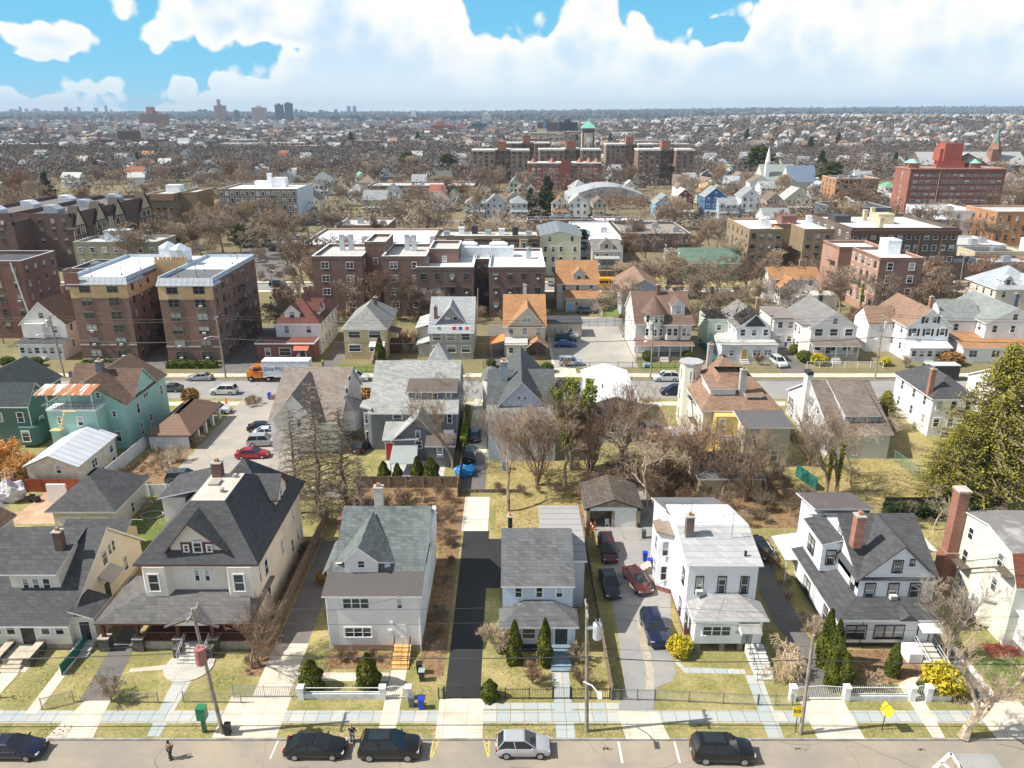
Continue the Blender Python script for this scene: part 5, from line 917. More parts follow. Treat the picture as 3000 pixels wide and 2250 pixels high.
b=MB();b.box(55.6,60.6,158,168,0,6.4,0);b.box(55.3,60.6,157.7,168.3,6.4,6.6,1);b.vprism([(60.6,151),(59.3,152),(59.3,156),(60.6,157.5)],0,6.7,0);b.vprism([(60.8,150.6),(58.9,151.8),(58.9,156.2),(60.8,158)],6.7,6.9,1);t.part('side_wing',b,[S_WH,M('flat',(.25,.22,.2))]);[win(t,'L',59.3,y,z,.9,1.4,far=True) for y in (153,155.2) for z in (2.2,5.2)];[win(t,'F',158,x,z,.9,1.3,far=True) for x in (57,59.2) for z in (2,5)]
t=hs('shuttered_house','white front gabled house with black shutters and curved white porch roof',79.6,88.2,149.5,164,7.2,10.6,'y',M('siding',(.8,.81,.83)),SH_TAN,2,3,side='L',chim=(87,156,11.5,BR4),attic=False,porch=dict(d=2.2,z=3.2,mat=TRIM,enc=True,x0=79.8,x1=87.8))
for w_ in [o for o in t.r.children if o.name.startswith('window')][:0]:pass
for x in (81.1,83.9,86.7):
    for z in (5.7,):b=MB();b.box(x-1.05,x-.65,149.42,149.5,z-.75,z+.75);b.box(x+.65,x+1.05,149.42,149.5,z-.75,z+.75);t.part('shutters',b,TRIMB)
[win(t,'F',149.5,x,8.3,.7,1.2,far=True) for x in (83.2,84.8)];b=MB();b.box(82.2,82.7,149.42,149.5,7.6,9.0);b.box(85.3,85.8,149.42,149.5,7.6,9.0);t.part('shutters',b,TRIMB)
b=MB();b.prism(gprof(155,162,0,6.5,9),'x',74.4,80,0);gable(b,74.4,80,155,162,6.5,9.1,'x',.3,.3);b.mi=[0]*7+[1]*(len(b.mi)-7);t.part('side_wing',b,[S_WH,SH_TAN]);win(t,'F',155,77.2,5,.9,1.4,far=True)
t=hs('corner_white_house','white house with grey gabled roof and orange roofed porch wing at right edge',96,107,150.5,166,7.6,10.6,'y',S_WH,M('shingle',(.27,.29,.28),(.18,.2,.19)),2,3,side='L',chim=(104.5,156,12.2,M('plain',(.1,.12,.15))),attic=True)
b=MB();b.prism(gprof(154,163,0,7.2,10.3),'x',89.5,96.2,0);gable(b,89.5,97,154,163,7.2,10.4,'x',.35,.3);b.mi=[0]*7+[1]*(len(b.mi)-7);t.part('side_wing',b,[S_WH,M('shingle',(.27,.29,.28),(.18,.2,.19))]);[win(t,'F',154,92,z,.9,1.4,far=True) for z in (2.5,5.6)]
b=MB();b.box(90.5,108,147.3,150.5,0,3.3,0);b.box(90.5,96,150.5,154,0,3.3,0);b.slab([(90,146.8,3.3),(108,146.8,3.3),(108,150.5,4.2),(90,150.5,4.2)],.15,1,2);b.slab([(90,150.4,4.1),(96,150.4,4.1),(96,154,4.5),(90,154,4.5)],.15,1,2);t.part('porch',b,[S_WH,SH_OR,TRIM]);[win(t,'F',147.3,x,1.9,1.5,1.3,2,far=True) for x in (92.5,97,101)]
t=hs('edge_cream_house','cream house with pale grey mansard dormers high at the right edge',118,130,184,197,7,11.5,'hip',S_CR,M('shingle',(.4,.43,.47),(.3,.33,.36)),2,3,dorm=[(121,2.2,7.6,1.6,184.8,3),(126,2.2,7.6,1.6,184.8,3)],side='L')
t=hs('far_right_house','tan roofed house at the right edge above the white house row',122,136,162,175,6,9.5,'x',S_CR,SH_LBR,2,3,side='L',chim=(128,165,11.5,DARK))
# ---- behind row 3
t=apt('brick_apartments','dark red brick apartment block at the left edge above white house',-125,-106,165,178,16.6,M('brick',(.2,.075,.05),(.12,.045,.035)),DROOF,5,5,4,wsz=(1.0,1.5),twin=1)
b=MB();b.tube([(-108,164.7,17),(-106.5,164.7,6)],.2,6);t.part('vent_pipe',b,M('plain',(.5,.5,.5)))
t=apt('rear_brick_apartments','dark brown brick apartments with twin wings and white metal chimneys',-48.2,-36.2,184.5,203,14.2,BR1,GROOF,4,2,3,extra=((-31.3,-20.8,184.5,203,14.2),(-36.3,-31.2,190,203,16.8),(-20.9,-13.5,193,206,14.6)),trim=TRIM,cope=TRIM,wsz=(1.7,1.4),twin=2)
for k in range(4):
    z=1.2+3.25*(k+.55)
    for x in (-28.6,-23.6):win(t,'F',184.5,x,z,1.7 if x<-25 else 1.0,1.4,2 if x<-25 else 1,far=True)
    for y in (187,191):win(t,'R',-20.8,y,z,.8,1.3,far=True)
    win(t,'F',190,-33.8,z,.9,1.3,far=True);win(t,'F',193,-17,z,.9,1.3,far=True)
for x,y in ((-43.4,197),(-41.2,197.3),(-26.8,197),(-24.9,196)):roofbox(t,x,y,14.2,1.2,1.0,4.0,M('plain',(.55,.58,.62)),'chimney')
t=apt('white_roofed_apartments','long dark brick apartments with arched windows, bright white roof and skylights',-23.2,-9.3,183.8,211,11.7,M('brick',(.15,.085,.07),(.1,.055,.045)),WROOF,3,4,0,extra=((-5.6,8.0,183.8,211,11.7),(-9.4,-5.5,195,211,11.7)),wsz=(1.3,1.5),cope=TRIM,ac=.4)
for k in range(3):
    z=1.2+3.5*(k+.55)
    for i in range(4):win(t,'F',183.8,-5.6+13.6*(i+.5)/4,z,1.3,1.5,2 if i % 3==0 else 1,trim=BTRIM,far=True,ac=rnd.random()<.4)
    for x in (-8.4,-6.6):win(t,'F',195,x,z,1.0,1.3,trim=BTRIM,far=True)
ladder(t,-15,183.8,[4.2,7.7,9.9][:2],'F');ladder(t,1.5,183.8,[4.2,7.7],'F')
b=MB();b.cbox(-7.0,203,11.7,15,4,2.6,0);t.part('roof_bulkhead',b,M('plain',(.6,.64,.66)),t.rf)
for x in (-11.5,-3.5):b=MB();b.cbox(x,204,14.3,4.6,2.5,.6,0);hiproof(b,x-2.3,x+2.3,202.8,205.2,14.9,15.5,x-1.2,x+1.2,203.9,204.1,.1);t.part('skylight',b,[M('ribbed',(.75,.78,.8),.6,0),TRIM],t.rf)
for x in (-16,4.3):roofbox(t,x,199,11.7,1.4,1.4,1.8,GALV,'roof_vent');b=MB();b.cone(x,200.5,11.7,14,.5,.3,8);b.cone(x,200.5,14,14.5,.6,.6,8);t.part('roof_vent',b,M('plain',(.35,.45,.45)),t.rf)
t=hs('big_orange_house','tan house with big orange roof, one dormer and lower orange roofed wing',11.4,21.8,191.5,204,7,11.6,'x',M('siding',(.6,.52,.42)),SH_OR,2,3,dorm=[(17,3.0,7.2,1.9,192.4,4)],side='L',group='houses behind the car park',ns=3)
b=MB();b.box(13.6,21.7,189.3,191.5,0,3.6,0);b.slab([(13.2,188.7,3.6),(22.1,188.7,3.6),(22.1,191.5,5.2),(13.2,191.5,5.2)],.15,1,2);t.part('rear_wing',b,[M('siding',(.6,.52,.42)),SH_OR,TRIM]);door(t,'F',189.28,14.6,.1,1.6,2.2,M('plain',(.3,.5,.7)));[win(t,'F',189.3,x,2.2,.7,1.0,far=True) for x in (16.3,20)]
t=hs('grey_gable_house','pale grey house with plain gable wall and wide tan roof behind turret house',27,37.6,185,202,6.2,9.3,'y',M('siding',(.5,.53,.57)),SH_TAN,2,0,side='L',group='houses behind the car park',attic=False,ns=4)
t=apt('brown_apartments','brown and pink brick walk-up with white roof at right among bare trees',89,99.6,185,201,13.7,M('brick',(.25,.13,.09),(.15,.08,.06)),WROOF,4,2,5,extra=((85.6,97,200.9,212,13.7),),trim=TRIM,cope=M('plain',(.5,.3,.22)),wsz=(1.3,1.7));b=MB();b.box(88.96,89,185,201,0,13.6);b.box(85.56,85.6,201,212,0,13.6);t.part('side_wall',b,M('brick',(.5,.28,.2),(.38,.2,.14)));roofbox(t,96.2,196,13.8,3.4,4.6,3.4,M('plain',(.75,.77,.8)))
for k in range(4):
    for y in (187,190.5,194,198):win(t,'L',88.94,y,3.2+3.1*k,1.1,1.5,trim=BTRIM,far=True)
ladder(t,85.5,204,[4,7.2,10.3],'L')
t=hs('dark_cottage','small grey-brown gabled house squeezed behind the brown brick walk-up',112,119.5,205.5,213,5.8,8.6,'y',M('siding',(.25,.22,.2)),SH_TAN,2,2,group='houses behind the car park',side='L')
t=hs('white_orange_house','white L-shaped house with orange roofs left of the brown brick walk-up',68,81,200,207,6.4,8.8,'x',S_WH,SH_OR,2,3,group='houses behind the car park',side='L',chim=(77,204,10.4,BR4))
b=MB();b.prism(gprof(69.5,75,0,5.0,7.2),'y',195.5,200.2,0);gable(b,69.5,75,195.5,201,5,7.3,'y',.3,.3);b.mi=[0]*7+[1]*(len(b.mi)-7);b.box(74,84,194,200,0,3.0,0);b.box(74,84,194,200,3.0,3.1,2);t.part('front_wing',b,[S_WH,SH_OR,GROOF]);win(t,'F',195.5,72.3,3.9,.9,1.3,far=True)
t=hs('bright_green_house','light green house with dark green roof behind tangled bare trees',50.5,68,227.5,236,5.6,9.2,'x',M('siding',(.3,.55,.35)),SH_GRN,2,4,group='houses beyond the third street',side='L')
# ---------------------------------------------------------------- beyond the third street
LM=[]                                      # landmarks that labels refer to
FOOT=[]                                    # footprints kept clear of procedural houses and trees
def lm(n,x,y):LM.append((n,x,y))
def foot(x0,x1,y0,y1):FOOT.append((x0,x1,y0,y1))
def flatb(name,label,x0,x1,y0,y1,z,wall,roof,nf=6,cat='building',fl=1,units=0,**k):
    t=apt(name,label,x0,x1,y0,y1,z,wall,roof,fl,nf,k.pop('ns',2),cat=cat,wsz=k.pop('wsz',(1.3,1.5)),**k);foot(x0,x1,y0,y1)
    for i in range(units):
        b=MB();x=x0+(x1-x0)*(i+.6)/(units+.2);y=y0+(y1-y0)*(.3+.35*((i*7) % 3)/2);b.cbox(x,y,z,2.4,2.0,1.6);b.cbox(x,y,z+1.6,1.4,1.4,.3);t.part('roof_unit',b,GALV,t.rf)
    return t
t=flatb('supermarket','long low building with bright white roof and row of roof units',-67,-25,243,279,7.5,BR4,WROOF,0,units=0,ns=0);lm('the long white supermarket roof',-45,260)
for i in range(5):
    b=MB();x=-55+i*7.4;b.cbox(x,252,7.5,2.6,2.2,2.0);t.part('roof_unit',b,GALV,t.rf);b=MB();b.cbox(x,250.6,7.5,4.4,1.2,.12);t.part('roof_patch',b,M('plain',(.4,.12,.06)),t.rf)
t=flatb('brownstone_row','row of tan brick flats with bowed fronts and dark cornice',-23,8,232,246,11.8,BR3,GROOF,14,fl=3,units=0,cope=M('plain',(.09,.05,.03)),twin=2)
for i in range(4):b=MB();x=-21+i*8.2;b.vprism([(x-1.6,232),(x-1,231),(x+1,231),(x+1.6,232)],0,11.7);t.part('bay',b,BR3);[win(t,'F',230.98,x,z,1,1.6,far=True) for z in (2.9,6.4,9.9)]
for i in range(7):roofbox(t,-20+i*4.2,238+(i*5) % 6,11.9,1.8,1.8,1.2+(i % 3)*.5,[GALV,TRIM,DARK][i % 3],'roof_unit')
b=MB();b.box(-23.3,8.3,231.6,232.2,10.9,11.6);t.part('cornice',b,M('plain',(.07,.045,.03)))
t=flatb('dark_roof_shop','low shop with long black panelled roof behind the brownstone row',-18,6,268,284,5,BR1,DROOF,0,ns=0)
t=T('clapboard_flats','pale yellow four storey clapboard house with grey seamed metal roof','apartment building',(14.5,246,0));foot(8,21,235,258)
b=MB();b.prism(gprof(8.4,21,0,12.2,13.6),'y',235,258);t.part('wall',b,M('siding',(.68,.68,.5)));b=MB();gable(b,8.4,21,235,258,12.3,13.8,'y',.4,.3);t.rf=t.part('roof',b,[M('ribbed',(.2,.22,.23),1.6,0),TRIM])
for k in range(4):[win(t,'F',235,x,2+3.1*k,.9,1.5,far=True) for x in ((10.2,12.6,15,19.2) if k<3 else (11.5,18.3))]
t=hs('porch_flats','grey brown house with stacked front porches beside pale yellow flats',24.2,32.5,230,242,8.6,11.2,'x',S_TAN,M('shingle',(.25,.23,.21)),2,3,dorm=[(28.3,4,8.8,1.6,230.6,3)],group='houses beyond the third street',ns=3);foot(23,34,226,243)
for z in (3.2,6.6):b=MB();b.slab([(24.6,227.2,z),(32.1,227.2,z),(32.1,230,z+.5),(24.6,230,z+.5)],.2,0,0);b.box(24.8,32,227.5,230,z-2.9,z-1.9);[b.cbox(x,227.6,z-3,.2,.2,3) for x in (24.9,28.4,31.8)];t.part('porch',b,M('plain',(.5,.38,.22)) if z<4 else M('plain',(.35,.36,.33)))
flatb('warehouse','low warehouse with clean white roof right of pale yellow flats',22,37,256,301,7,M('plain',(.6,.64,.68)),WROOF,0,units=2,ns=0);lm('the white warehouse roof',30,278)
flatb('garage_works','wide low workshop with stained brown-grey flat roof and dark front',39.5,64,277,308,6,M('plain',(.1,.07,.06)),M('flat',(.3,.26,.22),(.2,.17,.15)),5,units=4,ns=0,wsz=(3,2));lm('the brown workshop roof',52,292)
t=flatb('derelict_garages','derelict row of concrete lock-up garages beside the rough field',51.7,68,256,262,3.2,M('plain',(.4,.38,.3),.9,0,.3),GROOF,4,ns=1,wsz=(2.6,1.8))
t=flatb('tan_apartments','yellow-brown brick apartments with two wings around a deep court',73.6,84,240,266,12.8,BR3,WROOF,4,fl=4,ns=5,units=0,extra=((90.6,102.4,240,266,12.8),(83.9,90.7,252,266,12.8)),cope=M('plain',(.55,.3,.2)),cat='apartment building',zb=.6)
[win(t,'F',240,90.6+11.8*(i+.5)/4,.6+3.05*(k+.55),1.3,1.5,trim=BTRIM,far=True) for k in range(4) for i in range(4)];[roofbox(t,x,y,12.8,1.5,1.5,3.2,TRIM,'chimney') for x,y in ((79,246),(81.5,249),(96,252))];roofbox(t,91,258,12.8,5,5,2.6,BR2)
foot(73,103,239,267);lm('the tan court apartments',88,250)
t=flatb('cornice_apartments','long dark brick apartments with heavy cornice and white window frames',100,131.5,228,262,14.5,M('brick',(.11,.075,.055),(.07,.05,.04)),M('flat',(.62,.62,.6),(.35,.34,.33),.7),12,fl=4,ns=6,units=0,trim=TRIM,cope=M('plain',(.16,.06,.04)),cat='apartment building',par=1.0)
b=MB();b.box(99.5,132,227.2,228,13.6,14.9);t.part('cornice',b,M('plain',(.1,.05,.035)));b=MB();[b.box(x,x+.35,227.7,228,3.5,13.6) for x in (104,110.5,120,126.5)];t.part('downpipe',b,M('plain',(.4,.2,.1)));roofbox(t,117,246,14.5,5,5,3,M('plain',(.6,.5,.32)));roofbox(t,105,250,14.5,5,6,2,DROOF);[roofbox(t,x,y,14.5,1.2,1.2,3.4,M('plain',(.6,.5,.32)),'chimney') for x,y in ((110.5,233),(119,258),(114,252))];lm('the dark cornice apartments',115,240)
flatb('white_block','plain white rendered block with low flat roof right of cornice apartments',166,184,306,330,10.5,M('plain',(.76,.77,.79),.8),GROOF,3,fl=3,units=1);flatb('grey_block','grey-blue windowless block with clean white roof before tall red apartments',138,168,292,312,9,M('brick',(.4,.42,.48),(.34,.36,.42),1.5),WROOF,0,units=3,ns=0)
t=flatb('orange_apartments','orange brick apartments with rows of arched windows at right edge',181,215,291,312,12,BRO,GROOF,11,fl=3,ns=5,wsz=(1.1,2.1),units=0,cat='apartment building',trim=BRO);ladder(t,196,291,[4.5,8.2],'F');lm('the orange arcaded apartments',195,300)
flatb('low_white_shops','low white shops with cluttered flat roofs left of orange apartments',138,164,255,275,5.5,M('plain',(.7,.7,.68)),GROOF,4,units=5);flatb('brown_roof_shop','long low shop with rusty roof edge near right border',132,158,229,240,4.5,M('brick',(.2,.12,.09)),M('flat',(.4,.42,.46)),4,units=2,cope=M('plain',(.4,.18,.08)))
flatb('cream_workshop','small cream brick workshop with dark roof near right border',146,162,242,252,5.5,M('plain',(.6,.52,.35)),DROOF,3,units=1);flatb('white_terrace','white flat roofed terrace house with roof deck at right border',166,182,236,252,8.5,S_WH,M('flat',(.5,.52,.56)),4,fl=2)
flatb('charcoal_shop','charcoal painted shop with brown brick end before orange brick block',136,160,330,352,9,M('plain',(.1,.12,.15)),DROOF,6,fl=2)
t=flatb('pale_roof_building','olive stucco building with pale flat roof and white rooftop hut',-136,-110,239,253,9,M('plain',(.3,.28,.2),.9),GROOF,7,fl=2,ns=2,trim=TRIM,units=0);roofbox(t,-125,246,9,7,4.6,3.4,M('plain',(.6,.72,.82)),'roof_hut');[roofbox(t,x,249,9,1,1,.9,GALV,'roof_vent') for x in (-132,-118,-116)]
flatb('flat_brick_shop','low brown brick shop with dark flat roof behind castle topped apartments',-116,-80,200,213,8.2,M('brick',(.22,.12,.1)),DROOF,8,fl=2,units=4,ns=2,trim=TRIM);flatb('white_roof_annex','low annex with pale roof left of castle topped apartments',-110,-92,180,196,6.5,M('plain',(.5,.46,.44)),WROOF,3,units=1)
lm('the castle topped apartments',-72,158);lm('the white rooftop hut',-125,246)
# half-timbered apartments on the left
t=T('tudor_apartments','dark brick half-timbered apartments with pointed gables and many rooftop sheds','apartment building',(-158,276,0));foot(-182,-140,246,308);lm('the half-timbered apartments',-155,275)
BT=M('brick',(.13,.055,.04),(.08,.035,.03));b=MB();b.box(-178,-141,249,306,0,16);b.box(-205,-178,252,262,0,18);b.box(-205,-154,240,249.1,0,14.5);t.part('wall',b,BT)
b=MB()
for q in ((-178,-141,249,306,16),(-205,-178,252,262,18),(-205,-154,240,249,14.5)):
    b.box(q[0]+.4,q[1]-.4,q[2]+.4,q[3]-.4,q[4],q[4]+.05,0)
    for r_ in ((q[0],q[1],q[2],q[2]+.4),(q[0],q[1],q[3]-.4,q[3]),(q[0],q[0]+.4,q[2],q[3]),(q[1]-.4,q[1],q[2],q[3])):b.box(*r_,q[4],q[4]+1.2,1)
b.box(-160,-159.6,249,306,16,17.4,1);t.rf=t.part('roof',b,[M('flat',(.16,.14,.13)),BT])
for i,(x,y) in enumerate([(-170,256),(-152,258),(-168,272),(-150,275),(-165,290),(-150,295),(-195,244)]):b=MB();b.prism([(x-2.6,15.5),(x+2,15.5),(x+2,17.4),(x,18.6),(x-2.6,18.6)] if y>250 else [(x-4,14.5),(x+3,14.5),(x+3,17),(x,17.5),(x-4,17.5)],'y',y,y+4.5);t.part('roof_bulkhead',b,M('plain',(.36,.39,.44) if i % 2 else (.6,.63,.68)),t.rf)
TIM=M('plain',(.05,.03,.022));STU=M('plain',(.55,.45,.32))
for yc,hw in ((252.5,3.4),(266,4),(279,4),(300,4.5)):
    b=MB();b.prism([(yc-hw,6),(yc+hw,6),(yc+hw,13),(yc,18.8),(yc-hw,13)],'x',-141.2,-140.5,0);gable(b,-143,-140.2,yc-hw,yc+hw,13,19.2,'x',.5,.2,th=.3);b.mi=[0]*7+[1]*(len(b.mi)-7);[b.box(-140.5,-140.35,yc-hw+j*hw*.4,yc-hw+j*hw*.4+.3,6,13,1) for j in range(6)];[b.box(-140.5,-140.35,yc-hw,yc+hw,z,z+.3,1) for z in (6,9.4,12.8)];t.part('timbered_gable',b,[STU,TIM]);[win(t,'R',-140.4,yc+d,z,1.3,1.6,trim=BTRIM,far=True) for d in (-1.5,1.5) for z in (8,11.2)]
b=MB();b.box(-141.2,-140.6,269.5,275.5,6,14,0);b.slab([(-140.2,269,13.8),(-140.2,276,13.8),(-144,276,17.5),(-144,269,17.5)],.3,1,1);t.part('timbered_bay',b,[STU,TIM])
[win(t,'R',-141,y,z,1.2,1.5,trim=BTRIM,far=True) for y in range(250,306,4) for z in (2.4,5.2)];[win(t,'F',249,x,z,1.2,1.5,trim=BTRIM,far=True) for x in (-151,-147,-143.5) for z in (5,8.5,12,14.8)];[win(t,'F',240,x,z,1.2,1.5,trim=BTRIM,far=True) for x in range(-202,-156,4) for z in (3,6.5,10,13)]
b=MB();[b.box(-204+2.2*i,-203+2.2*i,239.9,240.3,14.9,16) for i in range(22)];t.part('crenellation',b,M('plain',(.5,.48,.46)))
t=flatb('ochre_apartments','ochre brick apartments with pale roof hut beyond half-timbered block',-152,-141,327,353,15,M('brick',(.34,.23,.09),(.2,.13,.06)),GROOF,4,fl=4,ns=8,units=0,extra=((-141.1,-134,334,353,15),),cat='apartment building',side='R');roofbox(t,-146,342,15,6,5,3,TRIM);b=MB();b.box(-152.4,-140.6,326.4,327.2,13,15.4);t.part('cornice',b,M('plain',(.3,.17,.1)));foot(-153,-133,325,355);lm('the ochre apartments',-146,340)
t=flatb('white_walled_block','tan brick apartment slab with white roof and blank white end wall',-128,-94,344,372,15.4,M('brick',(.3,.22,.15),(.2,.15,.11)),WROOF,15,fl=5,ns=0,units=0,cat='apartment building',wsz=(1.2,1.7),trim=TRIM);b=MB();b.box(-94.0,-93.9,344,372,0,16);t.part('end_wall',b,M('plain',(.62,.7,.78)));roofbox(t,-106,362,15.5,6,5,4,TRIM);roofbox(t,-110,360,15.5,2,2,6,TRIM,'chimney');roofbox(t,-114,366,15.5,9,4,2.2,TRIM);ladder(t,-105,344,[4,7,10,13],'F');lm('the white end-walled slab',-111,355)
# tower blocks beyond
def tower(name,label,xc,y,w,z,wall,dark,n=6,fl=8,cap=True,wings=((-.5,-.1,0,8),(-.1,.18,11,18),(.18,.5,0,8))):
    t=T(name,label,'apartment building',(xc,y+8,0),'tower blocks round the clock tower');b=MB()
    for (a,c,d,e) in wings:b.box(xc+a*w,xc+c*w,y+d,y+e+10,0,z)
    t.part('wall',b,wall);b=MB();
    for (a,c,d,e) in wings:b.box(xc+a*w-.3,xc+c*w+.3,y+d-.3,y+e+10.3,z,z+1.1)
    t.rf=t.part('roof',b,M('plain',(.62,.6,.56)));roofbox(t,xc+.02*w,y+10,z+1.1,w*.16,6,5,BRR if cap else dark);fh=z/fl
    for k in range(fl):
        for (a,c,d,e) in wings:
            m=max(2,int((c-a)*n*1.3))
            for i in range(m):o=t.put('window',winmeshes(1.7,1.4,1,DARK,True)[0],(xc+w*(a+(c-a)*(i+.5)/m),y+d,fh*(k+.6)))
    foot(xc-w/2-3,xc+w/2+3,y-3,y+28);return t
BTW=M('brick',(.22,.13,.09),(.17,.1,.07),3);BTW2=M('brick',(.32,.21,.15),(.25,.17,.12),3)
tower('tower_block','brown brick tower block left of the clock tower, nearest of the pair',-8,560,40,22,BTW2,BTW,9);tower('tower_block','brown tower block peeping over the nearer left tower block',11,640,38,24,BTW2,BTW,8)
tower('tower_block','brown tower block directly below the clock tower',24.5+17,570,44,22,BTW2,BTW,9);tower('tower_block','tan and brown tower block right of the clock tower, farther one',94,640,38,23,BTW2,BTW,8);tower('tower_block','tall brown tower block right of clock tower, nearer one',105,545,38,23,BTW,BTW,9)
t=T('red_apartments','dark red brick apartment house with white balconies before the clock tower','apartment building',(34,520,0));b=MB();b.box(10.4,57.4,513,528,0,16.4);b.box(31.5,38,511.5,513,0,19);t.part('wall',b,M('brick',(.3,.055,.035),(.22,.045,.03),2));b=MB();b.box(10.2,57.6,512.8,528.2,16.4,17.2);t.rf=t.part('roof',b,M('plain',(.6,.58,.55)));foot(8,60,508,530)
for x in (14,26,44,50,55):b=MB();b.cone(x,519,17.2,20,2.6,.1,4);t.part('roof_turret',b,BRR,t.rf)
[t.put('window',winmeshes(2.0,1.3,1,TRIM,True)[0],(12+44*(i+.5)/12,513,2+2.75*k)) for k in range(6) for i in range(12) if abs(i-5.5)>1];lm('the dark red apartment house',34,515)
t=T('clock_tower','square brick clock tower with pale faces and green copper roof','tower',(71,705,0));q=FY('d2',1602,205,700)[0];b=MB();b.box(q-5.2,q+5.2,700,710.4,0,34);t.part('wall',b,M('brick',(.2,.12,.09),(.15,.09,.07),3));b=MB();b.box(q-3.8,q+3.8,699.8,700,6,31,0);b.box(q-5.4,q-5.2,701.5,709,6,31,0);b.box(q-1,q+1,699.6,699.8,8,15,1);b.box(q-2.8,q-1.8,699.6,699.8,12,21,1);b.box(q+1.8,q+2.8,699.6,699.8,12,21,1);t.part('pale_panel',b,[M('plain',(.6,.54,.4)),DARK]);b=MB();b.add([(q+2.3*math.cos(i*.524),699.4,25+2.3*math.sin(i*.524)) for i in range(12)],[list(range(12))[::-1]]);t.part('clock_face',b,M('plain',(.8,.8,.76)))
b=MB();b.box(q-5.8,q+5.8,699.4,711,34,35,0);b.add([(q-6.2,699,35),(q+6.2,699,35),(q+6.2,711.4,35),(q-6.2,711.4,35),(q-.8,704.4,40.5),(q+.8,704.4,40.5),(q+.8,706,40.5),(q-.8,706,40.5)],[(0,1,5,4),(1,2,6,5),(2,3,7,6),(3,0,4,7),(4,5,6,7)],1);b.box(q-.5,q+.5,704.7,705.7,40.5,43,1);t.part('roof',b,[M('plain',(.5,.45,.35)),M('plain',(.16,.5,.36))]);foot(q-14,q+14,696,724);lm('the green-topped clock tower',q,700)
# tall red apartments on the right
t=T('tall_red_apartments','tall red brick apartments with red rooftop tower and two green corner roofs','apartment building',(209,381,0));b=MB();b.box(187,232,373,388,0,22.4);t.part('wall',b,M('brick',(.24,.065,.045),(.17,.045,.035),2));b=MB();b.box(186.95,187,373,388,0,22.3);t.part('end_wall',b,BRR)  # left end skinned in brighter brick: its sunlit tone is put into the colour
b=MB();b.box(186.7,232.3,372.7,388.3,22.4,22.9,0);t.rf=t.part('roof',b,M('plain',(.42,.22,.17)));b=MB();b.box(203,211.5,376,384,22.9,34);b.box(201.5,203,377,383,26,31.5);b.box(200,213,375.5,376,23,26);t.part('rooftop_tower',b,M('brick',(.42,.07,.04),(.34,.055,.035)),t.rf)
for x in (189.5,218.5):b=MB();b.cbox(x,378,22.9,5,5,2.2,0);b.cone(x,378,25.1,26.8,4.2,1.2,4,1);t.part('corner_turret',b,[BRR,M('plain',(.25,.52,.4))],t.rf)
[t.put('window',winmeshes(1.9,1.2,2,M('plain',(.45,.4,.38)),True)[0],(188.5+42.5*(i+.5)/14,373,2+2.95*k)) for k in range(7) for i in range(14)];[win(t,'L',186.95,380.5,2.5+2.95*k,.9,1.3,far=True) for k in range(7)];foot(180,238,366,395);lm('the tall red apartments',209,380);b=MB();b.tube([(201,372.9,0),(201,372.9,22.4)],.12,4);t.part('downpipe',b,M('plain',(.55,.25,.08)))
t=flatb('orange_brick_block','orange brick block with white roof edge left of tall red apartments',174,197,425,445,13.5,BRO,M('flat',(.2,.2,.2)),10,fl=5,ns=4,units=3,cope=TRIM,cat='apartment building');lm('the orange brick block',186,435)
t=T('church','grey roofed brick church with tall green-tipped spire near right edge','church',(386,655,0));q=FY('d3',2012,380,650)[0];zt=FY('d3',2030,182,650)[2];b=MB();b.cbox(q,650,0,7.5,7.5,zt-17,0);b.cone(q,650,zt-17,zt-11,5.3,3.2,4,0);b.cone(q,650,zt-12,zt,3.0,.05,8,1);t.part('spire',b,[M('brick',(.32,.14,.09),(.25,.1,.07),3),M('plain',(.16,.26,.22))]);b=MB();b.prism(gprof(q-46,q-8,0,8,17),'y',640,680);b.prism(gprof(644,670,0,8,17),'x',q-60,q+20);t.part('wall',b,BR2);b=MB();gable(b,q-46,q-8,640,680,8,17.3,'y',.5,.5);gable(b,q-60,q+25,644,670,8,17.3,'x',.5,.5);t.part('roof',b,[M('plain',(.36,.36,.35)),TRIM]);foot(q-64,q+30,636,684);lm('the church spire',q,650)
for (nm,lb,o,x,y,Y,w,dd,rc) in (('chapel','broad chapel with pale green roof and thin white steeple','d3',640,420,520,22,20,(.27,.32,.28)),('hall','hall with slate blue roof right of pale green chapel','d3',790,425,510,18,16,(.16,.21,.3))):
    x0=FY(o,x,y,Y)[0];t=T(nm,lb,'chapel' if nm=='chapel' else 'hall',(x0,Y,0));b=MB();b.prism(gprof(Y,Y+dd,0,6,15),'x',x0-w/2,x0+w/2);t.part('wall',b,S_CR);b=MB();gable(b,x0-w/2,x0+w/2,Y,Y+dd,6,15.2,'x',.5,.4);t.part('roof',b,[M('plain',rc),TRIM]);foot(x0-w/2-2,x0+w/2+2,Y-2,Y+dd+2);lm('the '+{'chapel':'pale green chapel roof','hall':'slate blue hall roof'}[nm],x0,Y)
    if nm=='chapel':b=MB();b.cbox(x0-8,Y+3,0,2.6,2.6,17);b.cone(x0-8,Y+3,17,27,1.8,.05,6);t.part('steeple',b,TRIM)
q=FY('d2',1730,650,430);t=T('arched_hall','low hall under a long shallow grey arched roof','hall',(q[0],440,0));b=MB();n=14;pr=[(q[0]-22+44*i/n,4+5.5*math.sin(math.pi*i/n)) for i in range(n+1)];b.prism([(q[0]-22,0),(q[0]+22,0)]+pr[::-1],'y',430,462);t.part('roof',b,M('flat',(.36,.38,.39)));b=MB();b.box(q[0]-21,q[0]+21,429.6,430,0,4);t.part('wall',b,BR4);foot(q[0]-34,q[0]+34,426,465);lm('the arched roof hall',q[0],440)
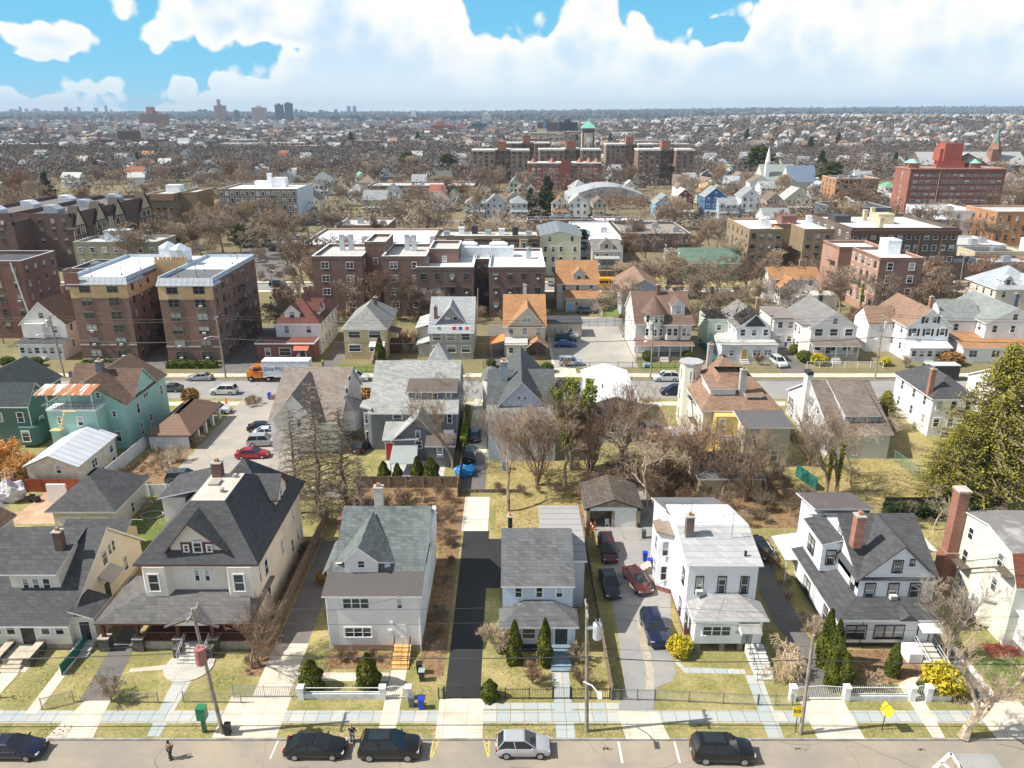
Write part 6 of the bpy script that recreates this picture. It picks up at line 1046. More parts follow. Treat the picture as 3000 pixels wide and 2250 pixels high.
# the Victorian row facing the fourth street
rect('road',M('asphalt',(.3,.3,.3)),-420,430,358,366,.01)
PAL={'white':(.78,.78,.78),'cream':(.7,.65,.52),'tan':(.5,.4,.28),'pale blue':(.45,.55,.66),'pale grey':(.52,.54,.56),'dark red':(.2,.03,.025),'bright blue':(.03,.13,.36),'pale yellow':(.68,.64,.36),'pink':(.6,.45,.42),'light blue':(.25,.45,.65),'pale green':(.5,.62,.5)}
RFS={'grey':(.32,.34,.35),'dark':(.1,.1,.1),'brown':(.22,.16,.12),'orange':(.42,.22,.1),'pale':(.5,.5,.47),'green':(.15,.32,.2),'reddish':(.3,.1,.06)}
row=[(805,930,'pale blue','grey','hip',2),(935,1050,'pale grey','grey','y',2),(1095,1205,'pale grey','grey','hip',2),(1362,1465,'white','orange','y',2),(1470,1597,'white','pale','y',2),(1628,1712,'tan','brown','y',2),(2032,2155,'light blue','grey','y',2),(2162,2272,'dark red','pale','y',3),(2348,2480,'bright blue','grey','y',3),(2440,2560,'pale blue','grey','x',2),(2582,2706,'white','grey','y',3),(2745,2852,'tan','brown','y',2),(2860,3030,'cream','pale','y',2),(2742,2915,'white','grey','x',2),(145,300,'pale yellow','grey','x',2)]
for i,(a,c,wc,rc,kd,fl) in enumerate(row):
    Y={9:362+8,13:345,14:392,12:392,11:388}.get(i,375);x0,x1=FY('d2',a,780,Y)[0],FY('d2',c,780,Y)[0]
    if i in (13,):Y=318;x0,x1=FY('d2',a,780,Y)[0],FY('d2',c,780,Y)[0]
    w_=x1-x0;ze=3.1*fl+.6;hs('victorian_house' if i<12 else 'frame_house','%s house with %s %s roof, number %s' % (wc,rc,'hipped' if kd=='hip' else 'gabled',i),x0,x1,Y,Y+12,ze,ze+w_*(.33 if kd != 'y' else .42),kd,M('siding',PAL[wc]),M('shingle',RFS[rc]),fl,3,trim=TRIM,group='row of houses facing the fourth street',ns=3,wsz=(1.2,1.6),porch=dict(d=2,z=2.9) if i not in (1,4,13) else None)
    nearb=['left end of the row above the brownstones','second from left end of the row above brownstones','just left of the dark conifer','first house right of the dark conifer','gambrel shaped, second right of dark conifer','left of the low arched hall','just left of the dark red house','right of light blue house, with white porch','beside the dark red house, tall blue gable','small one under the bright blue house','tall one right of the bright blue house','below left of orange brick block','near the parked cars left of orange brick block','behind the tan court apartments','alone above the long white supermarket roof'][i]
    SC.objects[-1];o=[q_ for q_ in COL.objects if q_.get('label','').endswith('number %s' % i) and q_.get('category')=='house'][0];o['label']='%s house with %s roof, %s' % (wc,rc,nearb);foot(x0-1,x1+1,Y-3,Y+14)
lm('the bright blue house',FY('d2',2414,700,375)[0],375);lm('the pale blue end house',FY('d2',867,700,375)[0],375)
# more low roofs in the middle distance
for (nm,lb,o,x0,x1,yt,z,dd,wl,rf_,nf) in (('shop_row','flat roofed shops with many white roof units above supermarket','d2',-30,300,830,5,22,BR4,GROOF,0),('long_shed','low dark roofed sheds in front of the Victorian row','d2',1205,1640,795,4.5,10,BR1,M('flat',(.15,.13,.12)),0),('school','long low brown building with white roof and rounded end','d2',170,860,570,7,26,M('brick',(.28,.17,.12)),GROOF,10),
    ('terrace','long grey roofed terrace among bare trees in the centre','d2',500,770,432,7,16,M('plain',(.35,.33,.3)),M('flat',(.4,.4,.38)),8),('office','low dark office building among trees left of brown towers','d2',250,380,510,8,20,M('plain',(.12,.12,.14)),DROOF,6),('car_dealer','low white roofed sheds right of the brown workshop','d2',1640,1960,800,5,14,BR2,WROOF,4)):
    k=(px(o,0,yt)[1]-1125)/FP;d=(H-z)/(SP+k*CP);Y=d*(CP-k*SP);a,c=FY(o,x0,yt,Y)[0],FY(o,x1,yt,Y)[0];flatb(nm,lb,a,c,Y,Y+dd,z,wl,rf_,nf,units=4 if nf==0 else 1,ns=0)
# ---------------------------------------------------------------- procedural streets of houses, each its own object
R3=random.Random(11)
def clear_(x,y,m=2):return all(not (a-m<x<c+m and d-m<y<e+m) for a,c,d,e in FOOT)
AUTO=[]
def inview(x,y,z=5):u,v=proj(x,y,z);return-60<u<3060
def minihouse(x,y,w,d,ze,zr,kind,wc,rc,parts):
    wm=M('plain',PAL[wc],.7,0,.08);rm=M('plain',RFS[rc],.85,0,.18,1.2);x0,x1,y0,y1=x-w/2,x+w/2,y,y+d
    b=MB();g_=MB()
    if kind=='hip':b.box(x0,x1,y0,y1,0,ze);w2=min(w,d)/2;hiproof(g_,x0,x1,y0,y1,ze,zr,x-max(.1,w/2-w2),x+max(.1,w/2-w2),y+d/2-max(.1,d/2-w2),y+d/2+max(.1,d/2-w2),.4)
    else:b.prism(gprof(x0 if kind=='y' else y0,x1 if kind=='y' else y1,0,ze,zr),kind,*((y0,y1) if kind=='y' else (x0,x1)));gable(g_,x0,x1,y0,y1,ze,zr+.1,kind,.4,.3)
    wb=MB();fl=2 if ze>4.5 else 1;zz=hgt(x,y)
    gname='frame houses among the bare trees'
    if parts:
        t=T('frame_house',None,'house',(x,y+d/2,zz),gname);t.o=(x,y+d/2,0);t.part('wall',b,wm);t.part('roof',g_,[rm,TRIM])
        for k in range(fl):
            for i in range(3):t.put('window',winmeshes(1.1,1.4,1,TRIM,True)[0],(x0+w*(i+.5)/3,y0,2+2.9*k))
        return t.r
    o0=len(b.v);b.mi=[0]*len(b.f);b.v+=g_.v;b.f+=[[i+o0 for i in f] for f in g_.f];b.mi+=[m+1 for m in g_.mi]
    if R3.random()<.6:b.box(x0+.3,x1-.3,y0-2.2,y0,2.7,2.9,1);[b.box(q_,q_+.2,y0-2,y0-1.8,0,2.7,2) for q_ in (x0+.4,x-.1,x1-.6)]
    if R3.random()<.5:b.box(x0-2.5,x0,y0+4,y1-1,0,2.8,0);b.box(x0-2.7,x0,y0+3.8,y1-.8,2.8,3.0,1)
    for k in range(fl):
        for i in range(3):xx=x0+w*(i+.5)/3;b.box(xx-.6,xx+.6,y0-.05,y0,1.3+2.9*k,2.8+2.9*k,3)
    o=solo('frame_house',b,[wm,rm,TRIM,DARK],None,'house',gname,(x,y+d/2,0));o.location.z=zz;o.rotation_euler.z=R3.choice((0,R3.uniform(-.5,.5),1.57,R3.uniform(1.2,1.9)));return o
def place(n,X0,X1,Y0,Y1,dx=15,dy=34):
    c=0;y=Y0
    while y<Y1 and c<n:
        x=X0+R3.uniform(0,dx)
        while x<X1 and c<n:
            if R3.random()<.62 and inview(x,y) and clear_(x,y,8):
                wc=R3.choice(['white']*7+['cream','cream','tan','pale blue','pale grey','pale grey','pale yellow','pink','pale green']);rc=R3.choice(['grey']*5+['dark','dark','brown','brown','orange','pale','pale','green','reddish'])
                w=R3.uniform(7.5,10.5);ze=R3.choice([3.4,5.8,5.8,6.4]);kd=R3.choice(['y','y','x','hip']);yy=y+R3.uniform(-4,4)
                if not clear_(x,yy,6):x+=dx;continue
                o=minihouse(x,yy,w,R3.uniform(10,13),ze,ze+w*R3.uniform(.32,.5),kd,wc,rc,y<470)
                AUTO.append((o,'%s %s house with %s roof' % ('low' if ze<4 else 'tall' if ze>6 else 'two-storey',wc,rc),x,yy));foot(x-w/2,x+w/2,yy,yy+12);c+=1
            x+=dx*R3.uniform(.8,1.3)
        y+=dy
place(26,-190,-30,400,500,20,40);place(34,-330,10,500,700,20,38);place(52,60,420,395,640,17,34);place(20,-60,60,398,500,18,30);place(80,-560,620,690,1000,30,48)
# ---------------------------------------------------------------- the city towards the horizon
def attrmesh(name,V,F,C,mat,label=None,cat=None,kind='stuff',group=None):
    me=bpy.data.meshes.new(name);V=np.asarray(V,dtype=np.float32);F=np.asarray(F,dtype=np.int32);n=F.shape[1]
    me.vertices.add(len(V));me.vertices.foreach_set('co',V.ravel());me.loops.add(F.size);me.loops.foreach_set('vertex_index',F.ravel())
    me.polygons.add(len(F));me.polygons.foreach_set('loop_start',np.arange(len(F),dtype=np.int32)*n);me.update(calc_edges=True)
    me.polygons.foreach_set('use_smooth',[False]*len(F));a=me.color_attributes.new('Col','FLOAT_COLOR','CORNER');a.data.foreach_set('color',np.repeat(np.c_[C,np.ones(len(C))],n,axis=0).astype(np.float32).ravel())
    me.materials.append(mat);o=link(bpy.data.objects.new(name,me));return setp(o,label,cat,group,kind)
ATTR=M('attr');rg=np.random.default_rng(5)
hv=np.vectorize(hgt)
def crowns(n,y0,y1,rad,hh,tri,k,xr=.72,pw=1.0,cols=((.165,.135,.12),(.13,.112,.105),(.21,.155,.125)),yb=None,green=.04,keep=None):
    u=rg.random(n);y=y0*(y1/y0) ** (u ** pw);x=rg.uniform(-xr,xr,n)*(y+40)
    if keep is not None:m=keep(x,y);x,y=x[m],y[m];n=len(x)
    z=hv(x,y);r=rad*rg.uniform(.6,1.25,n)*(1+(y-y0)/(y1-y0)*.3);h=hh*rg.uniform(.7,1.2,n)
    c=np.array(cols)[rg.integers(0,len(cols),n)]*rg.uniform(.75,1.25,(n,1));g=rg.random(n)<green;c[g]=np.array((.05,.065,.03))*rg.uniform(.7,1.5,(g.sum(),1))
    th=rg.uniform(0,2*np.pi,(n,k));ph=np.arccos(rg.uniform(-.5,1,(n,k)));rr=rg.uniform(.45,1,(n,k)) ** .5
    cx=x[:,None]+r[:,None]*rr*np.sin(ph)*np.cos(th);cy=y[:,None]+r[:,None]*rr*np.sin(ph)*np.sin(th);cz=z[:,None]+h[:,None]*(.5+.5*rr*np.cos(ph))
    P=np.stack([cx,cy,cz],-1)[:,:,None,:]+rg.normal(0,tri,(n,k,3,3))*np.array([1,1,.8])
    V=P.reshape(-1,3);F=np.arange(len(V)).reshape(-1,3);C=np.repeat(c,k,axis=0)*rg.uniform(.8,1.2,(n*k,1));return V,F,C
def keepfar(x,y):
    return np.array([clear_(a,b_,1) for a,b_ in zip(x,y)])
parts_=[crowns(750,300,600,3.8,9.5,.42,120,keep=keepfar,cols=((.23,.18,.14),(.18,.145,.12),(.26,.18,.13))),crowns(4800,540,1000,5.0,12,.6,60,keep=keepfar),crowns(14000,950,2000,5.5,10.5,1.2,20,keep=keepfar),crowns(13000,1900,4500,8,10,2.8,9,cols=((.15,.13,.12),(.12,.11,.105),(.18,.145,.125))),crowns(9000,4300,11500,28,14,13,6,cols=((.08,.08,.085),(.1,.095,.095)))]
o=0;VV=[];FF=[];CC=[]
for V,F,C in parts_:VV.append(V);FF.append(F+o);CC.append(C);o+=len(V)
attrmesh('woodland',np.vstack(VV),np.vstack(FF),np.vstack(CC),ATTR)
# rank upon rank of far houses, and the low commercial blocks among them
def blocks(n,y0,y1,wr,dr,zr_,cols,xr=(-.72,.72),roof=True,gable_=True,rc=((.33,.33,.34),(.2,.18,.17),(.14,.14,.14),(.3,.2,.13),(.5,.5,.48))):
    V=[];F=[];C=[]
    for i in range(n):
        y=y0*(y1/y0) ** R3.random();x=R3.uniform(*xr)*y
        if not clear_(x,y,10):continue
        if abs(x/y)<.2 and gable_ and R3.random()<.3:continue
        w,d,h=R3.uniform(*wr),R3.uniform(*dr),R3.uniform(*zr_);z=hgt(x,y);c=R3.choice(cols);v=R3.uniform(.8,1.1);c=tuple(q*v for q in c);r_=R3.choice(rc);o=len(V)
        V+=[(x-w,y-d,z),(x+w,y-d,z),(x+w,y+d,z),(x-w,y+d,z),(x-w,y-d,z+h),(x+w,y-d,z+h),(x+w,y+d,z+h),(x-w,y+d,z+h)]
        F+=[(o,o+1,o+5,o+4),(o+1,o+2,o+6,o+5),(o+3,o,o+4,o+7)];C+=[c]*3
        if gable_:
            p=w*.85;V+=[(x,y-d-.3,z+h+p),(x,y+d,z+h+p)];e=o+8
            if R3.random()<.5:F+=[(o+4,o+5,e,e),(o+4,e,e+1,o+7),(o+5,o+6,e+1,e)];C+=[c,r_,r_]
            else:V[-2]=(x-w,y,z+h+p);V[-1]=(x+w,y,z+h+p);F+=[(o+4,o+5,e+1,e),(o+7,o+4,e,e),(o+5,o+6,e+1,e+1)];C+=[r_,c,c]
        else:F+=[(o+4,o+5,o+6,o+7)];C+=[R3.choice(((.6,.6,.6),(.3,.3,.3),(.7,.7,.7),(.15,.14,.14)))]
    return V,F,C
def tri4(V,F,C):                           # quads and triangles to triangles
    f2=[];c2=[]
    for f,c in zip(F,C):
        f2.append((f[0],f[1],f[2]));c2.append(c)
        if f[3] != f[2]:f2.append((f[0],f[2],f[3]));c2.append(c)
    return V,f2,c2
WC_=((.75,.75,.74),(.75,.75,.74),(.68,.66,.6),(.55,.55,.55),(.6,.5,.38),(.45,.5,.55),(.3,.12,.08))
V,F,C=tri4(*blocks(1300,1000,2400,(3.6,5.5),(5,7),(5.5,9),WC_));attrmesh('distant_houses',V,F,C,ATTR)
V,F,C=tri4(*blocks(1500,2300,5200,(4.5,8),(5,8),(8,12),WC_,xr=(-.72,.75)));attrmesh('distant_houses',V,F,C,ATTR)
V,F,C=tri4(*blocks(230,1000,3800,(9,30),(6,12),(6,11),((.34,.14,.09),(.45,.36,.26),(.6,.6,.58),(.25,.13,.1),(.7,.68,.62),(.2,.2,.24)),xr=(-.7,.25),gable_=False));attrmesh('distant_buildings',V,F,C,ATTR)
V,F,C=tri4(*blocks(110,1700,5200,(8,18),(6,12),(12,24),((.34,.16,.11),(.45,.36,.28),(.62,.6,.58),(.28,.18,.15),(.5,.5,.52)),xr=(-.72,.12),gable_=False));attrmesh('distant_buildings',V,F,C,ATTR)
# towers that stand out on the horizon: (outline x0, x1, top row in the d1..d3 zooms, distance, colour, label)
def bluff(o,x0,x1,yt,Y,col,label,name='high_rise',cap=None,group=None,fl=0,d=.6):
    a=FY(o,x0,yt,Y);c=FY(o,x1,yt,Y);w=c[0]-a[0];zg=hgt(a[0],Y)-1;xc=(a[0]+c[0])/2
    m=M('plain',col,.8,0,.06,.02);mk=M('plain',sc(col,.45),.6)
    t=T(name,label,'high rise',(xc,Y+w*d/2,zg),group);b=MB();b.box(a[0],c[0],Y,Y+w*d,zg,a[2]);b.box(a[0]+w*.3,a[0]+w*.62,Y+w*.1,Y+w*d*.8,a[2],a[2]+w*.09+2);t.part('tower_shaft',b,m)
    if fl:
        b=MB();[b.box(a[0]+w*.05,c[0]-w*.05,Y-.5,Y+.1,zg+(a[2]-zg)*(i+.3)/fl,zg+(a[2]-zg)*(i+.62)/fl) for i in range(fl)];t.part('window_bands',b,mk)
    if cap:b=MB();b.box(a[0]+w*.35,a[0]+w*.6,Y+1,Y+w*.3,a[2],a[2]+cap);t.part('roof_tower',b,m)
    foot(a[0]-5,c[0]+5,Y-5,Y+w);return t
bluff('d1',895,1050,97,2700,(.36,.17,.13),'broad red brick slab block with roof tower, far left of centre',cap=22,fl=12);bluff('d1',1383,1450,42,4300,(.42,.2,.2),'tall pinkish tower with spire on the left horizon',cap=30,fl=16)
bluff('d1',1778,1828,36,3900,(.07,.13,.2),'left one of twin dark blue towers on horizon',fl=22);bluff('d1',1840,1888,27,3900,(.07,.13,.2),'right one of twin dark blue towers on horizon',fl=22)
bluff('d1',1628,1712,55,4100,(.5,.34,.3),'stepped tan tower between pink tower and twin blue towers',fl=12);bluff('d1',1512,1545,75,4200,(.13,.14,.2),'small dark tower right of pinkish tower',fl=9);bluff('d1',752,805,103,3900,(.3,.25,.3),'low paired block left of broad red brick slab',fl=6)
bluff('d1',605,1065,262,1150,(.1,.06,.05),'long dark brick school with many windows among left trees','school_building',fl=3,d=.15);bluff('d1',885,940,215,1230,(.5,.46,.36),'square pale stone tower behind dark brick school','school_tower',d=.8);bluff('d1',625,640,222,1140,(.3,.12,.08),'round brick chimney stack left of dark school','chimney_stack',d=1);bluff('d1',1075,1300,286,1050,(.72,.72,.7),'long white roofed hall right of dark brick school','sports_hall',d=.3)
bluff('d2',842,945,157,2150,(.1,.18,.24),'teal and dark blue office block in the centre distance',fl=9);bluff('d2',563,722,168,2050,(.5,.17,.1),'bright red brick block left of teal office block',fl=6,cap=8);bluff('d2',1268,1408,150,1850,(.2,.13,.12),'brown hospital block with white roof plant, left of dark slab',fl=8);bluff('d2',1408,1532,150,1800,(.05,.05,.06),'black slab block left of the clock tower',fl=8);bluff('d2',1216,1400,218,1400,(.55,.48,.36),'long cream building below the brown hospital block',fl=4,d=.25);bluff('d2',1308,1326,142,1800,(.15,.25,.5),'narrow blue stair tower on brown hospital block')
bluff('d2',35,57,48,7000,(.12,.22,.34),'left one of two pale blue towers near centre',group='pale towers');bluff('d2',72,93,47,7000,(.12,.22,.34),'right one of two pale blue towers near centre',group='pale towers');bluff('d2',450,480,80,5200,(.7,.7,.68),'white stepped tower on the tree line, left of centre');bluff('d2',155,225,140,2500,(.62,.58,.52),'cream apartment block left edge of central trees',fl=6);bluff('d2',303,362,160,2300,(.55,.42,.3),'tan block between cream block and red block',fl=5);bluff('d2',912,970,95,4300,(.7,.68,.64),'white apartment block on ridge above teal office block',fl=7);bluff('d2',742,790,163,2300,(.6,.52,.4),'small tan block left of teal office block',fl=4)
for i,(a,c,y) in enumerate(((375,405,92),(405,450,88),(487,525,84),(528,560,80),(640,690,80),(600,640,88))):bluff('d3',a,c,y,4700,(.38,.32,.33),'grey-brown tower, %s in the cluster on the right ridge' % ['first from left','second from left','third from left','fourth from left','rightmost','fifth from left'][i],fl=10,group='ridge towers')
for (o_,x,y,Y,r_) in (('d3',585,108,4300,55),('d3',945,104,4200,50)):
    q=FY(o_,x,y,Y);b=MB();z=q[2];b.cone(q[0],Y,z-16,z-2,r_,r_,20,0);b.cone(q[0],Y,z-2,z+6,r_+2,r_*.3,20,1);solo('water_tank',b,[M('plain',(.55,.56,.52)),M('plain',(.3,.45,.4))],'round pale storage tank on the right ridge, %s one' % ('left' if x<700 else 'right'),'water tank')
# hazy skyline towers on the left horizon
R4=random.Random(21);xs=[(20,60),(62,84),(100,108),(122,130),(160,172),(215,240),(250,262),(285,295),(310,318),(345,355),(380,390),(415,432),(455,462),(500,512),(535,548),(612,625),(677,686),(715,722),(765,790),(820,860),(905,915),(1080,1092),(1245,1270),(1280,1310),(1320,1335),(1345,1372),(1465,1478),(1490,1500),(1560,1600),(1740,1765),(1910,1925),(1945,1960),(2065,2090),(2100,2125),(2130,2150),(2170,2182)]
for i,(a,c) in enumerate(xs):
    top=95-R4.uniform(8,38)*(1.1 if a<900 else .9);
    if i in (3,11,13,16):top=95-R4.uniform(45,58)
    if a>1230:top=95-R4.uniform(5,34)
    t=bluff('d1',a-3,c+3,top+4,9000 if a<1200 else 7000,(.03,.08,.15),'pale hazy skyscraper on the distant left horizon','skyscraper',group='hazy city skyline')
# ---------------------------------------------------------------- trees, shrubs
def grow(seed,h,r0,lv=5,spread=.55,nch=(3,5),up=.25,twig=.018,first=.3,wig=.16,stems=1,lenf=.62,droop=0.0):
    rr=random.Random(seed);S=[]
    def br(p,d,L,r,k):
        n=4 if k<2 else 3 if k<4 else 2;p=Vector(p)
        for i in range(n):
            q=p+d*(L/n);r1=max(twig,r*(1-.55*(i+1)/n));S.append((p.copy(),q.copy(),max(twig,r*(1-.55*i/n)),r1,k));p=q
            d=(d+Vector((rr.gauss(0,wig),rr.gauss(0,wig),rr.gauss(0,wig*.6)+(up if k>0 else .0)*.3-droop*(k>2)))).normalized()
            if k<lv and (k>0 or (i+1)/n>first):
                for c in range(rr.randint(*nch) if i==n-1 else 1):
                    a=rr.uniform(0,2*math.pi);e=d.orthogonal().normalized();e.rotate(__import__('mathutils').Quaternion(d,a));s_=spread*rr.uniform(.7,1.35)
                    dd=(d*math.cos(s_)+e*math.sin(s_)+Vector((0,0,up*.5))).normalized()
                    if i==n-1 or rr.random()<(.7 if k else .9):br(p,dd,L*lenf*rr.uniform(.7,1.15),r1*.62,k+1)
    for s_ in range(stems):
        a=6.28*s_/stems;lean=0 if stems==1 else rr.uniform(.12,.5)
        br((0,0,0),Vector((math.cos(a)*lean,math.sin(a)*lean,1)).normalized(),h*(.42 if stems==1 else .36),r0,0)
    return S
def segmesh(name,S,mat,sel,sides=3):
    V=[];F=[]
    for p,q,ra,rb,k in S:
        if not sel(k):continue
        d=(q-p).normalized();a=d.orthogonal().normalized();b=d.cross(a);n=6 if k==0 else sides;o=len(V)
        for c,r in ((p,ra),(q,rb)):V+=[c+(a*math.cos(6.2832*j/n)+b*math.sin(6.2832*j/n))*r for j in range(n)]
        F+=[(o+j,o+(j+1) % n,o+n+(j+1) % n,o+n+j) for j in range(n)]
    me=bpy.data.meshes.new(name);me.from_pydata(V,[],F);me.materials.append(mat);return me
BARK=M('bark',(.29,.225,.165));BARKD=M('bark',(.21,.16,.125));BARKR=M('bark',(.27,.18,.12));BARKP=M('bark',(.42,.34,.24))
def proto(seed,h,r0,mat=None,**k):
    S=grow(seed,h,r0,**k);mat=mat or BARK;top=max(max(p.z,q.z) for p,q,*_ in S);f=h/top
    return (segmesh('trunk',S,mat,lambda q:q<=1),segmesh('crown',S,mat,lambda q:q>=2),f,len(S))
TP={}
def tree(kind,x,y,h,label=None,group='bare trees',rz=None,z=0,name='bare_tree',cat='tree',sx=1.0):
    tk,cr,f,n,_h=TP[kind];s_=h/TP[kind][4]
    r=link(bpy.data.objects.new(name,None));r.location=(x,y,z);r.rotation_euler=(0,0,rnd.uniform(0,6.28) if rz is None else rz);r.scale=(s_*sx,s_*sx,s_);setp(r,label,cat,group)
    for nm,me in (('trunk',tk),('crown',cr)):
        if me is not None:link(bpy.data.objects.new(nm,me),r)
    return r
def addp(k,seed,h,r0,**kw):
    tk,cr,f,n=proto(seed,h,r0,**kw);S_=max(v.co.z for v in cr.vertices);TP[k]=(tk,cr,f,n,S_)
addp('near1',3,15,.3,lv=5,twig=.012,nch=(3,4),spread=.6);addp('near2',8,15,.26,lv=5,twig=.012,nch=(3,4),spread=.45,up=.4);addp('near3',12,12,.22,lv=5,twig=.014,nch=(2,4),spread=.8,up=.05,mat=BARKP)
addp('multi',5,10,.14,lv=4,twig=.013,nch=(2,4),spread=.5,stems=5,up=.3,mat=BARKR,first=0);addp('wispy',9,17,.24,lv=5,twig=.016,nch=(2,3),spread=.75,stems=3,up=.05,droop=.1,mat=M('bark',(.21,.17,.125)),lenf=.55)
for i,sd in enumerate((21,22,23,24,25,26)):addp('mid%d' % i,sd,14,.3,lv=5,twig=.03,nch=(3,4),spread=(.5,.65,.8,.45,.6,.7)[i],up=(.35,.2,.1,.5,.3,.2)[i],mat=(BARK,BARKD,BARK,BARKR,BARKP,BARK)[i])
addp('bush',31,3,.04,lv=3,twig=.012,nch=(3,5),spread=.5,stems=7,up=.2,mat=BARKP,first=0);addp('bushr',33,3,.04,lv=3,twig=.012,nch=(3,5),spread=.5,stems=7,up=.2,mat=BARKR,first=0);addp('weep',35,3,.1,lv=4,twig=.013,nch=(4,5),spread=.8,up=-.5,droop=.2,mat=M('bark',(.6,.48,.33)),lenf=.75)
# leaf masses
def leaves(n,samp,size,seed=1,flat=0.0):
    rr=random.Random(seed);V=[];F=[]
    for i in range(n):
        p=Vector(samp(rr));a=Vector((rr.gauss(0,1),rr.gauss(0,1),rr.gauss(0,1-flat))).normalized();b=a.orthogonal().normalized();c=a.cross(b);s_=size*rr.uniform(.6,1.4);o=len(V)
        V+=[p+b*s_,p+c*s_*.7,p-b*s_,p-c*s_*.7];F.append((o,o+1,o+2,o+3))
    return V,F
def pm(name,V,F,mats):me=bpy.data.meshes.new(name);me.from_pydata(V,[],F);[me.materials.append(m) for m in lst(mats)];return me
LF_ARB=M('leaf',(.16,.17,.02),(.07,.085,.015));LF_YEL=M('leaf',(.62,.47,.03),(.4,.36,.03));LF_YEW=M('leaf',(.42,.38,.04),(.16,.17,.03));LF_PINE=M('leaf',(.06,.085,.03),(.03,.045,.02));LF_IVY=M('leaf',(.32,.34,.035),(.1,.14,.02));LF_BR=M('leaf',(.4,.22,.06),(.25,.13,.05));LF_HEDGE=M('leaf',(.16,.2,.03),(.07,.09,.02))
def coneS(rr,h=1,r=.25,top=.05,bump=6):
    z=rr.random() ** .85;a=rr.uniform(0,6.28);R_=r*(math.sin(min(1,(1-z)*1.25+.02)*math.pi/2) ** .8)*(.85+.15*math.sin(a*3+z*11))*rr.uniform(.82,1.03)
    return (R_*math.cos(a),R_*math.sin(a),z*h)
def core(r,h,n=8):b=MB();b.cone(0,0,0,h*.5,r*.75,r*.8,n);b.cone(0,0,h*.5,h*.93,r*.8,.02,n);return b.v,b.f
def shrubproto(k,n,samp,size,mat,coreg=None,seed=1):
    V,F=leaves(n,samp,size,seed);
    if coreg:cv,cf=coreg;o=len(V);V=V+[Vector(v) for v in cv];F=F+[tuple(i+o for i in f) for f in cf]
    TP[k]=(pm('foliage',V,F,mat),1.0)
shrubproto('arb',3800,lambda rr:coneS(rr,1,.24),.03,LF_ARB,core(.22,1));shrubproto('arbfat',3800,lambda rr:coneS(rr,1,.4),.034,LF_ARB,core(.36,1))
def ballS(rr,fl=.9):
    v=Vector((rr.gauss(0,1),rr.gauss(0,1),rr.gauss(0,1))).normalized()*(.42*rr.uniform(.75,1.02)*(1+.12*math.sin(5*rr.random())))
    return (v.x,v.y,max(.02,.45+v.z*fl))
bc=MB();bc.cone(0,0,.05,.45,.25,.36,8);bc.cone(0,0,.45,.8,.36,.12,8)
shrubproto('ball',2200,ballS,.045,LF_HEDGE,(bc.v,bc.f));shrubproto('bally',1500,ballS,.06,LF_YEL);shrubproto('ballb',1600,ballS,.05,LF_BR)
def shrub(k,x,y,w,h,label,name='shrub',cat='shrub',group=None,z=0):
    o=link(bpy.data.objects.new(name,TP[k][0]));base={'arb':.48,'arbfat':.8}.get(k,.88);o.location=(x,y,z);o.scale=(w/base,w/base,h);o.rotation_euler=(0,0,rnd.uniform(0,6));return setp(o,label,cat,group)
def evergreen(k,seed,n,mat,kind='cone',size=.22,r=.3):
    rr0=random.Random(seed);tips=[]
    for i in range(n):
        z=.08+.9*(i/n) ** .9+rr0.uniform(-.02,.02);a=rr0.uniform(0,6.28);L=r*((1-z) ** .75 if kind=='cone' else math.sqrt(max(.04,1-((z-.45)/.58) ** 2)))*rr0.uniform(.45,1.15)*(1+.22*math.sin(3*a+9*z))
        tips.append((z,a,L))
    V=[];F=[];B=MB();B.tube([(0,0,0),(0,0,.93)],.022,6,r2=.004)
    for z,a,L in tips:
        m=int((85 if size<.12 else 60)*L/r)+14
        B.tube([(0,0,z),(L*.95*math.cos(a),L*.95*math.sin(a),z+(.1 if kind != 'cone' else-.02)*L)],.005,3)
        for j in range(m):
            t_=rr0.random() ** .6;p=Vector((L*t_*math.cos(a)+rr0.gauss(0,.018),L*t_*math.sin(a)+rr0.gauss(0,.018),z+rr0.gauss(0,.012)+(.1 if kind != 'cone' else-.02)*L*t_));v=Vector((rr0.gauss(0,1),rr0.gauss(0,1),rr0.gauss(0,.6))).normalized();b_=v.orthogonal().normalized();c=v.cross(b_);s_=size*.1*rr0.uniform(.5,1.3);o=len(V);V+=[p+b_*s_,p+c*s_*.6,p-b_*s_,p-c*s_*.6];F.append((o,o+1,o+2,o+3))
    TP[k]=(B.mesh('trunk',[BARKD]),pm('crown',V,F,mat),1,0,1.0)
evergreen('yew',4,640,LF_YEW,'cone',.068,.4);evergreen('pine',6,260,LF_PINE,'cone',.2,.27);evergreen('pine2',7,240,M('leaf',(.12,.13,.03),(.05,.065,.02)),'round',.26,.36)
NB='bare trees in the gardens'
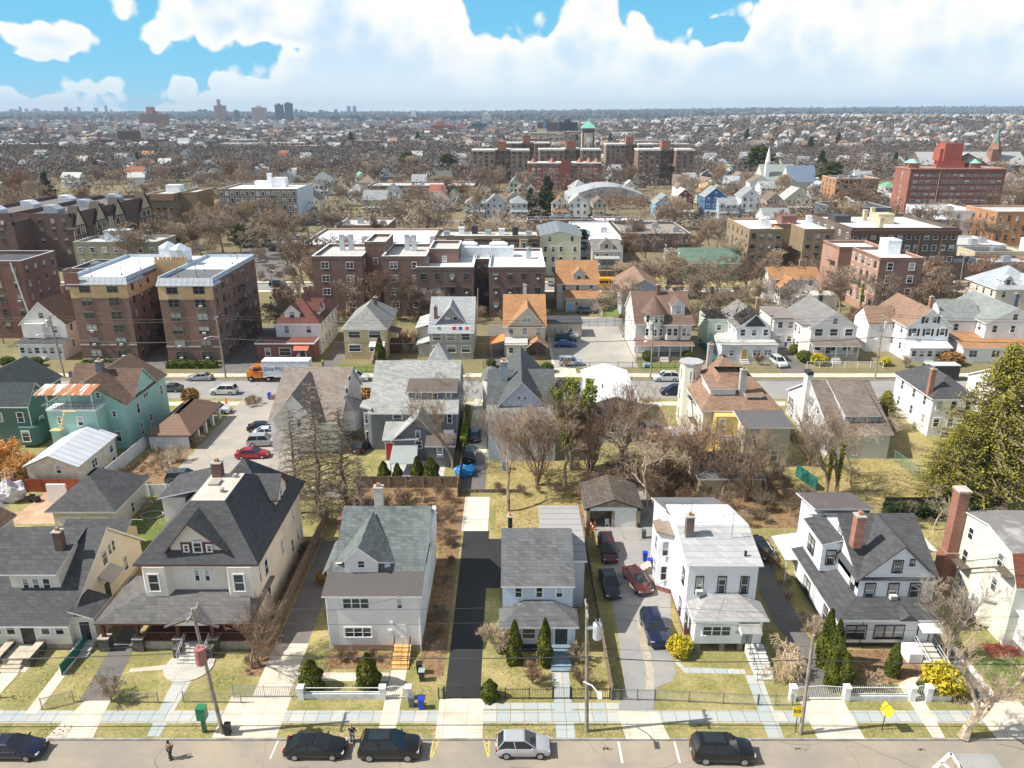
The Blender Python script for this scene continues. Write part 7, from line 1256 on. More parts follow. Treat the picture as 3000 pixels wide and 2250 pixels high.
# named trees and shrubs near the camera
def limbtree(x,y,limbs,label,seed,mat,tw=1.6):
    rr=random.Random(seed);S=[];base=grow(seed,6,.03,lv=3,twig=.01,nch=(2,3),spread=.5,up=.25,first=0);Q=__import__('mathutils').Quaternion
    for L in limbs:
        for a,c in zip(L[:-1],L[1:]):
            A,C_=Vector(a[:3]),Vector(c[:3]);n=3;prev=A
            for k in range(n):
                t_=(k+1)/n;q_=A.lerp(C_,t_)+Vector((rr.gauss(0,.04),rr.gauss(0,.04),0))*(k<n-1);S.append((prev,q_,a[3]+(c[3]-a[3])*k/n,a[3]+(c[3]-a[3])*t_,0));prev=q_
                if a[3]<.3 and rr.random()<.85:
                    rot=Q(Vector((0,0,1)),rr.uniform(0,6.28)) @ Q(Vector((1,0,0)),rr.uniform(.2,1.0));s_=rr.uniform(.35,.8)*tw/3
                    for p0,p1,r0,r1,kk in base:
                        v0,v1=p0*s_,p1*s_;v0,v1=v0.copy(),v1.copy();v0.rotate(rot);v1.rotate(rot);S.append((q_+v0,q_+v1,max(.009,r0*s_*1.5),max(.009,r1*s_*1.5),2))
    r=link(bpy.data.objects.new('bare_tree',None));r.location=(x,y,0);setp(r,label,'tree',NB)
    for nm,f in (('trunk',lambda k:k<2),('crown',lambda k:k>=2)):link(bpy.data.objects.new(nm,segmesh(nm,S,mat,f)),r)
q=G('s4',1720,855)
limbtree(q[0],q[1],[[(0,0,0,.5),(.25,0,1.2,.36),(.75,.1,2.6,.34),(1.1,.1,3.3,.3)],[(.75,.1,2.6,.26),(.2,.2,3.9,.15),(-.5,.5,5.4,.12),(-.9,.6,7.0,.09),(-1.6,.4,8.6,.04)],[(-.5,.5,5.4,.08),(-1.6,.2,6.6,.05),(-2.8,.4,7.2,.03)],[(1.1,.1,3.3,.26),(2.3,0,4.1,.2),(3.2,-.1,5.3,.17),(3.8,0,7.0,.1),(3.9,.2,8.4,.05)],[(2.3,0,4.1,.12),(3.6,-.4,4.3,.09),(5.0,-.5,5.2,.06),(6.2,-.4,5.6,.03)],[(.9,.1,3.0,.15),(1.0,-.8,3.8,.08),(.4,-1.4,4.6,.04)],[(3.2,-.1,5.3,.08),(4.4,.4,6.2,.05),(5.6,.5,7.2,.03)],[(.25,0,1.4,.2),(.9,-.2,2.2,.16),(1.4,-.3,3.4,.1),(1.5,-.2,4.6,.05)]],'thick pollarded street tree with pale bark by the right kerb',4,M('bark',(.42,.34,.25)),2.4)
q=G('z4',1640,1650);limbtree(q[0]-.2,q[1]+.6,[[(0,0,0,.2),(-.1,0,1.6,.16),(-.5,.1,2.8,.13)],[(-.5,.1,2.8,.1),(-1.6,.2,4.4,.07),(-2.6,.4,5.8,.04),(-3.6,.5,6.6,.02)],[(-.1,0,1.6,.12),(.8,.3,3.2,.09),(1.8,.5,5.0,.06),(2.6,.6,6.4,.03)],[(-.5,.1,2.8,.09),(-.2,-.5,4.6,.06),(.2,-.8,6.6,.03)],[(-1.6,.2,4.4,.05),(-1.6,.4,6.2,.02)],[(.8,.3,3.2,.06),(.7,1.2,5,.04),(1.0,1.6,6.4,.02)]],'spreading bare tree in front of the gambrel house',9,M('bark',(.32,.26,.2)),3.0)
def larch(seed,n=120,R_=.2):
    rr=random.Random(seed);S=[];prev=Vector((0,0,0))
    for i in range(10):q_=Vector((rr.gauss(0,.012),rr.gauss(0,.012),(i+1)/10));S.append((prev,q_,.021*(1-i/10.5),.021*(1-(i+1)/10.5),0));prev=q_
    for i in range(n):
        z=.1+.87*i/n;a=i*2.4+rr.uniform(-.4,.4);L=R_*(1.12-z) ** .75*rr.uniform(.6,1.15);p=Vector((0,0,z));d=Vector((math.cos(a),math.sin(a),.45));k=5
        for m in range(k):
            q_=p+d.normalized()*L/k;S.append((p,q_,.0045*(1-m/6),.0045*(1-(m+1)/6),2));d=d+Vector((rr.gauss(0,.12),rr.gauss(0,.12),-.16));p=q_
            for c in range(3):
                e=(d.normalized()+Vector((rr.gauss(0,.7),rr.gauss(0,.7),rr.gauss(-.1,.5)))).normalized();l=L*.3*rr.uniform(.5,1.2);r=p+e*l;S.append((p,r,.0013,.0009,3))
                for c2 in range(2):S.append((p.lerp(r,.55),p.lerp(r,.55)+(e+Vector((rr.gauss(0,.6),rr.gauss(0,.6),rr.gauss(-.2,.4)))).normalized()*l*.6,.0009,.0007,4))
    m=M('bark',(.25,.2,.145));return segmesh('trunk',S,m,lambda q:q==0),segmesh('crown',S,m,lambda q:q>0),1,0,1.0
TP['larch']=larch(3);TP['larch2']=larch(5,110,.26)
q=G('z2',480,560);tree('larch',q[0]+.3,q[1]+2,18.5,'tallest wispy upright bare tree behind green roofed house',NB,rz=1.0);tree('larch2',q[0]+3.2,q[1]+3,15,'wispy bare tree just right of the tallest wispy tree',NB,rz=3.0);tree('larch2',q[0]-3.0,q[1]+4,14.5,'wispy bare tree just left of the tallest wispy tree',NB,rz=5.0);tree('larch',q[0]+5.6,q[1]+.5,10,'short wispy tree at the right of the wispy clump',NB,rz=2)
q=G('z2',2045,405);tree('near2',q[0],q[1],13.5,'slender pale trunked bare tree behind the blue cottage',NB,rz=.3)
q=G('b2',1600,1190);tree('near2',q[0]-.2,q[1]+.8,12.5,'bare tree growing against the grey house corner',NB,rz=1.9);tree('near1',q[0]+.6,q[1]+12,11,'bare tree beside the side wall of grey house',NB)
q=G('b1',1430,1290);tree('near3',q[0],q[1],6.2,'small spreading bare tree over car behind hipped house',NB,rz=.2)
for i,(o,x,y,h,k,lb) in enumerate([('z3',200,200,12,'multi','left'),('z3',430,230,13,'near1','second'),('z3',620,130,12,'multi','third'),('z3',830,160,11,'near1','fourth'),('z3',1090,370,11,'near3','fifth, thick stumped'),('z3',1230,220,11,'multi','sixth'),('z3',1500,240,11,'multi','seventh'),('z3',1700,300,10,'near1','eighth'),('z3',1880,330,9,'multi','ninth'),('z3',2060,330,9.5,'near2','tenth'),('b3',900,1090,12,'multi','eleventh, reddish'),('b3',1080,1010,11,'near1','twelfth, farthest back'),('b3',1250,1200,10,'near3','thirteenth')]):
    q=G(o,x,y);tree(k,q[0],q[1],h,'%s bare tree in the thicket behind the double garage' % lb,NB)
for i,(o,x,y,h,k,lb) in enumerate([('b4',30,1290,8,'near2','thin bare tree in the lawn behind pale yellow house'),('b4',240,1330,7,'near1','small bare tree by the green garden fence'),('b4',610,1370,14,'near2','left ivy-stemmed bare tree behind black-trimmed white house'),('b4',690,1370,13,'near1','right ivy-stemmed bare tree behind black-trimmed white house'),('b4',800,1290,10,'near3','leaning bare tree in front of saltbox house'),('b4',460,1150,7,'multi','tangled bare bush tree left of the saltbox house'),('b4',1180,1050,7,'near3','bare tree at right corner of saltbox house'),('b4',2080,1380,12,'near1','dark bare tree standing before the big evergreen'),('b4',2190,1370,11,'near2','bare tree at the right edge before evergreen'),('z4',1480,560,5.5,'near3','low pale spreading tree behind black-trimmed white house'),('s1',2040,300,7,'near2','thin bare tree by the hipped house porch'),('s1',2110,280,6,'multi','many-stemmed bush tree by the hipped house porch')]):
    q=G(o,x,y);tree(k,q[0],q[1],h,lb,NB)
def ivy(x,y,h,r,label,seed=1,n=3500,sp=1.0,):
    V,F=leaves(n,lambda rr:(lambda t_,a:((r*(.5+sp*t_*rr.random())*(.6 if t_<.3 else 1))*math.cos(a)*rr.uniform(.3,1),(r*(.5+sp*t_*rr.random())*(.6 if t_<.3 else 1))*math.sin(a)*rr.uniform(.3,1),t_*h))(rr.random() ** .8,rr.uniform(0,6.28) // .7*.7+rr.gauss(0,.12)),.16,seed)
    o=link(bpy.data.objects.new('ivy',pm('ivy',V,F,M('leaf',(.4,.37,.04),(.15,.16,.025)) if r<.5 else LF_IVY)));o.location=(x,y,0);setp(o,label,'ivy');return o
q=G('b3',480,1180);tree('near1',q[0],q[1],14.5,'tall bare tree smothered in green ivy before white roofed house',NB,rz=1);V,F=leaves(17000,lambda rr:(lambda z,i,a,t_:(2.6*math.sin(i*2.1)*(z-.25)*1.6+(.75+.5*math.sin(z*9+i))*math.cos(a)*t_,2.2*math.cos(i*1.7)*(z-.25)*1.6+.8*math.sin(a)*t_,z*13.6))(.28+.66*rr.random(),rr.randint(0,5),rr.uniform(0,6.28),rr.random() ** .5),.15,4)
o=link(bpy.data.objects.new('ivy',pm('ivy',V,F,LF_IVY)));o.location=(q[0],q[1],0);setp(o,'thick mass of green ivy on tree before white roofed house','ivy')
for (o_,x,y,h,lb) in (('b4',610,1370,8,'yellow-green ivy on left stem behind black-trimmed white house'),('b4',690,1370,9,'yellow-green ivy on right stem behind black-trimmed white house')):q=G(o_,x,y);ivy(q[0],q[1],h*.8,.4,lb,3,700,.5)
q=G('c2',1250,1040);tree('near2',q[0],q[1]+2,12,'ivy covered tree between the two dark brick apartment blocks',NB);ivy(q[0],q[1]+2,11,1.4,'dense ivy column on the tree between dark apartment blocks',5,4000,.6)
for (o_,x,y,h,lb) in (('c4',500,960,9,'ivy stemmed bare tree left of brown brick walk-up'),('c4',830,960,12,'crooked ivy stemmed tree against brown brick walk-up')):q=G(o_,x,y);tree('near1',q[0],q[1]-4,h,lb,NB);ivy(q[0],q[1]-4,h*.55,.6,'ivy on the '+lb.replace('ivy stemmed ',''),6,1500,.4)
q=G('b4',1730,1250);yx,yy=q[0],q[1];tree('yew',61.5,90,21,'very large yellow-green evergreen dominating the right edge','evergreens',name='evergreen_tree',sx=1.0);tree('yew',56,88.5,11,'lower bushy evergreen at foot of large evergreen','evergreens',name='evergreen_tree',sx=1.2);tree('yew',59,113,6.5,'round dark evergreen beside the porch roofed pale house','evergreens',name='evergreen_tree',sx=1.5);tree('yew',69,84,9,'evergreen cut by the right edge below large evergreen','evergreens',name='evergreen_tree',sx=1.2)
S='shrubs in the front gardens'
for (k,o,x,y,w,h,lb) in [('arbfat','s2',458,455,2.3,2.9,'plump cone shrub left in front of green roofed house'),('arbfat','s2',915,442,2.3,3.5,'plump cone shrub right in front of green roofed house'),('arbfat','s2',1895,540,1.7,2.0,'small cone shrub behind iron fence by black driveway'),('arb','s3',22,252,1.5,4.6,'tall narrow arborvitae left of the cottage window'),('arb','s3',265,262,1.5,4.9,'tall narrow arborvitae beside the cottage door'),('arb','s4',590,270,1.7,6.0,'tallest columnar arborvitae at black-trimmed house corner'),('arb','s4',660,330,1.6,5.6,'second columnar arborvitae at black-trimmed house corner'),('arb','s4',690,400,1.5,4.6,'third columnar arborvitae at black-trimmed house corner'),('arb','s4',650,450,1.5,3.6,'fourth columnar arborvitae near the ornate white fence'),('arb','s4',745,470,1.6,3.8,'fifth columnar arborvitae near the ornate white fence'),('arb','s4',1140,350,1.4,3.4,'lone narrow arborvitae in front of black-trimmed house'),
    ('bally','z3',1350,1560,2.3,2.0,'bright yellow shrub beside parked navy vehicle'),('bally','s3',1375,215,1.2,1.2,'small yellow shrub in front of larger yellow shrub'),('bally','s4',1530,480,3.2,3.0,'large yellow flowering bush at right end of ornate fence'),('bally','s4',1640,490,2.2,2.0,'yellow bush beside the largest yellow bush'),('ball','s4',1390,500,1.4,1.2,'low green shrub left of large yellow bush'),('bally','z4',430,520,1.2,1.1,'small yellow bush behind the white canopy'),('ball','b4',430,305,3.0,2.8,'round clipped green bush left of porch house'),('bally','b4',540,325,3.4,2.6,'round yellow-green bush in front of porch house'),('ball','b4',360,235,2.6,2.4,'round green bush on the drive beside porch house'),('ball','b3',165,385,2.4,1.8,'left clipped bush in front of orange roofed house'),('ball','b3',285,385,2.6,2.2,'right clipped bush in front of orange roofed house'),('ball','b3',1095,295,2.2,2.4,'left clipped bush at the turret house steps'),('ball','b3',1420,290,2.0,2.4,'right clipped bush at the turret house steps'),('arb','b2',1010,320,2.4,5.5,'dark column evergreen right of yellow house steps'),('ball','b2',285,300,2.4,1.3,'low dome bush before brick front extension'),('ball','b2',1905,345,2.0,2.0,'green bush by the arched driveway gate'),
    ('arbfat','b2',1040,1270,2.0,3.0,'left young conifer behind the grey house'),('arbfat','b2',1150,1265,1.6,2.6,'second young conifer behind the grey house'),('arbfat','b2',1310,1265,2.0,3.6,'third young conifer behind the grey house, taller'),('arbfat','b2',1420,1270,2.8,3.6,'broad yellowish conifer at right behind the grey house'),('ballb','z2',540,1000,1.3,2.0,'small orange leaved bush left of green roofed house'),('ballb','b1',1550,640,3,3.2,'rusty bush in the car park corner by street'),('ball','b1',60,330,3,2,'green bush left of the white gabled house'),('ball','b1',290,340,3,2.2,'green bush right of the white gabled house steps'),('ballb','b2',900,640,4,3.2,'rusty bush between weathered house and grey house'),('ballb','b4',1610,320,5,3,'round tan bush before the corner white house'),('bally','b4',1080,330,2.6,1.8,'yellow bush before the shuttered house')]:
    q=G(o,x,y);shrub(k,q[0],q[1],w,h,lb,group=S,name='conifer_shrub' if k.startswith('arb') else 'shrub')
for (k,o,x,y,w,h,lb) in [('weep','s4',270,320,2.2,3.0,'pale weeping bare bush beside right driveway'),('bushr','s3',165,420,2.4,2.2,'reddish bare bush behind the iron fence'),('bush','s2',1960,180,3.4,3.4,'dry tan bush at left corner of the cottage'),('bushr','s3',560,440,2.2,2.2,'reddish bare bush right of the iron garden gate'),('bush','s3',530,240,2.0,2.0,'small bare bush right of cottage steps'),('bush','s1',900,560,2.6,2.6,'bare bush at the driveway end by wire fence'),('bush','s4',990,470,2.2,1.9,'bare rose bush behind the ornate white fence'),('bushr','s2',690,240,1.2,1.1,'first dry bush below the lower picture window'),('bushr','s2',780,240,1.4,1.4,'second dry bush below the lower picture window'),('bushr','s2',950,230,1.4,1.3,'third dry bush left of the orange steps'),('bush','z4',500,1440,2.6,2.6,'bare bush beside tallest arborvitae'),('bush','z1',1220,400,1.8,2.0,'thin bare bush in the garden behind bungalow'),('bush','b1',1430,1110,5,2.5,'low bare scrub beside the white fence'),('bush','b1',1600,980,4,2.0,'bare scrub at carport corner'),('bushr','c2',1250,1330,6,5,'large bare bush before the taupe house'),('bushr','c2',1680,1340,6,4.5,'bare reddish bush right of taupe house front'),('bushr','b3',1700,330,7,2.4,'dry reddish scrub before the burnt house, left'),('bushr','b3',2000,330,7,2.4,'dry reddish scrub before the burnt house, right'),('bush','b4',1250,350,8,2.6,'dry garden plants before shuttered house'),('bush','b3',430,345,6,2.2,'dry bush by the car park entrance fence')]:
    q=G(o,x,y);r=tree(k,q[0],q[1],h,lb,S,name='bare_bush',cat='bush',sx=1.0)
addp('busho',45,3,.04,lv=4,twig=.012,nch=(3,4),spread=.6,stems=7,up=.1,mat=M('bark',(.62,.34,.1)),first=0);addp('scrub',41,3,.03,lv=3,twig=.012,nch=(2,4),spread=.55,stems=6,up=.2,mat=BARK,first=0);addp('scrubr',43,3,.03,lv=3,twig=.012,nch=(2,4),spread=.6,stems=6,up=.15,mat=BARKR,first=0)
q=G('b1',60,1240);tree('busho',q[0]-1,q[1],6,'big rust coloured bare bush at the left edge',S,name='bare_bush',cat='bush',sx=1.2);tree('busho',q[0]+3.5,q[1]-1.5,4.5,'smaller rust coloured bush right of big rust bush',S,name='bare_bush',cat='bush',sx=1.2)
def scrubstrip(x0,x1,y0,y1,n,h,seed):
    rr=random.Random(seed);VS=[];FS=[];o=0
    for k in ('scrub','scrubr'):
        me=TP[k][1];A=np.empty(len(me.vertices)*3,np.float32);me.vertices.foreach_get('co',A);A=A.reshape(-1,3);L=np.empty(len(me.loops),np.int32);me.loops.foreach_get('vertex_index',L);L=L.reshape(-1,4)
        for i in range(n // 2):
            s_=h*rr.uniform(.5,1.2)/TP[k][4];a=rr.uniform(0,6.28);c,d=math.cos(a)*s_,math.sin(a)*s_;x,y=rr.uniform(x0,x1),rr.uniform(y0,y1)
            VS.append(np.c_[x+A[:,0]*c-A[:,1]*d,y+A[:,0]*d+A[:,1]*c,A[:,2]*s_]);FS.append(L+o);o+=len(A)
    F=np.vstack(FS);attrmesh('undergrowth',np.vstack(VS),F,np.tile(np.array([[.33,.23,.15]] if seed % 2 else [[.27,.21,.14]]) ,(len(F),1))*rg.uniform(.7,1.2,(len(F),1)),ATTR)
scrubstrip(-20,-7,78,92,34,2.2,1);scrubstrip(-8,-6.4,58,80,22,1.2,2);scrubstrip(8.5,24,88,98,46,3.0,3);scrubstrip(24,38,82,97,36,2.4,4);scrubstrip(-2,8,90,92,16,1.4,5);scrubstrip(46,62,82,86,24,2.0,6);scrubstrip(-46,-31,122,126.5,22,1.8,7);scrubstrip(28.3,30,60,78,18,1.5,9);scrubstrip(-24.2,-22.6,56,78,20,1.0,8);scrubstrip(-54,-48,93.5,104,22,1.4,11);scrubstrip(-48,8,176,183,90,3,13);scrubstrip(26,66,168,184,110,3,14);scrubstrip(58,110,168,182,80,3,15);scrubstrip(-100,-60,226,236,40,3,16);scrubstrip(-56,-30,206,212,40,2.5,17);scrubstrip(24,120,206,212,60,2.5,18)
b=MB();x0,x1=G('b1',1390,360)[0],G('b1',1690,360)[0]
def hedge(x0,x1,y0,y1,h,label,mat=LF_HEDGE,n=3500,seed=2):
    def s_(rr):
        f=rr.random();x=rr.uniform(x0,x1);y=rr.uniform(y0,y1);z=rr.uniform(0,h)
        if f<.45:z=h
        elif f<.8:y=y0
        else:x=rr.choice((x0,x1))
        return (x+rr.gauss(0,.08),y+rr.gauss(0,.08),z+rr.gauss(0,.06)+.12*math.sin(x*3))
    V,F=leaves(n,s_,.13,seed);m=MB();m.box(x0+.1,x1-.1,y0+.1,y1-.1,0,h-.1);o=len(V);V+=[Vector(v) for v in m.v];F+=[tuple(i+o for i in f) for f in m.f]
    q=link(bpy.data.objects.new('hedge',pm('hedge',V,F,mat)));setp(q,label,'hedge');return q
hedge(-68,-58.5,143.5,145.3,1.1,'low clipped green hedge before right half of castle topped apartments');hedge(-85,-78,144.5,146,1.0,'low clipped hedge before left half of castle topped apartments');hedge(-7.6,-6.9,104,118,2.2,'tall narrow hedge between grey house and driveway',LF_IVY);hedge(12,17,176.5,178,.6,'low green hedge strip behind the car park');hedge(46.5,60,84.2,85.6,1.6,'dark clipped hedge across gardens behind black-trimmed house',LF_PINE,5000);hedge(37.5,44,84.0,85.4,1.3,'dark hedge behind the tall white house gardens',LF_PINE)
# fallen leaves and tufts of grass over the lawns and beds
def litter(n,zones,size,cols,holes=(),tuft=False,seed=1):
    g_=np.random.default_rng(seed);A=np.array([(b_-a)*(d-c) for a,b_,c,d in zones]);z_=np.array(zones)[g_.choice(len(zones),n,p=A/A.sum())]
    x=z_[:,0]+g_.random(n)*(z_[:,1]-z_[:,0]);y=z_[:,2]+g_.random(n)*(z_[:,3]-z_[:,2]);keep=np.ones(n,bool)
    dn=np.sin(x*.9+3)*np.cos(y*1.3)+np.sin(x*.31)*.7+g_.normal(0,.5,n);keep &= dn>-.3
    for a,b_,c,d in holes:keep &= ~((x>a) & (x<b_) & (y>c) & (y<d))
    x,y=x[keep],y[keep];n=len(x);s_=size*g_.uniform(.5,1.4,n);a=g_.uniform(0,6.28,n);dx,dy=np.cos(a)*s_,np.sin(a)*s_
    z=np.full(n,.03)+g_.uniform(0,.02,n);h=s_*(1.1 if tuft else .25)
    V=np.stack([np.c_[x-dx,y-dy,z*(0 if tuft else 1)],np.c_[x+dx,y+dy,z*(0 if tuft else 1)],np.c_[x-dy*.6,y+dx*.6,z+h]],1).reshape(-1,3);C=np.array(cols)[g_.integers(0,len(cols),n)]*g_.uniform(.7,1.2,(n,1))
    attrmesh('grass_tufts' if tuft else 'leaf_litter',V,np.arange(len(V)).reshape(-1,3),C,ATTR)
HO=[(-41,-38.5,49,56),(-24.3,-18.9,48,80),(-10.9,-9.5,48,59),(-6.2,-2.4,48,90),(3.5,5.2,48,57),(9.7,15,48,90),(24.5,28.6,48,62),(39,42,48,62),(-36,-27,48,60),(-52,-43.5,56,60),(-19.5,-8.5,55,57),(14.5,25,55.5,59),(17.5,24.6,48,60),(34,39,48,56)]
Z1=[(-52,46,52.9,57.5),(-52,46,48.9,50.4),(-35,-9,57,60),(15,30,56,60)]
litter(15000,Z1,.055,[(.36,.24,.11),(.28,.16,.08),(.45,.36,.18),(.5,.42,.22)],HO);litter(15000,Z1,.05,[(.3,.34,.1),(.4,.4,.14),(.6,.52,.25),(.5,.44,.2)],HO,True,2)
litter(42000,[(-46,-8,76,95),(-3,10,80,101),(8,62,79,101),(-8.4,-6.2,56,92),(30.5,37.2,55.5,59.6),(-22.9,-22.4,58,84)],.11,[(.36,.22,.1),(.26,.15,.07),(.44,.33,.16),(.2,.22,.07)],HO,False,3)
# trees of the middle distance, each an object of its own
R5=random.Random(31)
def midtree(x,y,h,k=None):k=k or 'mid%d' % R5.randrange(6);o=tree(k,x,y,h,None,'bare trees of the middle distance',z=hgt(x,y),sx=R5.uniform(1.1,1.5));AUTO.append((o,'%s bare tree' % ('tall' if h>14 else 'small' if h<9 else 'medium'),x,y));return o
for (x,y,h) in [(-40,180,11),(-34,179,13),(-29,180.5,12),(-24,180,10),(-18,181,8),(-50,210,17),(87,181,12),(92,180,10),(80,183,13),(100,181,10),(62,190,9)]:midtree(x,y,h)
for (o,x,y,h) in [('c2',390,830,17),('c3',1000,660,13),('c3',1080,640,12),('c3',1180,720,9),('c3',1250,640,13),('c3',1650,530,14),('c3',1590,520,12),('c3',1700,900,10),('c3',1600,930,9),('c3',1800,920,11),('c3',1900,880,10),('c3',1500,950,8),('c4',1480,960,9),('c4',1590,1000,9),('c4',1860,900,12),('c4',2080,930,12),('c4',1700,220,15),('c4',1640,340,13),('c4',1860,450,10),('c1',1550,560,11),('c1',1640,600,10),('c1',1480,500,10),('c1',1700,450,12),('c1',1850,420,13),('c1',1950,400,13),('c1',2080,640,6),('c1',30,1260,8),('c2',350,640,9),('c2',60,640,6),('c2',1190,290,12),('c3',980,470,12),('c3',900,420,10),('c1',1400,320,12),('d1',160,700,20),('d1',480,480,18),('d2',1020,600,17),('d2',940,600,16),('d2',1340,600,15),('d2',1560,600,15),('d2',1820,600,16),('d2',1900,600,16),('d3',1060,680,14)]:
    q=G(o,x,y)
    midtree(q[0],q[1],h)
for i in range(46):
    x,y=R5.uniform(-105,120),R5.choice((R5.uniform(168,183),R5.uniform(205,212),R5.uniform(226,231)))
    if (-64<x<26 and y<212 and not (-56<x<-49)) or 84<x<104 or-110<x<-66:x=R5.choice((R5.uniform(26,68),R5.uniform(-56,-50),R5.uniform(104,118)))
    if clear_(x,y,2):midtree(x,y,R5.uniform(7,12))
c=0
while c<175:
    y=232*(640/232) ** (R5.random() ** .8);x=R5.uniform(-.72,.72)*y
    if not clear_(x,y,3) or (215<y<224) or (356<y<368) or (y<262 and-100<x<-68):continue
    if-.1<x/y<.2 and y<345 and R5.random()<.7:continue
    midtree(x,y,R5.uniform(11,18));c+=1
for i,(o,x,y,h,k) in enumerate([('d2',1225,750,13,'pine'),('d2',1330,755,19,'pine'),('d2',435,500,18,'pine2'),('d2',690,500,17,'pine2'),('d1',310,640,15,'pine'),('c3',455,600,12,'pine2'),('c3',575,600,11,'pine'),('d3',480,520,24,'pine2'),('d3',890,500,20,'pine'),('d3',950,600,18,'pine2'),('d3',410,300,22,'pine'),('d3',820,370,22,'pine'),('d3',1000,320,20,'pine'),('d1',900,450,14,'pine'),('d1',925,450,12,'pine'),('d2',65,310,22,'pine'),('d2',495,300,20,'pine'),('c1',1440,480,9,'pine'),('c1',1960,480,8,'pine2'),('c1',2080,460,9,'pine2'),('c2',30,480,9,'pine2'),('d3',1370,450,14,'pine'),('d2',1740,310,18,'pine'),('d2',1525,320,18,'pine')]):
    q=G(o,x,y);o_=tree(k,q[0],q[1],h,None,'evergreen trees',z=hgt(q[0],q[1]),name='evergreen_tree',sx=1.25);AUTO.append((o_,'dark evergreen tree' if k=='pine' else 'olive green evergreen tree',q[0],q[1]))
# ---------------------------------------------------------------- vehicles
TYRE=M('plain',(.02,.02,.02),.8);RIM=M('plain',(.45,.46,.48),.3,.7);CGL=M('plain',(.02,.028,.035),.05);LAMP=M('plain',(.45,.46,.46),.2);TAIL=M('plain',(.35,.01,.01),.25);PLAST=M('plain',(.03,.03,.032),.6)
SH={  # length, width, stations of the lower body (x, top z, half width factor), greenhouse: (base rear, roof rear, roof front, base front, roof z), wheel radius
 'sedan':(4.8,1.84,[(0,.72,.8),(.12,.92,.93),(.9,1.0,1),(2.2,.95,1),(3.3,.96,1),(4.2,.8,.97),(4.65,.68,.88),(4.8,.5,.74)],(.45,1.25,2.45,3.55,1.43),.33),
 'suv':(4.85,1.98,[(0,.8,.86),(.1,1.1,.95),(.8,1.14,1),(2.4,1.12,1),(3.4,1.12,1),(4.3,1.05,.98),(4.72,.92,.92),(4.85,.6,.82)],(.12,.5,2.75,3.6,1.8),.39),
 'hatch':(4.3,1.8,[(0,.75,.84),(.1,1.0,.93),(.8,1.05,1),(2.0,1.02,1),(3.0,1.03,1),(3.8,.92,.96),(4.2,.75,.88),(4.3,.5,.78)],(.12,.65,2.3,3.2,1.64),.35),
 'van':(4.9,1.9,[(0,.8,.88),(.1,1.05,.96),(1,1.08,1),(2.6,1.06,1),(3.6,1.04,1),(4.4,.88,.95),(4.8,.7,.86),(4.9,.5,.78)],(.1,.4,3.0,4.05,1.75),.34)}
CM={};PLM=MB().box(-.015,.015,-.16,.16,-.06,.06).mesh('number_plate',[M('plain',(.7,.62,.3),.5)])
def carmeshes(k,col):
    key=(k,col)
    if key in CM:return CM[key]
    L,W,st,gh,wr=SH[k];pm_=M('paint',col);w=W/2;b=MB();prof=[]
    for x,zt,f in st:
        hw=w*f;prof.append([(x-L/2,y,z) for y,z in ((-hw*.9,.24),(-hw,.42),(-hw,zt*.72),(-hw*.93,zt-.05),(-hw*.8,zt),(hw*.8,zt),(hw*.93,zt-.05),(hw,zt*.72),(hw,.42),(hw*.9,.24))])
    n=10;V=[p for r in prof for p in r];F=[(i*n+j,(i+1)*n+j,(i+1)*n+(j+1) % n,i*n+(j+1) % n) for i in range(len(st)-1) for j in range(n)]+[tuple(range(n)),tuple(range((len(st)-1)*n,len(st)*n))[::-1]]
    b.add(V,F);body=b.mesh('body',[pm_]);body.polygons.foreach_set('use_smooth',[True]*len(F));body.set_sharp_from_angle(angle=R(35))
    a,c,d,e,zr=gh;zb=st[3][1]-.04;a,c,d,e=[v-L/2 for v in (a,c,d,e)];hb,ht=w*.9,w*.7;g=MB();g.add([(a,-hb,zb),(e,-hb,zb),(e,hb,zb),(a,hb,zb),(c,-ht,zr-.04),(d,-ht,zr-.04),(d,ht,zr-.04),(c,ht,zr-.04)],[(0,1,5,4),(1,2,6,5),(2,3,7,6),(3,0,4,7),(4,5,6,7)])
    glass=g.mesh('windows',[CGL]);r=MB();r.add([(c-.04,-ht-.02,zr-.06),(d+.02,-ht-.02,zr-.06),(d+.02,ht+.02,zr-.06),(c-.04,ht+.02,zr-.06),(c+.1,-ht+.1,zr+.02),(d-.15,-ht+.1,zr+.02),(d-.15,ht-.1,zr+.02),(c+.1,ht-.1,zr+.02)],[(0,1,5,4),(1,2,6,5),(2,3,7,6),(3,0,4,7),(4,5,6,7)])
    for s_ in (-1,1):
        for (p,q) in (((a,zb),(c,zr-.05)),((e,zb),(d,zr-.05)),(((a+e)/2-.1,zb),((c+d)/2-.05,zr-.05))):r.tube([(p[0],s_*hb,p[1]),(q[0],s_*(ht+.01),q[1])],.045,4)
    roof=r.mesh('roof_panel',[pm_]);wh=MB();wh.tube([(0,-.11,0),(0,.11,0)],wr,16);wheel=wh.mesh('tyre',[TYRE]);rm=MB();rm.tube([(0,-.125,0),(0,.125,0)],wr*.62,10);[rm.box(-wr*.06,wr*.06,-.13,.13,-wr*.6,wr*.6) for _ in (0,)];rim=rm.mesh('rim',[RIM])
    hl=MB();hl.box(-.1,.06,-.17,.17,-.05,.05);ml=MB();ml.box(-.06,.06,-.1,.1,-.05,.07)
    CM[key]=(body,glass,roof,wheel,rim,hl.mesh('headlight',[LAMP]),(lambda m:m)(MB().box(-.05,.05,-.16,.16,-.09,.09).mesh('taillight',[TAIL])),ml.mesh('mirror',[pm_]),MB().box(-.04,.04,-w*.8,w*.8,-.1,.1).mesh('bumper',[PLAST]));return CM[key]
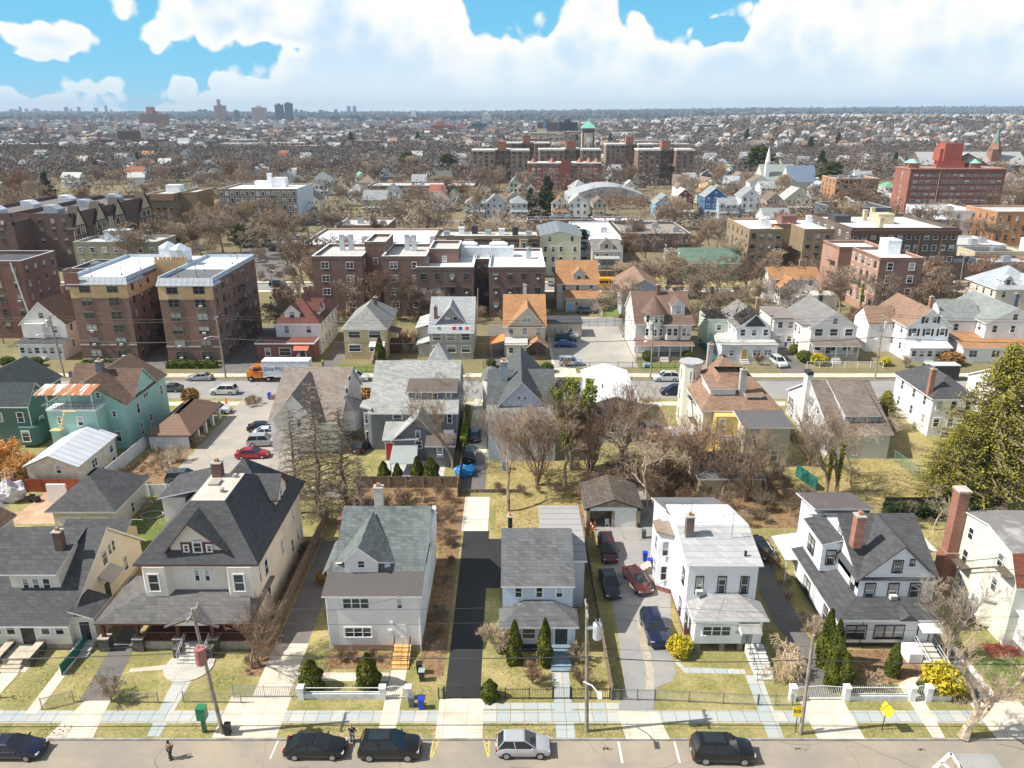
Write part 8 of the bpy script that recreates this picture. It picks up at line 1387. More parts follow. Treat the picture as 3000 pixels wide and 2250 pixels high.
def car(k,col,x,y,rz,label,name='parked_car',cat='car',z=0,group='parked cars',roofglass=False):
    ms=carmeshes(k,col);L,W,st,gh,wr=SH[k];r=link(bpy.data.objects.new(name,None));r.location=(x,y,z);r.rotation_euler=(0,0,R(rz));setp(r,label,cat,group)
    def p(nm,me,loc,par=None,rot=0):o=link(bpy.data.objects.new(nm,me),par or r);o.location=loc;o.rotation_euler=(0,0,rot);return o
    p('body',ms[0],(0,0,0));p('windows',ms[1],(0,0,0));rf=p('roof_panel',ms[2],(0,0,0))
    for sx in (-1,1):
        for sy in (-1,1):w_=p('wheel',ms[3],(sx*L*.305,sy*(W/2-.1),wr));p('rim',ms[4],(0,0,0),w_)
    for sy in (-1,1):p('headlight',ms[5],(L/2-.13,sy*W*.36,st[-2][1]-.06));p('taillight',ms[6],(-L/2+.06,sy*W*.37,.82));p('mirror',ms[7],(gh[3]-L/2-.35,sy*(W/2+.06),st[3][1]+.05))
    p('bumper',ms[8],(L/2-.02,0,.38));p('bumper',ms[8],(-L/2+.02,0,.42));p('number_plate',PLM,(-L/2-.04,0,.62))
    if roofglass:b=MB();b.box((gh[1]+.35)-L/2,(gh[2]-.3)-L/2,-W*.26,W*.26,gh[4]+.02,gh[4]+.035);p('sunroof',b.mesh('sunroof',[CGL]),(0,0,0),rf)
    return r
BLK=(.006,.007,.009);NAVY=(.006,.015,.06);WHT_=(.75,.76,.77);SIL=(.42,.43,.45);MARO=(.07,.012,.02);RED=(.4,.008,.012);GRY=(.1,.11,.12);BLU=(.01,.06,.3)
zr_=-.112
car('sedan',(.004,.01,.035),FY('s1',150,1000,47.2)[0]-.4,47.4,0,'dark blue sedan cut by the left edge of the near street',z=zr_);car('sedan',BLK,FY('s2',482,1000,47.2)[0],47.5,0,'black sedan at the kerb left of the black vehicle with glass roof',z=zr_);car('suv',BLK,FY('s2',1085,1000,47.2)[0],47.45,0,'black glass-roofed SUV between the black sedan and silver hatchback',z=zr_,roofglass=True)
car('hatch',(.5,.5,.52),FY('s2',2165,1000,47.2)[0],47.6,0,'silver crossover hatchback alone on the near street',z=zr_);car('suv',BLK,FY('s3',1700,1040,47.0)[0],47.1,-1.5,'black SUV parked near the white road strokes on the right',z=zr_,roofglass=True)
for (k,c,o,x,y,rz,lb,cat) in [('van',MARO,'z3',775,750,-88,'maroon minivan at the back of the driveway by orange cones','minivan'),('sedan',(.004,.012,.03),'z3',790,1030,-86,'dark teal black sedan behind maroon minivan in driveway','car'),('sedan',(.1,.02,.018),'z3',1015,1000,-75,'brownish red sedan angled beside the dark driveway sedan','car'),('suv',(.008,.015,.06),'z3',1150,1400,-86,'navy SUV facing the street in the shared driveway','car'),('sedan',BLK,'z4',75,740,-80,'dark car half hidden in the gap right of tall white house','car'),
    ('suv',GRY,'z1',1500,170,8,'dark grey car under the small spreading tree','car'),('sedan',RED,'b1',2050,1075,6,'bright red sedan in the car park','car'),('suv',SIL,'b1',2140,975,6,'silver SUV just above the red sedan','car'),('sedan',WHT_,'b2',110,900,6,'white sedan above the silver SUV in car park','car'),('sedan',BLK,'b2',60,858,6,'black sedan at the top of the car park row','car'),('suv',WHT_,'b1',1755,715,0,'white SUV at the far end of the carport','car'),
    ('suv',(.01,.015,.025),'b2',1730,1080,91,'dark SUV with its back to us beside grey house','car'),('sedan',BLK,'b2',1775,920,92,'dark sedan ahead of the dark SUV beside blue house','car'),('sedan',BLK,'b2',870,1010,70,'black car squeezed beside the grey house fence','car'),('suv',BLU,'b3',1150,880,20,'blue car hidden in the thicket by white roofed house','car'),
    ('sedan',BLU,'b3',435,180,0,'bright blue car, nearest of the four in a row beside orange roofed house','car'),('suv',NAVY,'b3',435,140,0,'navy car, second of the four in a row','car'),('sedan',WHT_,'b3',455,108,-5,'white car, third of the four in a row','car'),('suv',SIL,'b3',438,70,0,'silver SUV, farthest of the four in a row','car'),('suv',(.45,.5,.6),'b3',475,330,0,'pale blue-silver SUV across the car park entrance','car'),('sedan',SIL,'b3',920,85,90,'silver car tail beside the turret house','car'),
    ('suv',GRY,'c3',605,1015,0,'dark grey SUV behind the big orange roofed house wing','car'),('sedan',(.15,.02,.02),'b4',175,160,-75,'dark red car in the drive right of burnt house','car'),('suv',WHT_,'b4',222,330,-82,'white SUV nose out in the drive right of burnt house','car'),('suv',BLK,'c2',178,800,0,'dark pickup sized car on third street at left','car'),('sedan',SIL,'c3',315,785,90,'silver car left of the big orange roofed house','car')]:
    q=G(o,x,y);car(k,c,q[0],q[1],rz,lb,cat=cat)
for (k,c,o,x,y,rz,lb,cat) in [('sedan',SIL,'b1',1620,450,180,'silver sedan parked before the castle topped apartments','car'),('suv',WHT_,'b1',1815,562,180,'white SUV on the near side of second street at left','car'),('sedan',GRY,'b1',1375,540,180,'grey sedan tail behind mint green house corner','car'),('suv',WHT_,'b2',810,455,0,'white SUV on second street right of the box truck','car'),('suv',WHT_,'b3',1245,455,180,'white crossover on second street before turret house','car'),('suv',NAVY,'b3',1310,565,180,'dark SUV on second street by the pale tower','car'),('suv',BLK,'b3',395,520,180,'dark car glimpsed between blue house and white roof','car'),
    ('suv',NAVY,'c3',1315,785,0,'blue car on third street by the rough field','car'),('sedan',SIL,'c3',1975,800,0,'silver car on third street near the green house','car'),('van',(.5,.46,.4),'c4',1605,812,0,'beige minivan on third street right','minivan'),('sedan',BLK,'c4',1840,838,0,'black car on third street near right edge','car'),('sedan',GRY,'c4',1945,822,180,'grey car beyond the black car at right edge','car')]:
    q=G(o,x,y,zr_);car(k,c,q[0],q[1],rz,lb,cat=cat,z=zr_)
for (k,c,o,x,y,rz,lb) in [('sedan',WHT_,'c2',130,425,0,'white car, left one in the far left car park'),('sedan',SIL,'c2',240,425,0,'silver car, middle in the far left car park'),('sedan',WHT_,'c2',310,398,0,'white car, farthest in the far left car park'),('suv',BLK,'c2',158,515,0,'black SUV alone in the far left car park'),('sedan',WHT_,'c2',30,605,5,'white car nearest in the far left car park'),('sedan',WHT_,'c1',1345,382,0,'white car below the ochre apartments'),('suv',SIL,'d3',75,778,0,'silver SUV on fourth street below dark red house'),('suv',(.1,.3,.5),'d3',850,672,0,'light blue car in front of far trees at right'),('sedan',WHT_,'d3',890,730,-30,'white car beside the charcoal shop'),('sedan',(.2,.03,.03),'d3',930,735,-30,'red car beside the charcoal shop'),('suv',BLK,'d3',825,712,0,'black car left of the charcoal shop'),('suv',BLK,'c3',1420,480,0,'black car outside the brown workshop'),('sedan',WHT_,'c3',1495,470,0,'white car outside the brown workshop')]:
    q=G(o,x,y);car(k,c,q[0],q[1],rz,lb)
# lorry with its box trailer
q=G('b2',440,470,zr_);xl=G('b1',1990,480,zr_)[0];Y=q[1]+1.2
t=T('box_truck','orange truck cab with long white box trailer on the second street','truck',((xl+q[0])/2,Y,zr_));x1=q[0];x0=xl+3.1
b=MB();b.box(x0,x1,Y-1.25,Y+1.25,1.15,4.0,0);b.box(x0,x1,Y-1.3,Y+1.3,3.95,4.05,1);b.box(x0,x1,Y-1.28,Y+1.28,1.05,1.18,1);t.part('box',b,[M('plain',(.62,.66,.72),.5),M('plain',(.78,.78,.8),.5)])
b=MB();b.box(xl+1.3,xl+2.9,Y-1.15,Y+1.15,.7,2.9,0);b.box(xl,xl+1.3,Y-.95,Y+.95,.7,1.7,0);b.box(xl-.1,xl,Y-1.0,Y+1.0,.45,.8,1);b.box(xl+.1,xl+.9,Y-1.2,Y+1.2,.95,1.35,0);t.part('cab',b,[M('paint',(.75,.25,.01)),GALV]);b=MB();b.box(xl+1.27,xl+1.3,Y-1,Y+1,1.85,2.7);b.box(xl+1.5,xl+2.4,Y-1.17,Y-1.15,1.8,2.6);t.part('windows',b,CGL)
b=MB();b.box(x0-.5,x1,Y-.5,Y+.5,.75,1.1);t.part('chassis',b,PLAST)
for x in (xl+.75,x0+1.0,x1-3.2,x1-1.8):
    for s_ in (-1,1):b=MB();b.tube([(x,Y+s_*.95,.5),(x,Y+s_*1.2,.5)],.5,14);w_=t.part('wheel',b,TYRE);b=MB();b.tube([(x,Y+s_*.94,.5),(x,Y+s_*1.22,.5)],.25,10);t.part('rim',b,RIM,w_)
def text(body,size,loc,mat,parent,name='lettering',rot=(R(90),0,0),ext=.01,off=(0,0,0)):
    cu=bpy.data.curves.new(name,'FONT');cu.body=body;cu.size=size;cu.extrude=ext;cu.align_x='CENTER';cu.align_y='CENTER';tmp=bpy.data.objects.new('tmp',cu);me=bpy.data.meshes.new_from_object(tmp);bpy.data.objects.remove(tmp);me.materials.clear();me.materials.append(mat);o=link(bpy.data.objects.new(name,me),parent);o.location=tuple(l-f for l,f in zip(loc,off));o.rotation_euler=rot;return o
a=FY('b2',118,363,Y-1.26);text('A. Duie PYLE',.95,(a[0]+.2,Y-1.27,a[2]-0),M('plain',(.02,.02,.03),.5),t.r,off=t.o);text('a Logistics Company',.34,(a[0]+.8,Y-1.27,a[2]-.85),M('plain',(.1,.1,.12),.5),t.r,off=t.o) if 0 else None
b=MB();n=14;pts=[(a[0]-2.4+1.5*math.cos(1.2+4.3*i/n),Y-1.28,a[2]+.55*math.sin(1.2+4.3*i/n)) for i in range(n+1)];b.tube(pts,.09,4);t.part('emblem',b,M('plain',(.5,.02,.02),.5))
# black delivery van with a pale roof
q=G('b4',1510,455,zr_);t=T('delivery_van','large black step van with pale roof on second street','van',(q[0],q[1]+.6,zr_));x,y=q[0],q[1]+.6
b=MB();b.prism([(x-3.6,.5),(x+3.6,.5),(x+3.6,2.9),(x-2.2,2.9),(x-2.6,1.7),(x-3.6,1.4)],'y',y-1.1,y+1.1);t.part('body',b,M('paint',(.006,.006,.007)));b=MB();b.box(x-2.3,x+3.65,y-1.15,y+1.15,2.9,3.02);t.part('roof_panel',b,M('plain',(.55,.6,.56)));b=MB();b.add([(x-2.62,y-.95,1.75),(x-2.62,y+.95,1.75),(x-2.27,y+.9,2.7),(x-2.27,y-.9,2.7)],[(0,1,2,3)]);t.part('windscreen',b,CGL)
for xx in (x-2.5,x+2.2):
    for s_ in (-1,1):b=MB();b.tube([(xx,y+s_*.85,.42),(xx,y+s_*1.12,.42)],.42,14);t.part('wheel',b,TYRE)
# school bus
q=G('c3',757,825,zr_);x,y=q[0],q[1]+1.2;t=T('school_bus','yellow school bus glimpsed between the orange roofed and grey gabled houses','bus',(x,y,zr_));b=MB();b.box(x-4.6,x+4.4,y-1.2,y+1.2,.6,2.95,0);b.box(x-4.5,x+4.3,y-1.0,y+1.0,2.95,3.1,0);b.box(x-4.62,x+4.42,y-1.22,y+1.22,1.2,1.28,1);t.part('body',b,[M('plain',(.8,.36,.01),.5),PLAST]);b=MB();[b.box(x-4.2+i*.85,x-3.5+i*.85,y-1.22,y-1.19,1.75,2.45) for i in range(10)];t.part('windows',b,CGL)
for xx in (x-3,x+3):b=MB();b.tube([(xx,y-1.2,.5),(xx,y-.9,.5)],.5,14);t.part('wheel',b,TYRE)
# ---------------------------------------------------------------- utility poles, wires, lamps, signs
WOOD=M('plain',(.3,.25,.2),.9,0,.25,2)
def pole(base,top,label,xf=None,lamp=None,arms=1,name='utility_pole',mat=None,rr=.17,lampdir=1,boxy=False):
    t=T(name,label,'utility pole',(base[0],base[1],0),'utility poles');b=MB();b.tube([(base[0],base[1],0),top],rr,8,r2=rr*.7);t.part('pole',b,mat or WOOD);X,Y,Z=top
    for i in range(arms):b=MB();b.box(X-.06,X+.06,Y-1.1,Y+1.1,Z-.5-i*1.0,Z-.38-i*1.0);a_=t.part('crossarm',b,WOOD);b=MB();[b.cone(X,Y+d,Z-.38-i,Z-.16-i,.07,.05,6) for d in (-1,-.4,.4,1)];t.part('insulator',b,M('plain',(.5,.5,.48),.4),a_)
    if xf:b=MB();b.cone(X+xf[0],Y+xf[1],Z-xf[2]-1.3,Z-xf[2],.34,.36,14,0);b.cone(X+xf[0],Y+xf[1],Z-xf[2],Z-xf[2]+.15,.36,.15,14,0);[b.tube([(X+xf[0]+d,Y+xf[1],Z-xf[2]),(X+xf[0]+d,Y+xf[1],Z-xf[2]+.45)],.05,5,0) for d in (-.15,.15)];xo=t.part('transformer',b,[M('plain',(.55,.57,.6),.4,.3)]);b=MB();b.box(X,X+xf[0],Y+xf[1]-.05,Y+.05,Z-xf[2]-.5,Z-xf[2]-.4);t.part('bracket',b,GALV)
    if lamp:z=lamp;b=MB();b.tube([(X,Y,z),(X+.9*lampdir,Y-1.0,z+.5),(X+1.6*lampdir,Y-1.8,z+.45)],.05,5);a_=t.part('lamp_arm',b,TRIM);b=MB();b.cbox(X+1.7*lampdir,Y-2.0,z+.32,.3,.75,.16);t.part('lamp_head',b,TRIM,a_)
    return t
p1=G('s1',1805,825);P1t=(-24.3,49.3,12.0);t=pole(p1,P1t,'leaning wooden pole with transformer in front of hipped house',(.45,-.75,3.2),None,1);b=MB();X=-24.05;b.cone(X+.2,48.5,7.6,9.0,.4,.42,12);t.part('transformer',b,[M('plain',(.4,.16,.14),.5)])
p2=G('s3',605,810);P2t=(5.7,49.6,12.1);pole(p2,P2t,'wooden pole with grey transformer and lamp beside the cottage',(.85,-.3,1.5),4.9,1,lampdir=.6);p3=G('s4',400,830);P3t=(23.2,49.3,9.6);pole(p3,P3t,'short wooden pole before the ornate white fence',None,None,0)
P4=(-50.0,49.3,12.0);P5=(47.5,49.3,11);SPL=[]
for (o,bx,by,tx,ty,ot,lb,xf,lp) in [('b1',525,430,400,1035,'c1','wooden pole with grey transformer before white gabled house',(-.6,0,.9),8.5),('b1',1830,435,1750,1040,'c1','wooden pole beside the orange truck cab',None,8),('b3',1120,440,1150,1050,'c3','wooden pole with transformer before the turret house',(-.5,0,1.2),7.5),('b4',1005,440,1080,1025,'c4','wooden pole with transformer left of shuttered house',(.5,0,1.4),8)]:
    q=G(o,bx,by);T_=FY(ot,tx,ty,q[1]);pole(q,T_,lb,xf,lp,1,lampdir=-1);SPL.append(T_)
for (o,bx,by,tx,ty,lb,tp) in [('c3',1235,780,1247,455,'wooden pole on the rough field edge',1),('c4',105,835,125,590,'street lamp pole left of white L-shaped house',0),('c3',2035,830,2060,590,'street lamp pole above the silver car',0),('c4',1690,800,1730,540,'pole on third street before cream workshop',1),('c2',145,840,110,665,'white street lamp by the third street at left',0),('c1',1385,370,1365,170,'pole with transformer below ochre apartments',1),('c1',1440,370,1425,285,'small street lamp below ochre apartments',0),('d3',832,690,835,575,'wooden pole before far trees at right',1),('d3',95,755,97,628,'wooden pole between dark red and bright blue house',1),('c2',1575,275,1575,160,'wooden pole left of the Victorian row',1),('c2',1797,1100,1797,815,'tall bare wooden mast behind the taupe house',0)]:
    q=G(o,bx,by);T_=FY(o,tx,ty,q[1]);pole(q,T_,lb,None,None if tp or 'mast' in lb else T_[2]-.3,1 if tp else 0,name='utility_pole' if tp or 'mast' in lb else 'street_lamp',mat=None if tp or 'mast' in lb else GALV,rr=.16)
def wire(a,c,sag,label,r=.018,seg=14,grp='power lines'):
    P=[(a[0]+(c[0]-a[0])*i/seg,a[1]+(c[1]-a[1])*i/seg,a[2]+(c[2]-a[2])*i/seg-sag*4*(i/seg)*(1-i/seg)) for i in range(seg+1)];return P
def wirerun(pts,sag,r,label):
    b=MB();P=[]
    for a,c in zip(pts[:-1],pts[1:]):P+=wire(a,c,sag,'')[:-1]
    P.append(pts[-1]);b.tube(P,r,4);solo('power_line',b,M('plain',(.04,.04,.045),.6),label,'power line','power lines')
wirerun([(-56,48.6,11.4),(-24.3,48.4,11.6),(5.7,48.6,11.7),(47,48.6,10.6)],.5,.016,'upper wire along the near street, nearest the road');wirerun([(-56,50.2,11.4),(-24.3,50.3,11.6),(5.7,50.5,11.7),(47,50.3,10.6)],.55,.016,'upper wire along the near street, farther from the road')
wirerun([(-58,49.2,7.4),(-23.8,49.3,8.0),(5.9,49.5,7.4),(23.3,49.3,7.3),(50,49.3,7.1)],.35,.045,'thick black cable crossing the whole near street');wirerun([(-58,49.2,8.2),(-23.9,49.3,8.8),(5.9,49.5,8.3),(23.3,49.3,8.6),(50,49.3,8.3)],.45,.014,'thin wire just above the thick black cable')
wirerun([(5.7,49.6,11.6),(16.8,61,8.2)],.4,.014,'service wire from middle pole towards tall white house');wirerun([(-24.3,49.3,10.4),(-8.6,60,6)],.5,.014,'service wire from leaning pole towards green roofed house')
for i,(dy,dz) in enumerate(((-1,-.15),(1,-.15),(0,-4.3))):wirerun([(-115,SPL[0][1]+dy,12.4+dz)]+[(s_[0],s_[1]+dy,s_[2]+dz) for s_ in SPL]+[(118,SPL[3][1]+dy,12+dz)],.9,.028 if i<2 else .06,['near upper wire along the second street','far upper wire along the second street','thick lower cable along the second street'][i])
# signs
for (o,x0,y0,x1,y1,bx,by,word,lb,rz) in (('s4',340,600,425,685,360,815,'SLOW','yellow sign reading SLOW on a thin post beside the short pole',.15),('s4',1075,585,1125,675,1060,795,'','yellow warning sign seen edge on in the verge before ornate fence',-1.15)):
    q=G(o,bx,by);tp=FY(o,(x0+x1)/2,(y0+y1)/2,q[1]);t=T('street_sign',lb,'sign',(q[0],q[1],0));b=MB();b.tube([(q[0],q[1],0),(tp[0],q[1],tp[2])],.04,5);t.part('post',b,IRON)
    b=MB();b.box(-.5,.5,-.02,.02,-.42,.42);o_=link(bpy.data.objects.new('sign_plate',b.mesh('sign_plate',[M('plain',(.85,.6,.01),.4,0,.03)])),t.r);o_.location=(tp[0]-q[0],tp[1]-q[1]-.06,tp[2]);o_.rotation_euler=(R(-28),.25,rz)
    if word:text(word,.34,(0,-.04,0),DARK,o_)
    else:text('!',.6,(0,-.04,0),DARK,o_) if 0 else None
# ---------------------------------------------------------------- fences
def fence(x0,y0,x1,y1,h,label,mat,kind='picket',step=.14,post=2.0,pm_=None,name='fence',z=0,base=0):
    L=math.hypot(x1-x0,y1-y0);ux,uy=(x1-x0)/L,(y1-y0)/L;t=T(name,label,'fence',((x0+x1)/2,(y0+y1)/2,z));P=lambda s_,zz:(x0+ux*s_,y0+uy*s_,zz+z)
    n=max(1,round(L/post))
    for i in range(n+1):b=MB();b.tube([P(L*i/n,0),P(L*i/n,h+.08)],.05 if kind != 'board' else .07,4);t.part('post',b,pm_ or mat)
    b=MB()
    if kind=='board':a,c=P(0,0),P(L,0);b.add([(a[0],a[1],.05+z),(c[0],c[1],.05+z),(c[0],c[1],h+z),(a[0],a[1],h+z),(a[0]-uy*.05,a[1]+ux*.05,.05+z),(c[0]-uy*.05,c[1]+ux*.05,.05+z),(c[0]-uy*.05,c[1]+ux*.05,h+z),(a[0]-uy*.05,a[1]+ux*.05,h+z)],[(0,1,2,3),(7,6,5,4),(3,2,6,7),(0,4,5,1),(1,5,6,2),(0,3,7,4)]);t.part('boards',b,mat)
    elif kind=='mesh':
        b.tube([P(0,h),P(L,h)],.03,4);s_=-h
        while s_<L:
            for sg in (0,1):
                a0,a1=max(0,s_),min(L,s_+h);za,zc=(a0-s_),(a1-s_)
                if a1>a0:b.tube([P(a0,(h-za) if sg else za+.02),P(a1,(h-zc) if sg else zc)],.007,3)
            s_+=step
        t.part('wire_mesh',b,mat)
    else:
        for zz in (.15,h-.12):b.tube([P(0,zz+base),P(L,zz+(base if zz<1 else 0))],.025,4)
        k=int(L/step);[b.tube([P(L*(i+.5)/k,base+.05),P(L*(i+.5)/k,h)],.014 if mat is IRON else .03,3) for i in range(k)];t.part('pickets',b,mat)
    return t
WV=M('plain',(.76,.78,.8),.5,0,.04);OLDW=M('plain',(.2,.15,.1),.9,0,.3,3);GRN=M('plain',(.02,.16,.13),.7);MESHG=M('plain',(.25,.25,.25),.4,.5)
fence(-6.3,53.2,-5.9,53.2,1.15,'short iron fence end left of black driveway gate',IRON);fence(-5.8,53.25,-2.7,53.25,1.25,'black iron double gate across the black driveway',IRON,name='driveway_gate',step=.12,post=1.55);fence(-2.6,53.2,3.5,53.2,1.15,'black iron fence left of the cottage garden gate',IRON);fence(3.55,53.2,5.0,53.2,1.3,'black iron garden gate in front of the cottage',IRON,name='garden_gate',post=1.5);fence(5.1,53.2,8.4,53.2,1.15,'black iron fence right of the cottage garden gate',IRON)
q0=G('s3',870,555);q1=G('s3',1155,560);fence(8.5,q0[1],q0[0],q0[1],1.1,'short wire fence left of the twin wire gates',MESHG,'mesh',.2);fence(q0[0],q0[1],q1[0],q1[1],1.1,'twin wire gates across the car filled driveway',MESHG,'mesh',.2,name='driveway_gate',post=1.9,pm_=MESHG);q2=G('s3',1985,600);fence(q1[0],q1[1],q2[0],q2[1],1.1,'wire mesh fence along the lawn of tall white house',MESHG,'mesh',.2,2.6);fence(q2[0]+.1,q2[1],q2[0]+1.1*2.7,q2[1],1.1,'small wire gate at the bluestone path',MESHG,'mesh',.2,name='garden_gate',post=1.4)
# white walls and ornate fence
def wall_fence(x0,x1,y,h,label,pil,rail,gates=(),wallh=.5):
    t=T('garden_wall',label,'fence',((x0+x1)/2,y,0));b=MB();segs=[];a=x0
    for g in gates:segs.append((a,g[0]));a=g[1]
    segs.append((a,x1))
    for (a,c) in segs:b.box(a,c,y-.13,y+.13,0,wallh)
    t.part('low_wall',b,M('plain',(.66,.66,.68),.8,0,.12,2))
    for x in pil:b=MB();b.cbox(x,y,0,.5,.5,h,0);b.cbox(x,y,h,.6,.6,.12,0);t.part('pillar',b,TRIM)
    b=MB()
    if rail:
        for (a,c) in segs:
            b.tube([(a,y,h-.05),(c,y,h-.05)],.035,4);b.tube([(a,y,wallh+.15),(c,y,wallh+.15)],.03,4);k=int((c-a)/.18)
            if rail>1:[b.tube([(a+.18*(i+.5),y,wallh),(a+.18*(i+.5),y,h+.12)],.022,3) for i in range(k)]
        t.part('railing',b,TRIM)
    for g in gates:b=MB();b.tube([(g[0]+.3,y,.15),(g[1]-.3,y,.15)],.03,4);b.tube([(g[0]+.3,y,h),((g[0]+g[1])/2,y,h+.15),(g[1]-.3,y,h)],.03,4);[b.tube([(g[0]+.3+.16*i,y,.1),(g[0]+.3+.16*i,y,h)],.022,3) for i in range(int((g[1]-g[0]-.6)/.16)+1)];t.part('gate',b,TRIM)
wall_fence(-18.1,-8.9,53.3,1.15,'low white painted wall with pillars before green roofed house',(-18.1,-11.1,-8.9),1,((-11.1,-8.9),),.55)
wall_fence(24.0,37.6,53.1,1.35,'ornate white fence on stone wall before black-trimmed house',(24.0,28.6,34.2,35.6),2,((24.2,28.6),(34.2,35.6)),.5)
q=G('s1',600,570);fence(q[0]-2.2,q[1]-.9,q[0],q[1],1.1,'rusty leaning wire fence at the left driveway corner',MESHG,'mesh',.2);q=G('s1',900,575);q_=G('s1',1285,580);fence(q[0],q[1],q_[0],q_[1],1.1,'wire fence along the dry lawn left of leaning pole',MESHG,'mesh',.22);q=G('s1',1490,575);q_=G('s1',1955,580);fence(q[0],q[1],q_[0],q_[1],1.1,'wire fence along the dry lawn behind leaning pole',MESHG,'mesh',.22)
fence(-24.0,53.4,-18.6,53.4,1.2,'grey metal double gate across the wide concrete driveway',GALV,name='driveway_gate',step=.16,post=2.6);fence(-40.3,56.2,-40.0,63,1.1,'teal mesh fence beside the bungalow path',GRN,'board',post=2.3);fence(-44,53.3,-56,53.3,1.0,'thin wire fence along bungalow lawn',MESHG,'mesh',.22)
fence(8.6,53.2,8.5,82,1.5,'long weathered wooden fence between cottage and parked cars',OLDW,'board',post=2.4);fence(-22.9,58,-22.7,84,1.8,'weathered wooden fence beside the hipped house driveway',OLDW,'board',post=2.4);fence(-55.3,91.6,-54.8,106.5,2.0,'white vinyl fence running back beside white metal roof',WV,'board',post=2.6);fence(-54.6,90.2,-40.5,90.2,1.7,'white vinyl fence behind the dark roofed garage',WV,'board',post=2.4);fence(-40,90.3,-22,89.8,1.3,'low white fence at the end of the car park',WV,'board',post=3)
fence(-67,91.4,-55.5,91.4,1.9,'rust red board fence behind the tiled yard',M('ribbed',(.36,.09,.03),.4,0),'board',post=2.4);fence(-7.1,90,-7.1,104,1.8,'grey plank fence between grey house garden and driveway',OLDW,'board',post=2.2);fence(-21,92.6,-7.3,92.6,1.7,'brown lattice fence behind the grey house',OLDW,'board',post=2.2);fence(-6.9,91.2,1.5,91.2,.5,'low stone edging at end of concrete pad',M('stone',(.4,.36,.3)),'board')
q=G('b4',365,1235);q_=G('b4',525,1350);fence(q[0],q[1],q_[0],q_[1],1.9,'green screened fence left of the ivy-stemmed trees',GRN,'board',post=2.4);q=G('b4',1155,1110);q_=G('b4',1415,1290);fence(q[0],q[1],q_[0],q_[1],1.7,'green mesh fence below the big evergreen',M('plain',(.1,.25,.2)),'mesh',.15);fence(47,86.3,62,86.3,1.9,'dark board fence across the gardens behind black-trimmed house',M('plain',(.06,.045,.03)),'board')
fence(12.5,143.8,40.5,143.8,1.3,'black iron fence along the car park and turret house lawn',IRON,step=.3,post=2.8);fence(41,143.8,52,143.8,1.3,'worn picket fence before the burnt house',M('plain',(.5,.48,.45)),step=.35,post=2.4);fence(58,143.6,73,143.6,1.4,'white wire and post fence before the porch house',WV,'mesh',.5,2.5);q=G('b3',1470,160);fence(40.9,146,40.6,160,1.6,'green screened fence right of the turret house',GRN,'board',post=2.5);fence(-5.6,143.6,-1.4,143.6,1.5,'dark arched driveway gate on second street',IRON,name='driveway_gate',step=.25);fence(-35,141.3,-26,141.3,1.1,'low dark fence before yellow boxy house',IRON,step=.3);fence(22.2,184,22.0,203,1.4,'white picket fence beside the narrow green lawn',WV,step=.35)
# ---------------------------------------------------------------- bins, boxes and clutter
def bin_(x,y,col,label,lid=True,h=1.05,w=.5,name='wheelie_bin'):
    t=T(name,label,'bin',(x,y,0));b=MB();b.add([(x-w*.4,y-w*.45,.05),(x+w*.4,y-w*.45,.05),(x+w*.4,y+w*.45,.05),(x-w*.4,y+w*.45,.05),(x-w*.5,y-w*.55,h),(x+w*.5,y-w*.55,h),(x+w*.5,y+w*.55,h),(x-w*.5,y+w*.55,h)],[(0,3,2,1),(0,1,5,4),(1,2,6,5),(2,3,7,6),(3,0,4,7),(4,5,6,7)]);m=M('plain',col,.45,0,.05);t.part('body',b,m)
    if lid:b=MB();b.box(x-w*.55,x+w*.55,y-w*.6,y+w*.6,h,h+.06);t.part('lid',b,M('plain',sc(col,.8) if lid is True else lid,.45))
    b=MB();b.tube([(x-w*.4,y+w*.5,.1),(x+w*.4,y+w*.5,.1)],.1,8);t.part('wheels',b,TYRE)
BB=(.01,.05,.5)
for (o,x,y,c,lb,kw) in [('z3',1075,808,BB,'blue recycling bin farther from us beside tall white house',{}),('z3',1118,865,BB,'blue recycling bin nearer to us beside tall white house',{}),('s2',1262,603,(.12,.13,.14),'open grey rubbish barrel by the white gate pillar',dict(lid=False,name='rubbish_barrel')),('s2',1340,620,BB,'open blue bin by the white gate pillar',dict(lid=False)),('s1',1848,832,(.015,.015,.018),'black rubbish barrel at the foot of leaning pole',dict(lid=False,name='rubbish_barrel')),('s2',1325,335,(.02,.025,.025),'black bin right of the orange steps',{}),('s2',1345,395,(.03,.04,.04),'dark bin with pale green lid behind the hedge',dict(lid=(.3,.4,.36))),('b1',2185,608,BB,'blue bin at the car park entrance, right of white SUV',{}),('b2',112,603,BB,'blue bin on the table by the car park entrance',{}),('z3',1065,625,(.08,.1,.13),'grey barrel among scrap behind the minivan',dict(lid=False,name='rubbish_barrel')),('b4',275,185,BB,'blue bin by the drive of porch house',{}),('b1',575,430,(.1,.12,.3),'bins on the kerb before the castle topped apartments',{})]:
    q=G(o,x,y);bin_(q[0],q[1],c,lb,**kw)
q=G('s1',1660,815);x,y=q[:2];t=T('utility_box','green utility cabinet on a post beside the leaning pole','utility box',(x,y,0));b=MB();b.cbox(x,y,0,.28,.28,1.5);t.part('post',b,M('plain',(.01,.12,.06),.4));b=MB();b.cbox(x,y,1.4,.72,.6,1.1);b.cbox(x,y,2.5,.78,.66,.07);t.part('cabinet',b,M('plain',(.02,.2,.09),.4))
